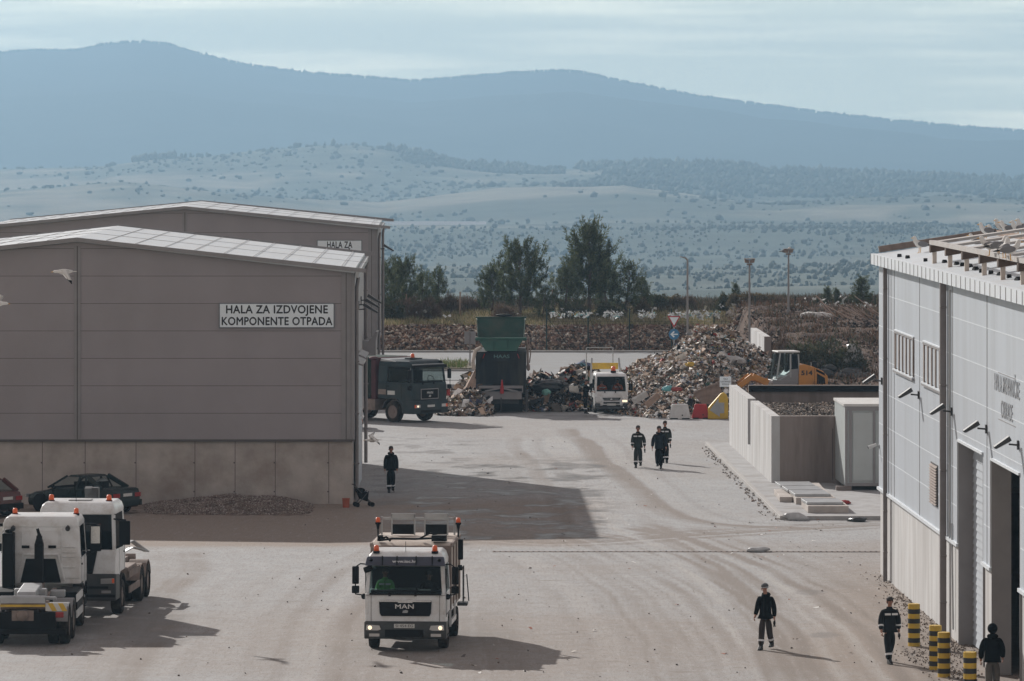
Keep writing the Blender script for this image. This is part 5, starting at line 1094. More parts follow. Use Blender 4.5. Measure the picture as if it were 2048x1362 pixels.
# ---- refuse truck in the foreground
tp = (-2.83, 137.3)
t1r = empty('refuse_truck', (tp[0], tp[1], 0), R(-3.4), 'white refuse collection truck driving towards the camera in the foreground, headlamps lit', 'truck')
Wd = 2.20; h = Wd/2; yf = -1.22
cab(t1r, Wd, yf, .55, .42, 1.60, 2.32, 2.72, M['wpaint'], za=.95, lean=.16, ra=.5, win=(0,.42))
mb = MB(); mb.box(-h+.01, h-.01, yf-.035, yf-.002, 1.545, 1.553); mb.box(-h+.16, -h+.17, yf-.012, yf+.0, .82, 1.55); mb.box(h-.17, h-.16, yf-.012, yf, .82, 1.55); mb.build('panel_gaps', M['seam'], t1r)
for s in (-1, 1):
    mb = MB(); mb.box(s*(h+.004), s*(h-.10), yf-.012, yf+.10, 1.02, 1.56); mb.build('corner_deflector', M['wpaint'], t1r, bevel=.03)
    mb = MB(); mb.box(s*(h+.012), s*(h-.02), yf+.17, yf+.18, .95, 2.25); mb.box(s*(h+.012), s*(h-.02), yf+.2, .3, 1.0, 1.012); mb.box(s*(h+.03), s*(h-.1), -.95, -.55, .42, .47); mb.build('door_gaps', M['black'], t1r)
    mb = MB(); mb.ell((s*(h+.05), yf+.12, 1.50), (.07,.06,.08)); mb.build('side_indicator', M['black'], t1r, smooth=True)
mb = MB(); mb.box(-h+.12,h-.12,yf-.006,yf+.03,1.555,1.60); mb.build('windscreen_cowl', M['black'], t1r)
mb = MB(); mb.prismy([(-.72,1.41),(.72,1.41),(.70,1.06),(.66,.98),(-.66,.98),(-.70,1.06)], yf-.05, yf-.003); gr_ = mb.build('grille', M['black'], t1r, bevel=.02)
mb = MB(); mb.box(-.71,.71,yf-.065,yf-.045,1.37,1.415); mb.box(-.2,.2,yf-.07,yf-.066,1.345,1.38); mb.build('grille_trim', M['chrome'], gr_)
text('lettering', 'MAN', .17, M['chrome'], gr_, (-.02, yf-.055, 1.24), (R(90),0,0), bold=0, dbl=.004, fit=.50, space=1.05)
mb = MB(); mb.prismy([(-.08,1.07),(.06,1.07),(.08,1.13),(.02,1.15),(-.06,1.13)], yf-.056, yf-.05); mb.build('lion_badge', M['steel'], gr_)
mb = MB(); mb.prism([(yf-.06,.36),(-.52,.36),(-.55,.80),(yf-.04,.84),(yf-.09,.76),(yf-.09,.45)], -h-.02, h+.02); bp_ = mb.build('bumper', mat('grey_black_bumper', (.028,.033,.036), .5, var=.15, dirt=(.12,.1,.09), damt=.4), t1r, bevel=.03)
mb = MB(); mb.box(-.55,.5,yf-.098,yf-.088,.42,.62); mb.build('air_intake', M['black'], bp_)
for s in (-1, 1):
    mb = MB(); mb.prismy([(s*(h-.03),.60),(s*(h-.05),.75),(s*(h-.40),.73),(s*(h-.44),.62),(s*(h-.36),.59)], yf-.105, yf-.088); hl_ = mb.build('headlight', M['lens'], t1r, bevel=.01)
    mb = MB(); mb.cyl((s*(h-.14),yf-.112,.67),(s*(h-.14),yf-.106,.67),.055,n=14); mb.build('lit_bulb', M['litlens'], hl_)
    mb = MB(); mb.box(s*(h-.12)-.0, s*(h-.40), yf-.10, yf-.088, .43, .51); mb.build('fog_lamp', M['lens'], t1r)
    mirror(t1r, s, h, yf, 1.68, 2.33)
    wheel(t1r, s*(h-.15), 0, .42, .27); wheel(t1r, s*(h-.12), 3.3, .42, .26, True); wheel(t1r, s*(h-.40), 3.3, .42, .24, True)
mb = MB(); mb.cyl((-h-.02,yf-.05,2.22),(-h+.2,yf-.05,2.30),.085,n=10); mb.bar((-h+.1,yf+.0,2.3),(-h+.15,yf+.2,2.4),.03); mb.build('kerb_mirror', M['black'], t1r, smooth=False)
wipers(t1r, yf, 1.60, h)
plate(t1r, -.02, yf-.098, .72, .56, 'SI·454·EG')
mb = MB(); mb.hexa([(-h-.0,yf-.13,2.36),(h,yf-.13,2.36),(h,yf+.02,2.34),(-h,yf+.02,2.34)], [(-h+.05,yf+.02,2.60),(h-.05,yf+.02,2.60),(h-.05,yf+.16,2.58),(-h+.05,yf+.16,2.58)])
vs_ = mb.build('sun_visor', mat('navy_visor', (.05,.055,.085), .35), t1r, bevel=.03)
mb = MB()
for x in (-.62,-.22,.30,.74): mb.box(x-.012,x+.012,yf-.14,yf-.02,2.36,2.62)
for s in (-1,1): mb.cyl((s*.93,yf-.09,2.50),(s*.93,yf-.07,2.52),.05,n=10)
mb.each('visor_clip', M['black'], vs_)
text('lettering', 'www.ioc.hr', .12, M['inkw'], vs_, (-.02, yf-.105, 2.475), (R(61),0,0), bold=.002, fit=.66)
for x in (-.82, .78): beacon(t1r, x, yf+.35, 2.66, 1.25)
mb = MB(); mb.bar((-.02,yf+.4,2.7),(-.02,yf+.36,2.98),.012); mb.build('aerial', M['black'], t1r)
# body
b0, b1 = .72, 4.6
mb = MB(); mb.prism([(b0,.95),(b0,2.70),(b0+.25,2.80),(b1-.6,2.84),(b1,2.2),(b1+.1,.95)], -h, h); bd = mb.build('refuse_body', M['cream'], t1r, bevel=.02)
mb = MB(); mb.box(-h-.02,h+.02,b0-.03,b0+.02,1.0,2.74); mb.box(h-.01,h+.04,b0,b1-.5,2.70,2.80); mb.box(-h-.04,-h+.01,b0,b1-.5,2.70,2.80)
for y in (1.5, 2.6, 3.7): mb.box(h,h+.04,y,y+.09,1.0,2.7)
mb.build('body_ribs', M['dusty'], bd)
mb = MB(); mb.tube([(-.9,b0+.2,2.86),(-.5,b0+.1,2.92),(.1,b0+.25,2.90),(.8,b0+.1,2.95),(.95,b0+.4,2.86)], .03); mb.tube([(.2,b0+.4,2.9),(.5,b0+.5,3.05),(.9,b0+.7,2.88)], .025); mb.tube([(-.95,b0+.3,2.86),(-.7,b0+.2,2.96),(-.6,b0+.3,2.84)], .03); mb.box(.55,.95,b0+.2,b0+.6,2.84,3.0); mb.box(-.95,-.8,b0+.2,b0+.35,2.84,3.0)
mb.build('hydraulic_hoses', M['black'], bd)
mb = MB(); yk = 3.1
for x in (-.75, .18): 
    mb.box(x,x+.04,yk,yk+.05,2.84,3.42); mb.box(x+.64,x+.68,yk,yk+.05,2.84,3.42); mb.box(x,x+.68,yk,yk+.05,3.32,3.44)
mb.box(-1.05,-1.0,yk+.1,yk+.16,2.84,3.34); mb.box(1.0,1.05,yk+.1,yk+.16,2.84,3.34); mb.box(-1.05,1.05,yk+.1,yk+.16,3.26,3.33); mb.build('top_frame', M['steel'], bd)
mb = MB()
for x in (-.71, .22): mb.box(x,x+.6,yk+.02,yk+.04,2.86,3.14)
mb.each('hopper_flap', M['black'], bd)
for s in (-1.12, 1.14):
    mb = MB(); mb.cyl((s,yk,2.78),(s,yk,3.14),.025,n=6); mb.cyl((s,yk,3.0),(s,yk,3.15),.03,.06,n=8); p_ = mb.build('beacon_stalk', M['black'], bd); beacon(t1r, s, yk, 3.14, 1.1)
mb = MB(); mb.box(1.13,1.27,yk,yk+.15,2.15,2.72); mb.box(1.12,1.25,yk,yk+.1,1.85,2.0); mb.build('rear_lamp_box', M['black'], bd, bevel=.02)
mb = MB(); 
for z in (.55,.95,1.3): mb.box(h-.03,h+.02,.85,2.6,z,z+.13)
mb.box(h-.05,h,.8,.88,.5,1.45); mb.box(h-.05,h,2.55,2.63,.5,1.45); mb.box(-h,-h+.05,.85,2.6,.55,.7); mb.box(-h,-h+.05,.85,2.6,.95,1.1); mb.each('side_guard', M['wpaint'], t1r)
mb = MB(); mb.box(-.45,.45,-.9,4.5,.55,.85); mb.box(-h+.2,h-.2,.8,2.4,.5,.93); mb.box(-h+.3,h-.3,-.12,.12,.35,.5); mb.box(-h+.3,h-.3,3.2,3.4,.35,.5); mb.build('chassis', M['chassis'], t1r)
mb = MB()
for s_ in (1.26,): 
    mb.bar((s_,yk+.2,.95),(s_,yk+.2,1.95),.03); mb.bar((s_,yk+.5,.95),(s_,yk+.5,1.95),.03); [mb.bar((s_,yk+.2,z),(s_,yk+.5,z),.025) for z in (1.1,1.35,1.6,1.85)]
    mb.bar((s_+.08,yk+.55,1.7),(s_+.14,yk+.55,.95),.03); mb.box(h,s_+.12,yk+.1,yk+.6,.85,.93)
mb.build('ladder', M['steeld'], t1r)
mb = MB(); mb.box(.35,.68,yf+.15,yf+.17,1.63,1.70); mb.build('dashboard_paper', M['plate'], t1r)

# ---- hooklift trucks
def chassis_rear(root, axles, yr, m, r=.5):
    h = 1.22
    for y in axles:
        for s in (-1, 1):
            wheel(root, s*(h-.15), y, r, .28, True); wheel(root, s*(h-.46), y, r, .26, True)
            fender(root, s*(h-.30), y, r+.10, .56, m, 15, 165)
    mb = MB(); mb.box(-.45,-.35,-.5,yr,.75,1.02); mb.box(.35,.45,-.5,yr,.75,1.02)
    for y in np.arange(1.2, yr, .9): mb.box(-.35,.35,y,y+.1,.78,.98)
    for y in axles: mb.box(-.9,.9,y-.1,y+.1,.4,.6); mb.ell((0,y,.5),(.25,.28,.24))
    mb.build('chassis', M['chassis'], root)
    mb = MB(); mb.box(-.5,-.38,1.1,yr-.2,1.03,1.18); mb.box(.38,.5,1.1,yr-.2,1.03,1.18); mb.cyl((-.7,yr-.25,1.12),(.7,yr-.25,1.12),.13,n=12); mb.box(-.16,.16,1.3,3.0,1.1,1.35); mb.cyl((-.28,1.9,1.1),(-.28,3.8,1.2),.07,n=8); mb.cyl((.28,1.9,1.1),(.28,3.8,1.2),.07,n=8)
    mb.build('hooklift_frame', M['dusty'], root)
def side_guard(root, y0, y1, m):
    mb = MB()
    for s in (-1, 1):
        for z in (.5, .95): mb.box(s*1.2, s*1.23, y0, y1, z, z+.2)
    mb.each('side_guard', m, root)
ta = empty('hooklift_truck', (-12.62, 147.2, 0), R(-3.6), 'white hooklift truck facing the camera, on the left behind the nearer white cab', 'truck')
h = 1.15; yf = -1.35
cab(ta, 2.3, yf, .68, .72, 1.98, 2.98, 3.34, M['wpaint'], za=1.25, lean=.2, ra=.62, win=(0,.45), glass='glassd')
mb = MB(); mb.prismy([(-.85,1.95),(.62,1.95),(.48,1.28),(-.72,1.28)], yf-.03, yf-.003); mb.build('grille', M['black'], ta, bevel=.02)
mb = MB(); mb.prism([(yf-.12,.50),(-.66,.50),(-.66,1.22),(yf-.05,1.28),(yf-.12,1.1)], -h-.03, h+.03); bb = mb.build('bumper', mat('dark_grey_bumper', (.032,.036,.038), .55, var=.2, dirt=(.1,.085,.075), damt=.4), ta, bevel=.04)
mb = MB(); mb.box(-h,h,yf-.13,yf-.122,.60,.68); mb.box(-h+.2,h-.2,yf-.13,yf-.122,.85,.92); mb.build('bumper_slots', M['black'], bb)
for s in (-1, 1):
    mb = MB(); mb.prismy([(s*(h-.02),1.0),(s*(h-.02),1.16),(s*(h-.42),1.14),(s*(h-.42),.99)], yf-.135, yf-.121); hh = mb.build('headlight', M['lens'], ta, bevel=.01)
    mb = MB(); mb.box(s*(h-.02), s*(h-.09), yf-.139, yf-.136, 1.02, 1.15); mb.build('indicator', M['amber'], hh)
    mb = MB(); mb.box(s*(h-.12), s*(h-.4), yf-.13, yf-.121, .72, .8); mb.build('fog_lamp', M['lens'], ta)
    fender(ta, s*(h-.12), 0, .66, .3, M['chassis'], 10, 150); wheel(ta, s*(h-.13), 0, .5, .3)
    mb = MB(); mb.box(s*(h+.10), s*(h+.42), yf+.0, yf+.1, 2.12, 2.82); mb.bar((s*(h-.1),yf+.2,2.86),(s*(h+.3),yf+.05,2.84),.05); mb.bar((s*(h-.1),yf+.2,1.98),(s*(h+.2),yf+.05,2.12),.07); mb.build('mirror', M['black'], ta, bevel=.02)
    beacon(ta, s*.85, yf+.75, 3.3, 1.3)
mb = MB(); mb.box(-.35,.3,-.6,-.1,3.35,3.37); mb.build('roof_hatch', M['trim'], ta); mb = MB(); mb.bar((-.1,yf+.6,3.33),(-.1,yf+.6,3.58),.015); mb.box(.87,1.1,yf+.21,yf+.23,2.98,3.02); mb.build('aerial', M['black'], ta)
wipers(ta, yf, 1.98, h)
chassis_rear(ta, (3.95, 5.3), 6.3, M['dusty']); side_guard(ta, 1.0, 3.3, M['dusty'])
mb = MB(); mb.box(.72,1.18,1.1,2.9,.9,1.25); mb.box(-1.18,-.72,1.1,2.9,.6,1.25); mb.each('fuel_tank', M['dusty'], ta, bevel=.04)
mb = MB(); mb.box(.3,.9,.85,1.5,1.3,1.55); mb.box(-.12,.12,1.0,1.3,1.2,3.3); mb.prism([(1.0,3.3),(1.3,3.3),(1.15,3.65),(.9,3.6)], -.1, .1)
mb.build('hook_arm', M['steeld'], ta)
mb = MB(); mb.box(-.02,.30,.95,1.3,3.0,3.62); mb.build('hook_head', M['steeld'], ta, bevel=.03)
mb = MB()
for a, b in (((.2,4.0,1.5),(.75,4.8,1.75)),((.75,4.8,1.75),(1.1,5.6,1.35)),((.5,3.6,1.4),(.9,3.9,1.62)),((.9,3.9,1.62),(1.15,4.8,1.45))): mb.bar(a, b, .22, .03)
mb.build('loose_sheet_metal', M['steel'], ta)

tb = empty('hooklift_truck', (-13.45, 143.5, 0), R(180), 'white hooklift truck seen from behind with yellow-striped markers, at the left edge', 'truck')
cab(tb, 2.26, yf, .78, .72, 1.98, 2.86, 3.18, M['wpaint'], za=1.25, lean=.2, ra=.62, win=(0,.45), glass='glassd')
h = 1.13; yb_ = .78
mb = MB(); mb.loft([[(-h+.02,yb_+.0,1.42),(h-.02,yb_,1.42),(h-.02,yb_+.02,1.42),(-h+.02,yb_+.02,1.42)],[(-h+.02,yb_,2.8),(h-.02,yb_,2.8),(h-.02,yb_+.02,2.8),(-h+.02,yb_+.02,2.8)]])
for z in (2.15,2.3,2.02,1.72): mb.box(-.98,-.62,yb_+.02,yb_+.045,z,z+.03)
mb.box(-.62,-.58,yb_+.02,yb_+.04,1.5,2.85); mb.box(-.55,.55,yb_+.02,yb_+.04,2.28,2.31); mb.box(-.62,.95,yb_+.02,yb_+.035,2.12,2.14); mb.box(-.55,-.52,yb_+.02,yb_+.04,2.31,2.75); mb.box(.52,.55,yb_+.02,yb_+.04,2.31,2.75)
mb.bar((-.5,yb_+.05,2.1),(.5,yb_+.05,2.1),.05); mb.bar((-.5,yb_+.05,2.1),(-.68,yb_+.05,1.35),.05); mb.bar((.5,yb_+.05,2.1),(.68,yb_+.05,1.35),.05)
mb.build('rear_panel', M['wpaint'], tb, bevel=.008)
mb = MB(); mb.prismy([(-.42,1.98),(.42,1.98),(.58,1.3),(-.58,1.3)], yb_+.021, yb_+.05); mb.box(-.5,-.26,yb_+.02,yb_+.05,2.29,2.37) if False else None
for x in (-.42, .34): mb.box(x-.02,x+.2,yb_+.045,yb_+.06,2.28,2.36)
mb.build('rear_recess', M['black'], tb)
for s in (-1, 1):
    wheel(tb, s*(h-.13), 0, .5, .3); fender(tb, s*(h-.12), 0, .66, .3, M['chassis'], 30, 170); beacon(tb, s*.88-.05, -.2, 3.14, 1.2)
    mb = MB(); mb.box(s*(h+.10), s*(h+.42), yf+.0, yf+.1, 2.02, 2.78); mb.bar((s*(h-.1),yf+.2,2.82),(s*(h+.3),yf+.05,2.80),.05); mb.bar((s*(h-.1),yf+.2,1.9),(s*(h+.2),yf+.05,2.0),.07); mm = mb.build('mirror', M['black'], tb, bevel=.02)
    mb = MB(); mb.box(s*(h+.13), s*(h+.39), yf+.101, yf+.108, 2.25, 2.74); mb.build('mirror_glass', M['chrome'], mm)
    mb = MB(); mb.cyl((s*.78,yb_+.06,2.86),(s*.78,yb_+.16,2.84),.07,n=10); mb.bar((s*.78,yb_+.02,2.92),(s*.78,yb_+.14,2.92),.03); mb.build('work_lamp', M['steeld'], tb)
    mb = MB(); mb.box(s*.62, s*1.2, 5.98, 6.0, .98, 1.2); mk = mb.build('marker_board', M['plate'], tb); mb = MB()
    for k in range(2): x = .68+k*.28; mb.prismy([(s*x,1.2),(s*(x+.14),1.2),(s*(x+.26),.98),(s*(x+.12),.98)], 6.001, 6.006)
    mb.each('marker_stripe', M['yellow'], mk)
    mb = MB(); mb.box(s*.66, s*1.12, 5.94, 6.02, .80, .95); mb.build('tail_light', M['redl'], tb, bevel=.02)
chassis_rear(tb, (3.7, 5.05), 6.0, mat('grey_plastic_mudguard', (.20,.20,.205), .6, var=.1, dirt=(.12,.1,.09), damt=.4)); side_guard(tb, 1.1, 3.0, M['wpaint'])
mb = MB(); mb.box(.72,1.05,.86,1.35,1.0,2.75); mb.cyl((.88,1.1,2.75),(.88,1.1,2.85),.12,n=10); mb.build('air_intake_stack', M['black'], tb, bevel=.05)
mb = MB(); mb.box(-.14,.10,1.35,1.65,1.2,2.45); mb.loft([[(-.14,1.35,2.45),(.1,1.35,2.45),(.1,1.65,2.45),(-.14,1.65,2.45)],[(-.06,1.4,2.75),(.02,1.4,2.75),(.02,1.55,2.75),(-.06,1.55,2.75)]]); mb.box(-.1,.06,1.4,1.5,2.6,2.68); mb.bar((-.02,1.48,2.7),(.03,1.5,2.9),.07); mb.build('hook_arm', M['black'], tb)
mb = MB(); mb.prism([(2.9,1.1),(5.2,1.15),(5.0,1.42),(3.1,1.5)], -.26, .26); mb.box(-.45,.45,3.6,3.9,1.1,1.4); mb.box(-.9,-.5,2.9,3.3,1.1,1.3); mb.bar((-.8,4.6,1.2),(.8,4.6,1.2),.1); mb.build('centre_carriage', M['steel'], tb, bevel=.03)
mb = MB(); mb.box(-.62,.62,5.9,6.05,1.20,1.36); mb.cyl((-.62,5.95,1.30),(.62,5.95,1.30),.10,n=12); mb.build('rear_roller', M['steel'], tb)
mb = MB(); mb.box(-.62,.62,6.06,6.08,1.10,1.165); mb.build('reflector_strip', M['yellow'], tb)
mb = MB(); mb.box(-1.2,1.2,6.05,6.18,.36,.50); mb.box(-.9,.9,5.85,6.05,.5,.95); mb.build('underrun_bar', M['black'], tb)
mb = MB(); mb.ell((0,6.1,.86),(.17,.12,.15),12,8); mb.box(-.3,.3,6.04,6.07,.72,1.0); mb.build('tow_coupling', M['dusty'], tb)
mb = MB(); mb.box(-1.2,-.6,.9,2.6,.55,1.2); mb.box(.6,1.2,.9,2.6,.55,1.2); mb.each('fuel_tank', M['black'], tb, bevel=.05)
mb = MB(); mb.box(-h,h,yf-.05,-.66,.5,1.22); mb.build('bumper', M['black'], tb, bevel=.03)

# ---- dark teal truck with green container
td = empty('container_truck', (-5.02, 245.3, 0), R(47), 'dark teal three-axle truck carrying a green container, coming out from behind the front hall', 'truck')
h = 1.2; yf = -1.35
cab(td, 2.4, yf, 1.0, .62, 1.95, 2.72, 3.05, M['gpaint'], za=1.15, lean=.12, ra=.62, win=(0,.4), glass='glassc')
mb = MB(); mb.prism([(yf+.1,2.72),(yf+.04,2.86),(.9,3.1),(.98,2.9)], -h+.1, h-.1); mb.build('roof_cap', M['steel'], td, bevel=.03)
mb = MB(); mb.box(-h+.03,h-.03,yf-.08,yf+.12,2.68,2.82); mb.build('sun_visor', M['black'], td, bevel=.03)
mb = MB(); mb.box(-.62,.62,yf-.02,yf-.002,1.15,1.66); gr_ = mb.build('grille', M['trim'], td); mb = MB(); mb.box(-.57,.57,yf-.03,yf-.021,1.19,1.62); gg = mb.build('grille_mesh', M['black'], gr_)
text('lettering', 'MAN', .17, M['chrome'], gr_, (0, yf-.036, 1.46), (R(90),0,0), bold=0, dbl=.004, fit=.42)
mb = MB(); mb.prismy([(-.08,1.25),(.06,1.25),(.08,1.33),(.02,1.36),(-.06,1.33)], yf-.034, yf-.031); mb.build('lion_badge', M['steel'], gr_)
mb = MB(); mb.prism([(yf-.10,.45),(-.64,.45),(-.64,1.05),(yf-.06,1.1),(yf-.1,1.0)], -h-.02, h+.02); bb = mb.build('bumper', M['gpaint'], td, bevel=.03)
mb = MB(); mb.box(-h+.5,h-.5,yf-.11,yf-.101,.5,.62); mb.build('bumper_slots', M['black'], bb)
for s in (-1, 1):
    mb = MB(); mb.box(s*(h-.05), s*(h-.45), yf-.115, yf-.101, .75, .9); hl_ = mb.build('headlight', M['lens'], td)
    mb = MB(); mb.box(s*(h-.04), s*(h-.16), yf-.119, yf-.116, .75, .9); mb.build('indicator', M['amber'], hl_)
    if s < 0: mb = MB(); mb.cyl((s*(h-.28),yf-.125,.82),(s*(h-.28),yf-.117,.82),.05,n=10); mb.build('lit_bulb', M['litlens'], hl_)
    fender(td, s*(h-.13), 0, .68, .32, M['steeld'], 0, 165); wheel(td, s*(h-.14), 0, .52, .3)
    for y in (3.8, 5.2): wheel(td, s*(h-.14), y, .52, .28, True)
    mirror(td, s, h, yf, 1.7, 2.6, off=.2)
plate(td, 0, yf-.105, .82, .5, '')
beacon(td, .1, -.1, 3.05, 1.6); mb = MB(); mb.box(-.35,.25,-.6,0,3.08,3.13); mb.box(.85,1.0,yf+.1,yf+.2,2.85,3.0); mb.each('roof_hatch', M['black'], td)
mb = MB(); mb.box(-h-.006,-h+.0,-.15,.35,1.35,1.55); lb = mb.build('door_label', M['plate'], td)
mb = MB(); mb.box(-h-.008,-h-.004,.45,.99,1.35,1.6); mb.box(h+.004,h+.008,.45,.99,1.35,1.6); mb.build('storage_hatch', M['dusty'], td)
mb = MB(); mb.box(h+.2,h+.42,yf+.15,yf+.2,1.25,1.6); mb.build('red_reflector', M['redl'], td)
mb = MB(); mb.box(-.45,.45,-.6,6.3,.75,1.05); mb.box(-h,h,1.2,3.0,.55,1.1); mb.build('chassis', M['dusty'], td)
wipers(td, yf, 1.95, h)
mb = MB(); z0, z1 = 1.2, 3.1
mb.box(-h-.03,h+.03,1.45,7.2,z0,z1); ct = mb.build('container', M['dgreen'], td, bevel=.02)
mb = MB()
for y in np.arange(2.0, 7.2, .75): mb.box(-h-.10,-h-.031,y,y+.12,z0,z1-.1); mb.box(h+.031,h+.10,y,y+.12,z0,z1-.1)
mb.box(-h-.09,h+.09,1.42,7.25,z1-.1,z1+.04); mb.build('container_ribs', M['dgreen'], ct)
mb = MB(); mb.box(-h-.06,h+.06,1.12,1.42,1.1,3.12); mb.ell((-h,1.3,3.1),(.2,.3,.1)); mb.build('rolled_tarpaulin', M['maroon'], td, bevel=.03)
mb = MB(); mb.box(-h-.12,-h-.101,2.15,2.9,1.75,2.5); nb_ = mb.build('notice_plate', M['plate'], ct)
text('lettering', 'HALA ZA\nMEHANIČKU\nOBRADU', .15, M['ink'], nb_, (-h-.122, 2.52, 2.12), (R(90),0,R(-90)), sx=.7)

# ---- small white tipper
tf = empty('light_truck', ((1219-1024)*.02535, 253.2, 0), R(4), 'small white truck with a yellow tail lift and one lit headlamp beside the waste heap', 'truck')
h = .85; yf = -1.0
cab(tf, 1.7, yf, .62, .38, 1.12, 1.84, 2.03, M['wpaint'], za=.75, lean=.30, ra=.42, win=(0,.45), glass='glassc')
mb = MB(); mb.prismy([(-.45,.80),(.48,.80),(.40,.66),(-.38,.66)], yf-.02, yf-.002); mb.prismy([(-.40,.58),(.42,.58),(.42,.50),(-.4,.50)], yf-.02, yf-.002); mb.box(-.45,.45,yf-.02,yf-.002,.34,.43); mb.build('grille', M['black'], tf)
mb = MB(); mb.prismy([(-.06,.70),(.06,.70),(0,.78)], yf-.03, yf-.021); mb.box(-.4,.4,yf-.028,yf-.021,.725,.74); mb.build('front_badge', M['chrome'], tf)
mb = MB(); mb.box(-h,h,yf-.06,yf+.3,.22,.36); mb.box(-h,-h+.28,yf-.05,yf-.002,.36,.52); mb.box(h-.28,h,yf-.05,yf-.002,.36,.52); mb.build('bumper', M['steeld'], tf, bevel=.02)
plate(tf, 0, yf-.03, .46, .45, '')
for s in (-1, 1):
    mb = MB(); mb.prismy([(s*(h-.02),.56),(s*(h-.02),.86),(s*(h-.30),.82),(s*(h-.36),.60)], yf-.025, yf-.002); hl_ = mb.build('headlight', M['lens'], tf, bevel=.01)
    if s > 0: mb = MB(); mb.box(h-.30,h-.05,yf-.032,yf-.026,.58,.68); mb.build('lit_bulb', M['litlens'], hl_)
    wheel(tf, s*(h-.11), 0, .34, .2, rimm=M['rims']); wheel(tf, s*(h-.12), 2.5, .34, .2); wheel(tf, s*(h-.36), 2.5, .34, .2)
    mb = MB(); mb.box(s*(h+.05), s*(h+.25), yf+.2, yf+.28, 1.15, 1.5); mb.bar((s*h,yf+.3,1.55),(s*(h+.15),yf+.24,1.5),.03); mb.build('mirror', M['black'], tf, bevel=.02)
wipers(tf, yf, 1.12, h); beacon(tf, .16, -.35, 2.03, 1.9)
mb = MB(); mb.box(-h,h,.7,4.2,.62,.78); mb.box(-.35,.35,-.5,4.0,.4,.6); mb.build('chassis', M['chassis'], tf)
mb = MB(); mb.box(-h-.05,h+.05,.75,4.2,.79,1.25); mb.box(-h,h,.75,.85,1.25,1.95); mb.build('dropside_body', M['wpaint'], tf)
mb = MB(); mb.box(-.72,.62,2.0,2.06,2.1,2.42); mb.build('tail_lift', M['yellow'], tf)
mb = MB(); mb.bar((-.82,1.9,1.3),(-.72,2.1,2.66),.09); mb.bar((.78,1.9,1.3),(.66,2.1,2.66),.09); mb.each('lift_arm', M['steel'], tf)
mb = MB(); mb.bar((-.85,3.9,1.25),(-.85,3.9,3.12),.05); mb.bar((.52,3.9,1.25),(.52,3.9,3.12),.05); mb.bar((-.85,3.9,3.12),(.52,3.9,3.12),.05); mb.build('load_frame', M['steel'], tf)

# ---- wheel loader
wl = empty('wheel_loader', ((1576-1024)*.0256, 256.0, 0), R(-80), 'orange and white wheel loader marked 514 working behind the gravel bay', 'wheel loader')
wl.scale = (.88,.88,.88)
# local: front faces -y (towards the heap), seen from its side; visible side is local +x
h = .75
mb = MB(); mb.box(-h,h,-1.1,.35,1.2,1.75); mb.prism([(-.95,1.55),(-.75,1.9),(-.3,2.0),(.0,2.35),(.46,2.4),(.46,1.5)], -h+.02, h-.02); mb.build('cab_base', M['trim'], wl, bevel=.03)
mb = MB()
for s in (-1, 1):
    mb.bar((s*(h-.03),-.85,1.8),(s*(h-.06),-.62,3.32),.08); mb.bar((s*(h-.03),-.02,1.9),(s*(h-.06),-.02,3.25),.09); mb.bar((s*(h-.05),.52,2.1),(s*(h-.08),.45,3.25),.08)
    mb.bar((s*(h-.03),-.75,1.72),(s*(h-.03),-.05,2.1),.06)
mb.build('cab_frame', M['steel'], wl)
mb = MB(); mb.box(-h-.02,h+.02,-.78,.55,3.32,3.42); mb.build('cab_roof', M['wplas'], wl, bevel=.04)
mb = MB()
for s in (-1, 1): mb.hexa([(s*(h-.05),-1.0,1.8),(s*(h-.06),-1.0,1.8),(s*(h-.06),-.06,2.0),(s*(h-.05),-.06,2.0)], [(s*(h-.08),-.75,3.24),(s*(h-.09),-.75,3.24),(s*(h-.09),-.06,3.24),(s*(h-.08),-.06,3.24)])
mb.hexa([(-h+.1,-1.08,1.8),(h-.1,-1.08,1.8),(h-.1,-1.07,1.8),(-h+.1,-1.07,1.8)], [(-h+.1,-.8,3.24),(h-.1,-.8,3.24),(h-.1,-.79,3.24),(-h+.1,-.79,3.24)]); mb.build('cab_glass', M['glassc'], wl)
mb = MB(); mb.box(-.3,.3,-.15,.1,1.8,2.6); mb.box(-.3,.3,-.5,.0,1.7,1.9); mb.box(-h+.1,h-.1,.1,.45,2.0,3.2); mb.build('seat', M['inner'], wl)
mb = MB(); mb.prism([(.47,1.15),(.47,2.60),(.8,2.66),(1.3,2.52),(1.9,2.25),(2.2,1.95),(2.22,1.0),(1.2,.95)], -h, h); eb = mb.build('engine_hood', M['orange'], wl, bevel=.05)
mb = MB()
for s in (-1, 1):
    mb.prism([(1.55,1.5),(1.55,2.12),(2.02,1.85),(2.05,1.5)], s*(h+.004), s*(h+.012)); mb.prism([(1.50,2.24),(1.50,2.38),(2.0,2.14),(2.03,1.98)], s*(h+.004), s*(h+.012)); mb.box(s*(h+.004), s*(h+.012), 1.4, 1.415, 1.1, 2.44)
mb.build('hood_vents', M['black'], eb)
text('lettering', '514', .36, M['ink'], eb, (h+.012, .94, 2.14), (R(90),0,R(90)), bold=.012, sx=1.25)
mb = MB(); mb.cyl((.1,1.4,2.4),(.1,1.4,2.86),.09,n=8); mb.box(.2,.5,1.3,1.6,2.4,2.78); mb.tube([(.4,1.8,2.2),(.42,1.85,2.6),(.46,1.9,2.78)],.03); mb.build('exhaust', M['black'], wl)
for s in (-1, 1):
    for y in (-1.75, .95): wheel(wl, s*(h+.12), y, .62, .42, rimm=M['orange'])
mb = MB(); mb.box(-.45,.45,-2.4,1.4,.55,1.15); mb.build('chassis', M['orange'], wl)
mb = MB()
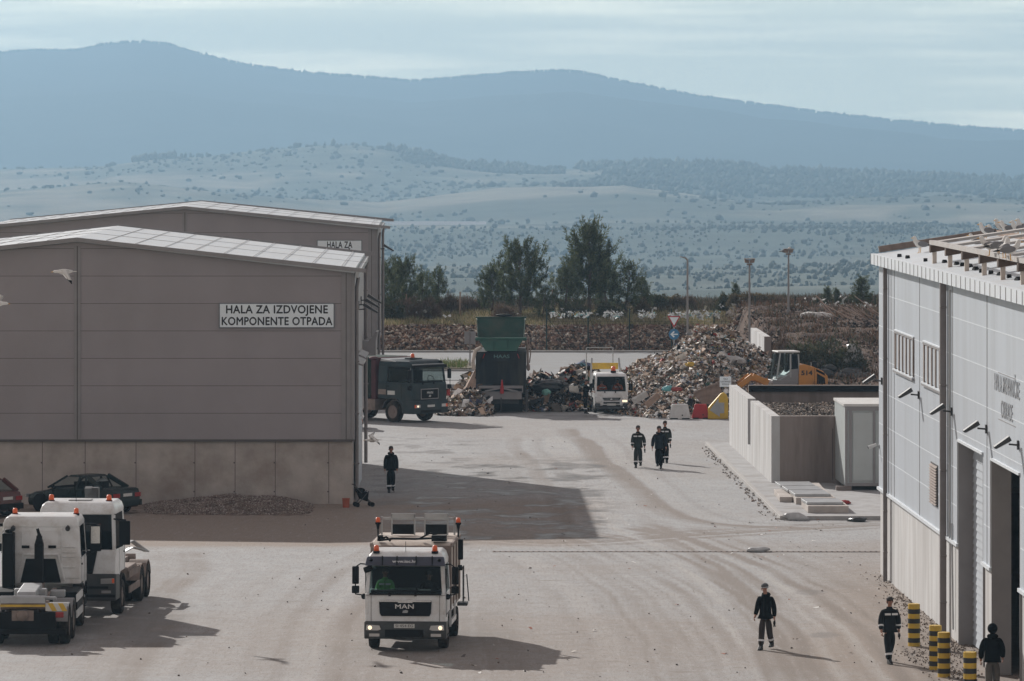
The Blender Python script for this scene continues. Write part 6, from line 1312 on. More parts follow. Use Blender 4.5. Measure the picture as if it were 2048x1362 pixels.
for s in (-.38, .38): mb.bar((s,-1.25,1.55),(s,-2.2,1.98),.14,.34); mb.bar((s,-2.2,1.98),(s,-3.4,1.1),.14,.32)
mb.bar((0,-1.2,1.75),(0,-2.6,1.75),.12,.12); mb.build('lift_arm', M['orange'], wl, bevel=.02)
mb = MB(); mb.prism([(-3.3,.9),(-3.35,1.65),(-3.6,1.75),(-4.2,.75),(-4.4,.5),(-3.4,.45)], -1.1, 1.1); mb.build('bucket', M['dusty'], wl, bevel=.02)

# ---- green shredder unit
tk = empty('waste_shredder', ((1002-1024)*.0253, 253.0, 0), 0, 'dark mobile waste shredder with a green hopper on top, seen from its end', 'shredder')
h = 1.28
mb = MB(); mb.box(-h,h,0,5.5,.95,3.08); hb_ = mb.build('machine_housing', M['navy'], tk, bevel=.03)
mb = MB(); mb.box(-h+.28,h-.28,-.02,-.001,1.0,2.6)
for x in (-h+.02,-h+.5,h-.54,h-.06): mb.box(x,x+.04,-.035,-.001,1.0,3.0)
mb.build('rear_hatch', M['navy'], hb_)
text('lettering', 'HAAS', .24, mat('worn_teal_lettering', (.10,.20,.20), .6), hb_, (.03, -.02, 2.84), (R(90),0,0), sx=1.35, bold=.004)
mb = MB(); mb.bar((-h+.45,-.03,2.98),(-h+.36,-.03,2.75),.03); mb.bar((h-.45,-.03,2.98),(h-.36,-.03,2.75),.03); mb.each('red_strap', M['red'], hb_)
mb = MB(); mb.prismy([(-.78,3.12),(.78,3.12),(1.12,3.72),(-1.12,3.72)], -.15, 4.8); mb.box(-1.25,1.25,-.25,.0,3.72,3.80); mb.cyl((-1.3,-.12,3.75),(-1.1,-.12,3.72),.09,n=8); mb.cyl((1.3,-.12,3.75),(1.1,-.12,3.72),.09,n=8)
for x in (-.42,-.34,.30,.38): mb.box(x,x+.03,-.19,-.15,3.2,3.72)
hp = mb.build('hopper_trough', mat('bright_green_skip', (.018,.105,.078), .5, var=.12, dirt=(.08,.08,.06), dsc=2, damt=.4), tk, bevel=.02)
mb = MB(); mb.hexa([(-1.15,1.9,3.7),(1.15,1.9,3.7),(1.15,2.0,3.7),(-1.15,2.0,3.7)], [(-1.22,2.5,4.72),(1.22,2.5,4.72),(1.22,2.6,4.72),(-1.22,2.6,4.72)])
for s in (-1, 1): mb.hexa([(s*1.14,.0,3.8),(s*1.18,.0,3.8),(s*1.18,2.0,3.8),(s*1.14,2.0,3.8)], [(s*1.2,1.0,4.66),(s*1.24,1.0,4.66),(s*1.26,2.6,4.70),(s*1.22,2.6,4.70)])
mb.box(-1.3,1.3,2.45,2.65,4.70,4.76); mb.build('hopper_wall', M['green'], tk, bevel=.01)
mb = MB(); mb.ell((.15,2.55,4.84),(.45,.25,.08)); mb.build('snagged_waste', M['black'], tk)
mb = MB(); mb.box(-1.12,1.12,-.55,-.05,1.25,1.38); mb.box(-1.12,-1.06,-.6,-.05,1.05,1.38); mb.box(1.06,1.12,-.6,-.05,1.05,1.38); mb.bar((-.8,-.62,1.12),(0,-.62,1.28),.08); mb.bar((0,-.62,1.28),(.85,-.62,1.10),.08); mb.box(-1.05,1.05,-.5,-.1,.7,1.1); mb.build('conveyor_frame', M['trim'], tk, bevel=.01)
mb = MB(); mb.box(-h-.12,-h+.05,-.3,.1,.1,1.15); mb.box(h-.05,h+.10,-.3,.1,.1,1.15); mb.box(-.9,.9,.0,4.8,.45,.95); mb.cyl((0,-.6,.05),(0,-.6,.8),.03,n=6); mb.build('support_legs', M['steeld'], tk)
mb = MB(); mb.box(-1.1,1.1,.05,.4,.05,.94); mb.build('under_tray', M['black'], tk)
mb = MB(); mb.cyl((.05,-.64,1.0),(.05,-.64,1.35),.10,.09,n=8); mb.cyl((.05,-.64,1.35),(.05,-.64,1.7),.07,.03,n=8); mb.build('fire_extinguisher', M['red'], tk)
mb = MB(); mb.tube([(-1.0,.1,3.3),(-1.3,0,3.15),(-1.42,-.05,2.6),(-1.38,.0,2.2)],.09,8); mb.build('hose', M['cream'], tk)
mb = MB(); mb.tube([(1.2,.3,3.9),(1.34,.2,3.4),(1.36,.1,2.4),(1.42,.15,2.15)],.06,8); mb.tube([(1.42,.2,3.8),(1.5,.2,3.0),(1.44,.2,2.5)],.03,6); mb.ell((1.38,.12,2.3),(.1,.1,.2)); mb.build('cable', M['dusty'], tk)
mb = MB()
mb.add([(-1.25,.2,2.3),(-1.28,.9,2.2),(-1.75,-.1,1.3),(-1.9,.5,1.2),(-2.2,-.3,.9),(-1.4,-.3,1.0),(-2.3,.6,.8)], [(0,1,3,2),(2,3,6,4),(0,2,5)]); mb.add([(-1.25,.1,1.9),(-1.5,-.35,1.1),(-2.0,-.5,.7),(-1.3,-.5,.6)], [(0,1,2,3)]); mb.build('hanging_sheet', M['wood'], tk)

# ---- parked cars
def car(name, loc, rz, paint, label, L=4.35, Wc=1.72, Hc=1.40, hatch=False):
    r_ = empty(name, loc, rz, label, 'car'); h = Wc/2; f, b = -L/2, L/2    # front at -y
    st = [(f,.22,.50,.62),(f+.12,.20,.62,.80),(f+.45,.20,.72,.92),(f+1.05,.20,.82,.97),(f+1.35,.2,.90,1.0),(f+2.2,.2,.93,1.0),(b-1.3,.2,.95,1.0),(b-.55,.2,.97,.98),(b-.1,.24,.95,.93),(b,.34,.80,.86)]
    rings = []
    for y, z0, z1, k in st:
        w = h*k; rings.append([(-w*.92,y,z0),(-w,y,z0+.12),(-w,y,(z0+z1)/2+.05),(-w*.96,y,z1-.04),(-w*.80,y,z1),(w*.80,y,z1),(w*.96,y,z1-.04),(w,y,(z0+z1)/2+.05),(w,y,z0+.12),(w*.92,y,z0)])
    mb = MB(); mb.loft(rings); body = mb.build('car_body', paint, r_, bevel=.03)
    # cabin: pillars and roof
    ybk = b-.62 if not hatch else b-.25; p = {'a0':(f+1.15,.88),'a1':(f+1.95,Hc-.06),'c1':(b-1.42 if not hatch else b-.8,Hc-.06),'c0':(ybk,.96)}
    mb = MB(); wl_, wt = h*.90, h*.70
    mb.loft([[(-wt,p['a1'][0],Hc-.07),(wt,p['a1'][0],Hc-.07),(wt,p['c1'][0],Hc-.07),(-wt,p['c1'][0],Hc-.07)],[(-wt*.93,p['a1'][0]+.15,Hc),(wt*.93,p['a1'][0]+.15,Hc),(wt*.93,p['c1'][0]-.12,Hc),(-wt*.93,p['c1'][0]-.12,Hc)]])
    for s in (-1, 1):
        mb.bar((s*wl_,p['a0'][0],.90),(s*wt*.97,p['a1'][0],Hc-.04),.07); mb.bar((s*wl_,p['c0'][0],.93),(s*wt*.97,p['c1'][0],Hc-.04),.12,.16); yb2 = f+2.55; mb.bar((s*wl_,yb2,.90),(s*wt*.98,yb2+.02,Hc-.05),.07); mb.bar((s*wl_,b-1.35,.90),(s*wt*.98,b-1.5,Hc-.05),.06)
    mb.build('roof', paint, r_, bevel=.015)
    mb = MB()
    q = [(-wl_+.02,p['a0'][0]+.02,.88),(wl_-.02,p['a0'][0]+.02,.88),(wl_-.02,p['c0'][0]-.02,.93),(-wl_+.02,p['c0'][0]-.02,.93)]; u_ = [(-wt+.02,p['a1'][0],Hc-.06),(wt-.02,p['a1'][0],Hc-.06),(wt-.02,p['c1'][0],Hc-.06),(-wt+.02,p['c1'][0],Hc-.06)]
    mb.add(q+u_, [(0,1,5,4),(1,2,6,5),(2,3,7,6),(3,0,4,7)]); mb.build('glazing', M['glassc'], r_)
    mb = MB()
    for y in (f+2.2, b-1.45): mb.box(-h*.6,-.08,y,y+.14,.7,1.15); mb.box(.08,h*.6,y,y+.14,.7,1.15)
    mb.box(-h*.75,h*.75,f+1.3,f+1.6,.85,.95); mb.build('seat', M['inner'], r_)
    for s in (-1, 1):
        for y in (f+.85, b-.85):
            wheel(r_, s*(h-.10), y, .30, .19, rimm=M['rims']); mb = MB(); mb.cyl((s*(h-.02),y,.32),(s*(h+.006),y,.32),.36,n=18); mb.build('wheel_arch', M['black'], body)
        mb = MB(); mb.box(s*(h*.90), s*(h*.50), b-.045, b+.012, .62, .78); mb.build('tail_light', M['redl'], r_, bevel=.01)
        mb = MB(); mb.box(s*h*.85, s*h*.5, f-.01, f+.06, .50, .62); mb.build('headlight', M['lens'], r_, bevel=.01)
        mb = MB(); mb.ell((s*(h+.10),f+1.55,.98),(.10,.06,.07)); mb.build('door_mirror', M['black'], r_, smooth=True)
        mb = MB(); mb.box(s*(h+.008),s*(h-.03),f+1.45,f+1.46,.3,.88); mb.box(s*(h+.008),s*(h-.03),f+2.5,f+2.51,.3,.88); mb.box(s*(h+.008),s*(h-.03),b-1.3,b-1.29,.4,.9); mb.box(s*(h+.012),s*(h-.03),f+1.2,b-1.1,.5,.53); mb.build('door_gaps', M['black'], body)
    mb = MB(); mb.box(-h*.93,h*.93,b-.06,b+.05,.30,.52); mb.cyl((h*.5,b-.05,.24),(h*.5,b+.06,.24),.04,n=8); mb.build('rear_bumper', M['black'] if hatch else paint, r_, bevel=.03)
    mb = MB(); mb.box(-.25,.25,b+.0,b+.022,.66,.77); mb.build('number_plate', M['plate'], r_)
    return r_
c1 = car('parked_car', (-16.05, 186.75, 0), R(180+52), M['carg'], 'dark green saloon parked against the grey hall with a white bag on its back seat')
c1.rotation_euler[2] = R(-125)
mb = MB(); 
blob('bag_on_seat', (-.3, .62, 1.02), .24, M['film'], '', '', 70, (.9,.9,.9), 2, .12, parent=c1)
car('parked_car', (-20.1, 184.9, 0), R(-128), M['carr'], 'dark red hatchback cut off by the left edge, beside the dark green saloon', hatch=True, L=4.0)
# white and orange vehicle corner behind the downpipe
o = G(732, 860); wc_ = empty('utility_van', (o.x-1.0, o.y, 0), R(0), 'back corner of a white utility van with an orange lamp, behind the hall downpipe', 'van')
mb = MB(); mb.prism([(0,.35),(0,.95),(.1,1.12),(1.2,1.15),(1.7,.8),(2.6,.72),(2.65,.35)], -.95, .80); mb.build('van_body', M['wpaint'], wc_, bevel=.05)
mb = MB(); mb.box(.66,.83,-.03,.1,.38,.52); mb.build('tail_light', M['amber'], wc_)
for s in (-.8, .68):
    for y in (.5, 2.1): wheel(wc_, s, y, .28, .18)
mb = MB(); mb.box(-.9,.78,-.06,0,.22,.36); mb.build('rear_bumper', M['black'], wc_)
# ------------------------------------------------------------ people
def skinned(name, verts, edges, rad, m, parent, root=0, sub=1, extra=None):
    me = bpy.data.meshes.new('t'); bm = bmesh.new(); L_ = bm.verts.layers.skin.verify(); vs = []
    for i, (v, r) in enumerate(zip(verts, rad)):
        q = bm.verts.new(v); q[L_].radius = r if isinstance(r, tuple) else (r, r); q[L_].use_root = (i == root); vs.append(q)
    for a, b in edges: bm.edges.new((vs[a], vs[b]))
    bm.to_mesh(me); bm.free(); o = bpy.data.objects.new('t', me); COL.objects.link(o)
    s = o.modifiers.new('s', 'SKIN'); s.use_smooth_shade = True; s.branch_smoothing = .6
    u = o.modifiers.new('u', 'SUBSURF'); u.levels = sub; u.render_levels = sub
    dg = bpy.context.evaluated_depsgraph_get(); m2 = bpy.data.meshes.new_from_object(o.evaluated_get(dg)); bpy.data.objects.remove(o)
    if extra: 
        bm = bmesh.new(); bm.from_mesh(m2); tmp = bpy.data.meshes.new('x'); tmp.from_pydata(extra.v, [], extra.f); bm.from_mesh(tmp); bm.to_mesh(m2); bm.free()
    m2.name = name; m2.materials.clear(); m2.materials.append(m); m2.polygons.foreach_set('material_index', [0]*len(m2.polygons)); m2.shade_smooth()
    r = bpy.data.objects.new(name, m2); COL.objects.link(r)
    if parent is not None: r.parent = parent
    return r
def arm_pts(s, swing, bend, out=.045, el_=0):
    sh = Vector((s*.175, 0, 1.42)); el = sh+Vector((s*out, -math.sin(swing)*.29, -math.cos(swing)*.29)); a2 = swing+bend; wr = el+Vector((s*out*.2, -math.sin(a2)*.25, -math.cos(a2)*.25)); return sh, el, wr
def leg_pts(s, sw, kn):
    hp = Vector((s*.085, 0, .92)); kk = hp+Vector((-s*.002, -math.sin(sw)*.43, -math.cos(sw)*.43)); a2 = sw-kn; an = kk+Vector((0, -math.sin(a2)*.41, -math.cos(a2)*.41)); return hp, kk, an
def person(loc, rz, label, H=1.78, legs=((.10,.05),(-.12,.12)), arms=((.15,.15),(-.12,.2)), head=(0,0), jacket='cloth', trousers='cloth', bands=True, chest=True, hood=False, hat=None, hair=True, gloves=True, long_=0, vest=None, sleeve=True, seated=False, cat='person', group=None, lower=True, build=1.0):
    r_ = empty('person', loc, rz, label, cat, group); r_.scale = (H/1.78*build, H/1.78*build, H/1.78)
    hr, hp_ = head   # head yaw / pitch
    def hd(v): v = Matrix.Rotation(hr, 3, 'Z') @ Matrix.Rotation(hp_, 3, 'X') @ Vector(v); return Vector((v.x, v.y-.02, v.z+1.535))
    A = {s: arm_pts(s, *a) for s, a in zip((-1, 1), arms)}
    Lg = {s: leg_pts(s, *l) for s, l in zip((-1, 1), legs)} if not seated else {s: (Vector((s*.1,0,.92)), Vector((s*.12,-.42,.95)), Vector((s*.12,-.45,.55))) for s in (-1, 1)}
    dz = -min(Lg[-1][2].z, Lg[1][2].z)+.075 if not seated else 0   # lowest foot meets the ground
    V = [(0,0,.96),(0,0,1.15),(0,0,1.36),(0,-.01,1.49),hd((0,.01,.03)),hd((0,-.012,.10)),hd((0,.0,.17)),hd((0,.012,.225))]
    Ra = [(.10,.08),(.10,.08),(.11,.08),.055,.055,(.066,.078),(.075,.092),(.06,.072)]; E = [(i, i+1) for i in range(7)]
    ex = MB()
    for s in (-1, 1):
        b = len(V); sh, el, wr = A[s]; V += [sh, el, wr, wr+(wr-el).normalized()*.06]; Ra += [.045, .040, (.030,.034), (.036,.022)]; E += [(2, b), (b, b+1), (b+1, b+2), (b+2, b+3)]
        d = (wr-el).normalized(); side = Vector((0,1,0)) if True else None; pm = wr+d*.08
        side = d.cross(Vector((s,0,0))).normalized(); inw = Vector((-s,0,0))
        for k, (o_, ln) in enumerate(((-.033,.065),(-.011,.078),(.011,.072),(.033,.055))):
            p0 = pm+side*o_; p1 = p0+d*ln*.55; p2 = p1+(d*.6+inw*.8).normalized()*ln*.5; ex.cyl(p0, p1, .0095, .0085, n=6); ex.cyl(p1, p2, .0085, .007, n=6)
        p0 = wr+d*.03-side*.03; p1 = p0+(d*.7-side*.7).normalized()*.05; ex.cyl(p0, p1, .012, .010, n=6); ex.cyl(p1, p1+d*.03, .010, .008, n=6)
        if lower: b = len(V); V += list(Lg[s]); Ra += [.07, .055, .042]; E += [(0, b), (b, b+1), (b+1, b+2)]
    rm = Matrix.Rotation(hr, 4, 'Z') @ Matrix.Rotation(hp_, 4, 'X')
    ex.T = Matrix.Translation((0,-.02,1.535)) @ rm
    ex.add([(-.014,-.085,.115),(.014,-.085,.115),(0,-.118,.112),(0,-.085,.155),(0,-.09,.10)], [(0,2,3),(2,1,3),(0,4,2),(4,1,2)])      # nose
    for s in (-1, 1): ex.ell((s*.082,.01,.125), (.012,.02,.032), 8, 5)
    body = skinned('body', V, E, Ra, M['skin'], r_, 0, 1, ex)
    mb = MB(); mb.T = ex.T
    for s in (-1, 1): mb.ell((s*.032,-.082,.142), (.013,.008,.006), 8, 5); mb.box(s*.018, s*.05, -.092, -.08, .158, .165)
    mb.box(-.022,.022,-.089,-.08,.076,.083); mb.build('face_features', M['hair'], body)
    # jacket
    T = .028; V = [(0,0,.90-long_),(0,0,1.02),(0,0,1.18),(0,0,1.36),(0,0,1.47)]; Ra = [(.20,.145),(.185,.14),(.185,.14),(.215,.15),(.12,.10)]; E = [(0,1),(1,2),(2,3),(3,4)]
    for s in (-1, 1): b = len(V); sh, el, wr = A[s]; V += [sh+Vector((0,0,-.01)), el, wr-(wr-el)*.08]; Ra += [.10, .078, .062]; E += [(3, b), (b, b+1), (b+1, b+2)]
    jk = skinned('jacket', V, E, Ra, M[vest or jacket], r_, 1, 1)
    if chest:
        mb = MB()
        for s in (-1, 1): mb.box(s*.02, s*.165, -.166, -.13, 1.315, 1.365)
        mb.each('reflective_band', M['refl'], jk)
    mb = MB()
    if bands and sleeve:
        for s in (-1, 1): sh, el, wr = A[s]; q = el.lerp(wr, .42); d = (wr-el).normalized(); mb.cyl(q-d*.022, q+d*.022, .070, n=12)
        mb.each('sleeve_band', M['refl'], jk)
    mb = MB(); mb.box(-.006,.006,-.147,-.13,.93,1.43); mb.build('zip', M['black'], jk)
    if hood: mb = MB(); mb.ell((0,.055,1.50), (.13,.10,.075), 12, 8); mb.ell((0,-.02,1.475), (.115,.09,.05), 12, 8); mb.build('hood', M[jacket], jk, smooth=True)
    else: mb = MB(); mb.cyl((0,-.005,1.45),(0,.0,1.525),.088,.075,n=14,cap=False); mb.build('collar', M[vest or jacket], jk, smooth=True)
    if lower:
        V = [(0,0,.97),(0,0,.90)]; Ra = [(.17,.125),(.175,.13)]; E = [(0,1)]
        for s in (-1, 1): b = len(V); hp, kk, an = Lg[s]; V += [hp+Vector((0,0,-.04)), kk, an-(an-kk)*.06]; Ra += [.115, .092, .082]; E += [(1, b), (b, b+1), (b+1, b+2)]
        tr = skinned('trousers', V, E, Ra, M[trousers], r_, 0, 1)
        if bands:
            mb = MB()
            for s in (-1, 1): hp, kk, an = Lg[s]; q = kk.lerp(an, .55); d = (an-kk).normalized(); mb.cyl(q-d*.026, q+d*.026, .094, n=14)
            mb.each('trouser_band', M['refl'], tr)
        for s in (-1, 1):
            hp, kk, an = Lg[s]; mb = MB(); x, y, z = an
            mb.loft([[(x-.05,y+.05,z-.075),(x+.05,y+.05,z-.075),(x+.05,y+.05,z+.06),(x-.05,y+.05,z+.06)],[(x-.055,y-.03,z-.075),(x+.055,y-.03,z-.075),(x+.055,y-.03,z+.05),(x-.055,y-.03,z+.05)],[(x-.055,y-.14,z-.075),(x+.055,y-.14,z-.075),(x+.045,y-.14,z-.02),(x-.045,y-.14,z-.02)],[(x-.035,y-.20,z-.075),(x+.035,y-.20,z-.075),(x+.03,y-.20,z-.045),(x-.03,y-.20,z-.045)]])
            mb.build('boot', M['boot'], r_, bevel=.02)
    if hair and not hat:
        mb = MB(); mb.T = ex.T; mb.ell((0,.018,.185), (.088,.100,.075), 14, 9); mb.ell((0,.045,.13), (.084,.075,.085), 12, 8); mb.build('hair', M['hair'], r_, smooth=True)
    if hat == 'beanie':
        mb = MB(); mb.T = ex.T; mb.ell((0,.008,.20), (.092,.104,.085), 16, 10); mb.cyl((0,.008,.155),(0,.008,.195),.098,.099,n=16); hm = mb.build('beanie', mat('grey_knit', (.09,.09,.095), .95, var=.2, bump=.6, bsc=50), r_, smooth=True)
        mb = MB(); mb.T = ex.T
        for i in range(4): mb.cyl((0,.008,.170+i*.03),(0,.008,.180+i*.03),.1-.011*i**1.3,.1-.011*i**1.3,n=16)
        mb.build('beanie_stripes', M['refl'], hm)
    if hat == 'hood':
        mb = MB(); mb.T = ex.T; mb.ell((0,.02,.15), (.115,.125,.135), 14, 10); mb.prism([(-.2,.16),(-.08,.2),(-.05,.15),(-.18,.14)], -.08, .08); mb.build('raised_hood', M['clothk'], r_, smooth=True)
    if gloves:
        s = 1; sh, el, wr = A[s]; mb = MB(); d = (wr-el).normalized(); c = wr+d*.13; mb.ell(c, (.035,.05,.07), 8, 6)
        for k in (-1, 0, 1): mb.cyl(c, c+d*.11+Vector((.02*k,.035*k,0)), .014, .008, n=5)
        mb.build('gloves', M['black'], r_)
    r_.location.z += dz*H/1.78
    return r_
def at(px, py): g = G(px, py); return (g.x, g.y, 0)
person(at(1531,1299), R(-22), 'man in a striped knit cap and black jacket alone on the dusty ground', 1.80, legs=((.18,.02),(-.18,.35)), arms=((.0,.6,.06),(.04,.12,.08)), head=(R(-55), R(6)), jacket='clothk', trousers='clothb', chest=False, sleeve=False, hood=True, hat='beanie', long_=.02)
person(at(1779,1326), R(14), 'worker in dark overalls with reflective chest band walking next to the striped bollards', 1.80, legs=((.30,.02),(-.26,.42)), arms=((.10,.35,.07),(-.25,.25,.08)), head=(R(4), R(8)), build=1.05)
person(at(1276,935), R(-4), 'left one of the three men walking together, green-grey overalls with chest band', 1.80, legs=((.22,.02),(-.22,.35)), arms=((.12,.18,.04),(-.15,.25,.07)), jacket='clothg', trousers='clothg', head=(R(-5),0), build=1.06)
person(at(1318,937), R(-6), 'man in an open navy jacket, the middle one of the three walking together', 1.82, legs=((-.24,.4),(.24,.02)), arms=((.2,.15,.06),(-.15,.12,.08)), jacket='navyc', trousers='clothk', head=(R(-20), R(4)), bands=False, chest=False, hood=True, long_=.08, build=1.06)
person(at(1330,926), R(-6), 'man half hidden behind the navy jacket, third of the three walking together', 1.82, legs=((-.12,.10),(.14,.05)), arms=((.0,.15),(.05,.2)), jacket='clothg', trousers='clothk', head=(R(-8),R(4)))
person(at(782,985), R(4), 'man in a black hooded jacket walking in the shadow of the grey hall', 1.84, legs=((.18,.02),(-.20,.35)), arms=((.0,.1),(-.02,.15)), jacket='clothk', trousers='clothk', chest=False, sleeve=False, hood=True, long_=.02, gloves=False)
person(at(1171,827), R(75), 'dark-clad man standing at the door of the small white truck', 1.72, legs=((.03,.03),(-.04,.04)), arms=((.7,.7),(1.0,.6)), jacket='clothk', trousers='clothk', chest=False, head=(0,R(5)), gloves=False)
person(at(1985,1392), R(176), 'person seen from behind in a black cap and quilted jacket at the bottom right corner', 1.80, legs=((.12,.05),(-.1,.12)), arms=((.15,.5,.05),(.05,.3,.07)), jacket='clothk', trousers='khaki', chest=False, hood=True, hat='hood', bands=False, long_=.04, gloves=False, build=1.10)
def driver(veh, x, y, z, vest, label, hz_=0, sc=1.0):
    mwl = Matrix.Translation(veh.location) @ Matrix.Rotation(veh.rotation_euler[2], 4, 'Z'); w = mwl @ Vector((x, y, z-.92*sc))
    p = person((w.x, w.y, w.z), veh.rotation_euler[2], label, 1.70*sc, arms=((.55,.75),(.6,.7)), jacket=vest, chest=(vest != 'clothk'), bands=True, sleeve=(vest != 'clothk'), seated=True, gloves=False, head=(hz_, 0)); p.location.z = w.z; return p
driver(t1r, -.62, -.35, 1.42, 'hiv', 'driver in a hi-vis green jacket behind the windscreen of the refuse truck', R(10))
driver(t1r, .58, -.30, 1.34, 'clothk', 'dark-clothed passenger behind the windscreen of the refuse truck')
driver(tf, .38, -.28, .95, 'hio', 'person in hi-vis orange on the right-hand seat of the small white truck'); driver(tf, -.42, -.28, .92, 'hio', 'second orange-clad person on the left-hand seat of the small white truck')

# ------------------------------------------------------------ bollards, small objects
bl0 = None
for px, py, lab in ((1828,1292,'striped bollard farthest from the camera, alone by the hall wall'), (1871,1339,'striped bollard at the left of the close pair'), (1888,1354,'striped bollard at the right of the close pair, in front'), (1940,1397,'striped bollard nearest the camera, cut off by the bottom edge')):
    g = G(px, py)
    if bl0 is None:
        bl0 = empty('bollard', (g.x, g.y, 0)); r = .165; n = 9; hgt = 1.15; mb = MB(); mb.cyl((0,0,0),(0,0,hgt),r,n=24); mb.cyl((0,0,hgt),(0,0,hgt+.015),r-.01,n=24); mb.build('post', M['yellow'], bl0)
        for i in range(4): mb = MB(); z = .10+i*.265; mb.cyl((0,0,z),(0,0,z+.13),r+.003,n=24,cap=True); mb.build('black_band', M['blk'], bl0)
        q = bl0
    else: q = copy_tree(bl0); q.location = (g.x, g.y, 0)
    tag(q, lab, 'bollard', 'yellow and black bollards in front of the hall doors')
g = G(692, 1015); cn = empty('canister', (g.x, g.y, 0), 0, 'rusty orange canister standing at the corner of the grey hall', 'canister')
mb = MB(); mb.cyl((0,0,0),(0,0,.32),.13,.14,n=12); mb.cyl((0,0,.32),(0,0,.35),.15,n=12); mb.build('can_body', M['canist'], cn)
g = G(733, 1014); sr = empty('pushchair', (g.x-.05, g.y, 0), R(15), 'black folded pushchair leaning at the downpipe of the grey hall', 'pushchair')
mb = MB(); mb.bar((-.35,0,.75),(.28,.1,.12),.035); mb.bar((-.35,.4,.75),(.28,.4,.12),.035); mb.bar((-.3,0,.1),(.15,0,.6),.03); mb.bar((-.3,.4,.1),(.15,.4,.6),.03); mb.bar((-.42,0,.85),(-.42,.4,.85),.035); mb.bar((-.42,0,.85),(-.2,0,.6),.03); mb.build('frame', M['steeld'], sr)
mb = MB(); mb.hexa([(-.3,.02,.62),(.15,.02,.55),(.1,.02,.2),(-.15,.02,.3)], [(-.3,.38,.62),(.15,.38,.55),(.1,.38,.2),(-.15,.38,.3)]); mb.ell((-.15,.2,.62),(.2,.2,.1)); mb.build('fabric_seat', M['clothk'], sr)
for x in (-.3, .28):
    for y in (0, .4): mb = MB(); mb.cyl((x,y-.02,.09),(x,y+.02,.09),.09,n=12); mb.build('wheel', M['black'], sr)
# gravel pile by the hall
def gh_(x, y): px = 1024+x/y*FOC; return np.interp(px, [285,320,400,470,520,575,630], [0,.14,.30,.40,.34,.24,0])*ss(184.6, 187.6, y)*(1+.2*fbm(x, y, .9, 150))
xs = np.arange(-14.5, -7.2, .1); ysb = np.arange(184.5, 190.4, .14); XX, YY = np.meshgrid(xs, ysb); Z = gh_(XX, YY)+.02*fbm(XX, YY, .3, 151)-.01
idx = np.arange(XX.size).reshape(XX.shape); F = np.stack([idx[:-1, :-1], idx[:-1, 1:], idx[1:, 1:], idx[1:, :-1]], -1).reshape(-1, 4)
gp = np_mesh('gravel_pile', np.stack([XX, YY, Z], -1), F, np.tile([[.17,.125,.105]], (XX.size, 1)), VCS, smooth=True); tag(gp, 'brown gravel pile spread along the foot of the grey hall', kind='stuff')
n = 18000; x = rng.uniform(-14.3, -7.3, n); y = rng.uniform(184.7, 190.3, n); z = gh_(x, y); k = z > .02; x, y, z = x[k], y[k], z[k]
v, f, c = octs(np.stack([x, y, z], 1), rng.uniform(.012, .04, len(x)), pal(len(x), [(.2,.15,.13),(.3,.26,.23),(.12,.09,.08),(.4,.36,.33)], [5,4,3,1.5])); s_ = np_mesh('gravel_stones', v, f, c, VCS, parent=gp); s_['kind'] = 'stuff'
# scattered clods, stones and scraps on the yard
def strew(name, segs, n, w, s0, s1, colr, label, z0=0):
    P_, S_ = [], []
    for a, b in segs:
        a, b = G(*a), G(*b); t = rng.uniform(0, 1, n); x = a.x+(b.x-a.x)*t+rng.normal(scale=w, size=n); y = a.y+(b.y-a.y)*t+rng.normal(scale=w*2, size=n); P_.append(np.stack([x, y, np.full(n, z0+.02)], 1)); S_.append(rng.uniform(s0, s1, n))
    P_ = np.concatenate(P_); S_ = np.concatenate(S_); v, f, c = octs(P_, S_, pal(len(P_), colr), (1.3,1.3,.7)); return tag(np_mesh(name, v, f, c, VCS), label, kind='stuff')
strew('kerb_rubble', [((1412,893),(1450,930)),((1450,930),(1500,985)),((1495,985),(1560,1042))], 110, .18, .015, .06, [(.35,.31,.28),(.2,.16,.14),(.5,.48,.46)], 'broken stones and litter lying along the kerb')
strew('wall_foot_debris', [((1765,1150),(1900,1275)),((1900,1275),(1940,1320)),((1800,1190),(1880,1290)),((1830,1300),(1930,1362))], 500, .32, .008, .032, [(.2,.16,.13),(.3,.26,.23),(.13,.10,.085)], 'crumbs of soil and gravel along the foot of the white hall')
q = rng; n = 260; px = rng.uniform(0, 1800, n); py = 870+rng.uniform(0, 1, n)**1.2*490; Yq = CH*FOC/(py-HZ); Xq = (px-1024)*Yq/FOC; k = (Yq < 186) | (Xq > -5.5); k &= ~((Xq > 8.4) & (Yq > 182)); k &= Xq < RX(Yq)-.3; v, f, c = octs(np.stack([Xq[k], Yq[k], np.full(k.sum(), .015)], 1), rng.uniform(.01, .028, k.sum()), pal(int(k.sum()), [(.10,.075,.06),(.06,.05,.045),(.2,.17,.15)]), (1.6,1.6,.7)); tag(np_mesh('yard_crumbs', v, f, c, VCS), 'small dark crumbs of dirt strewn over the yard', kind='stuff')
for i, (px, py, r_, m, lab, z) in enumerate(((1593,1040,.30,'film','crumpled pale bag at the kerb edge in front of the short plinth',0),(1716,1043,.22,'bags','small dark crumpled bag at the kerb edge near the white hall',0),(1690,1008,.14,'redl','small red scrap on the pavement behind the short plinth',.14),(1513,1104,.22,'film','flat white rag on the yard right of the drain grating',0))):
    g = G(px, py, z); blob('litter_bag', (g.x, g.y, g.z+.06), r_, M[m], lab, 'litter', 80+i, (1.5,1,.45), 2, .2)

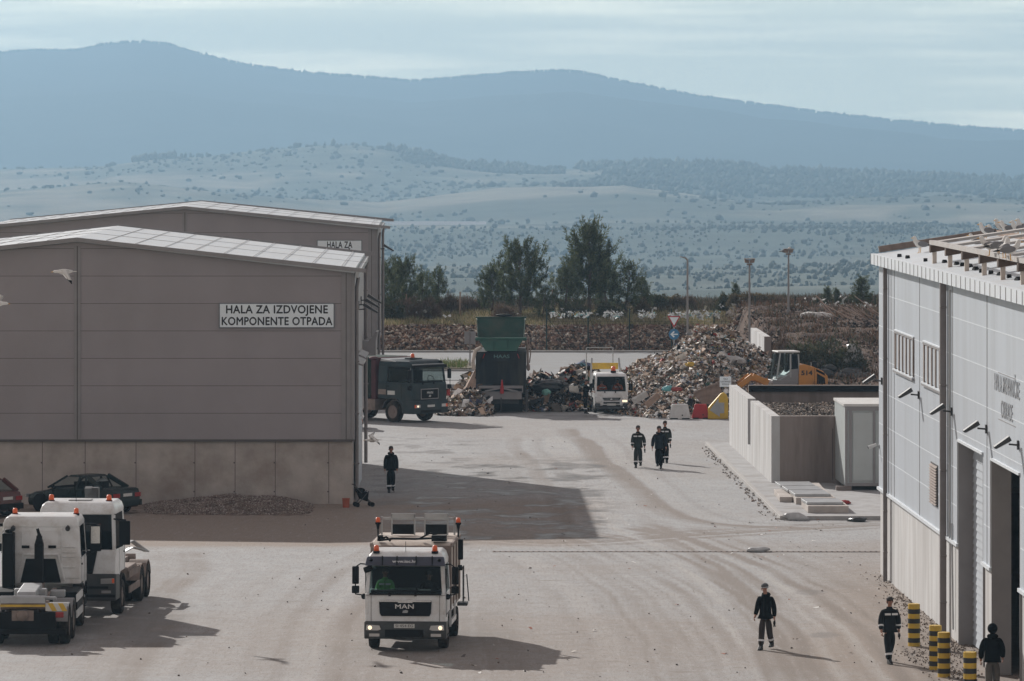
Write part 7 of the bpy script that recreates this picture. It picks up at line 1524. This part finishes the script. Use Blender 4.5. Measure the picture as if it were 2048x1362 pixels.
# ------------------------------------------------------------ gulls
def gull(kind, sitting=False):
    r_ = empty('gull', (0,0,0)); z = .0 if sitting else .17       # faces -y
    mb = MB(); prof = [(-.17,.03,.31),(-.15,.055,.30),(-.10,.085,.26),(0,.095,.22),(.12,.075,.22),(.22,.04,.23),(.30,.012,.235)]
    ring = []; n = 10
    for y, r, zc_ in prof: ring.append([(r*math.cos(2*math.pi*i/n), y, zc_-.17+z+.02+r*math.sin(2*math.pi*i/n)*1.05) for i in range(n)])
    hd_ = []
    for y, r, zz in ((-.08,.098,.26),(-.115,.085,.305),(-.145,.068,.35),(-.165,.062,.39),(-.178,.058,.425),(-.18,.038,.455),(-.18,.01,.465)): hd_.append([(r*math.cos(2*math.pi*i/n), y+r*math.sin(2*math.pi*i/n), zz-.17+z+.02) for i in range(n)])
    mb.loft(ring); mb.loft(hd_); b = mb.build('body', M['feath'], r_, smooth=True)
    mb = MB()
    for s in (-1, 1): mb.ell((s*.075, .07, .085+z), (.032,.20,.085), 10, 6, Euler((R(-6),0,R(6*s))))
    mb.build('folded_wings', M['wing'], r_, smooth=True)
    mb = MB(); mb.ell((0,.30,.06+z), (.03,.12,.022), 8, 5, Euler((R(-12),0,0))); mb.build('wing_tips', M['black'], r_, smooth=True)
    mb = MB(); mb.cyl((0,-.22,.262+z), (0,-.30,.25+z), .016, .006, n=6); 
    if not sitting:
        for s in (-1, 1): mb.cyl((s*.035,.02,z-.02),(s*.035,.0,0),.010,n=5); mb.box(s*.035-.02,s*.035+.02,-.05,.015,0,.008)
    mb.build('beak_and_legs', M['beak'], r_)
    return r_
gs, gsit = gull('s'), gull('t', True); first = {'s': gs, 't': gsit}; usedg = set()
GL = [('s',1839,506,-60,0,'gull standing alone near the outer corner of the white hall roof'),('t',1954,489,-100,0,'gull sitting on the roof behind the first rails, its back grey'),('s',1971,478,-60,.0,'gull standing on the left end of the toothed roof ridge'),('t',1990,470,-90,0,'pale gull crouched behind the ridge between two standing gulls'),('s',2001,470,-50,0,'tallest gull on the ridge, head highest of all'),('s',2014,474,-70,0,'gull on the ridge just right of the tallest one'),('s',2035,474,-60,0,'gull on the ridge, left one of the pair at the right edge'),('s',2044,470,-50,0,'gull on the ridge, right one of the pair at the right edge'),
 ('s',1978,512,-100,.62,'leftmost of the four gulls perched on the timber rails'),('s',1998,511,110,.62,'second of the four gulls perched on the timber rails, facing away'),('s',2009,516,150,.62,'third of the four gulls on the timber rails, upright'),('s',2022,521,80,.62,'rightmost of the four gulls on the timber rails, facing right')]
for k, px, py, rz, dz, lab in GL:
    p = onroof(px, py, dz); w = rh_m @ p; o = first[k] if k not in usedg else copy_tree(first[k]); usedg.add(k)
    o.location = w; o.rotation_euler = (0,0,R(rz)); o.scale = (1.1,)*3; tag(o, lab, 'gull', 'gulls resting on the white hall roof')
o = copy_tree(gs); o.location = P(1383, 678, 262); o.rotation_euler = (0,0,R(60)); tag(o, 'gull standing on the very top of the waste heap', 'gull')
o = copy_tree(gsit); o.location = P(1572, 505, 308); o.rotation_euler = (0,0,R(80)); tag(o, 'gull sitting on the head of the tallest lamp post', 'gull')
def flying(loc, rz, roll, wl_, wr_, label, sc=1.0, pitch=0):
    r_ = empty('gull', loc, 0, label, 'gull', 'gulls in flight'); r_.rotation_euler = (R(pitch), R(roll), R(rz)); r_.scale = (sc,)*3
    mb = MB(); ring = []; n = 10
    for y, r, zz in ((-.30,.012,0),(-.26,.042,0),(-.20,.045,0),(-.14,.05,0),(-.05,.08,-.01),(.06,.085,-.01),(.18,.05,0),(.26,.03,.005)): ring.append([(r*math.cos(2*math.pi*i/n), y, zz+r*math.sin(2*math.pi*i/n)) for i in range(n)])
    mb.loft(ring); mb.hexa([(-.03,.22,-.01),(.03,.22,-.01),(.03,.22,.01),(-.03,.22,.01)], [(-.09,.38,-.004),(.09,.38,-.004),(.09,.38,.004),(-.09,.38,.004)]); mb.build('body', M['feath'], r_, smooth=True)
    for s, (a1, a2) in ((-1, wl_), (1, wr_)):
        p0 = Vector((s*.06,-.06,.03)); p1 = p0+Vector((s*math.cos(R(a1))*.28,-.05,math.sin(R(a1))*.28)); p2 = p1+Vector((s*math.cos(R(a2))*.46,.30,math.sin(R(a2))*.42)); c = [.24,.20,.05]
        def sec(p, ch): return [p+Vector((0,0,.012)), p+Vector((0,ch*.5,.018)), p+Vector((0,ch,0)), p+Vector((0,ch*.5,-.006))]
        mb = MB(); mb.loft([sec(p0,c[0]), sec(p1,c[1]), sec(p1.lerp(p2,.75), c[2]*2)]); w = mb.build('wing', M['feath'], r_, smooth=True)
        mb = MB(); mb.loft([sec(p1.lerp(p2,.751), c[2]*2), sec(p2, c[2]*.6)]); mb.build('wing_tip', M['black'], w)
    mb = MB(); mb.cyl((0,-.29,-.005),(0,-.36,-.02),.013,.005,n=6); mb.build('beak', M['beak'], r_)
flying(P(127,543,150), -82, 0, (-5,-50), (5,-72), 'large white gull gliding in front of the grey hall panels', 1.05, 0)
flying(P(-4,607,150), 110, 10, (25,5), (30,-40), 'gull in flight cut off by the left edge', 1.05)
flying(P(744,880,190), -80, 5, (20,8), (25,-35), 'gull flying low at the hall corner above the walking man', .95)
# ------------------------------------------------------------ haze
mb = MB(); mb.box(-2600, 2600, -20, 12950, -110, 290)
hz = mb.build('haze', bpy.data.materials.new('haze_air')); hm_ = hz.data.materials[0]; hm_.use_nodes = True; t = hm_.node_tree; t.nodes.clear()
o_ = t.nodes.new('ShaderNodeOutputMaterial'); pv = t.nodes.new('ShaderNodeVolumePrincipled'); pv.inputs['Density'].default_value = 1.6e-4; pv.inputs['Color'].default_value = (.305,.475,.64,1); pv.inputs['Anisotropy'].default_value = .35
t.links.new(pv.outputs[0], o_.inputs['Volume']); tag(hz, kind='stuff')
hz.display_type = 'WIRE'
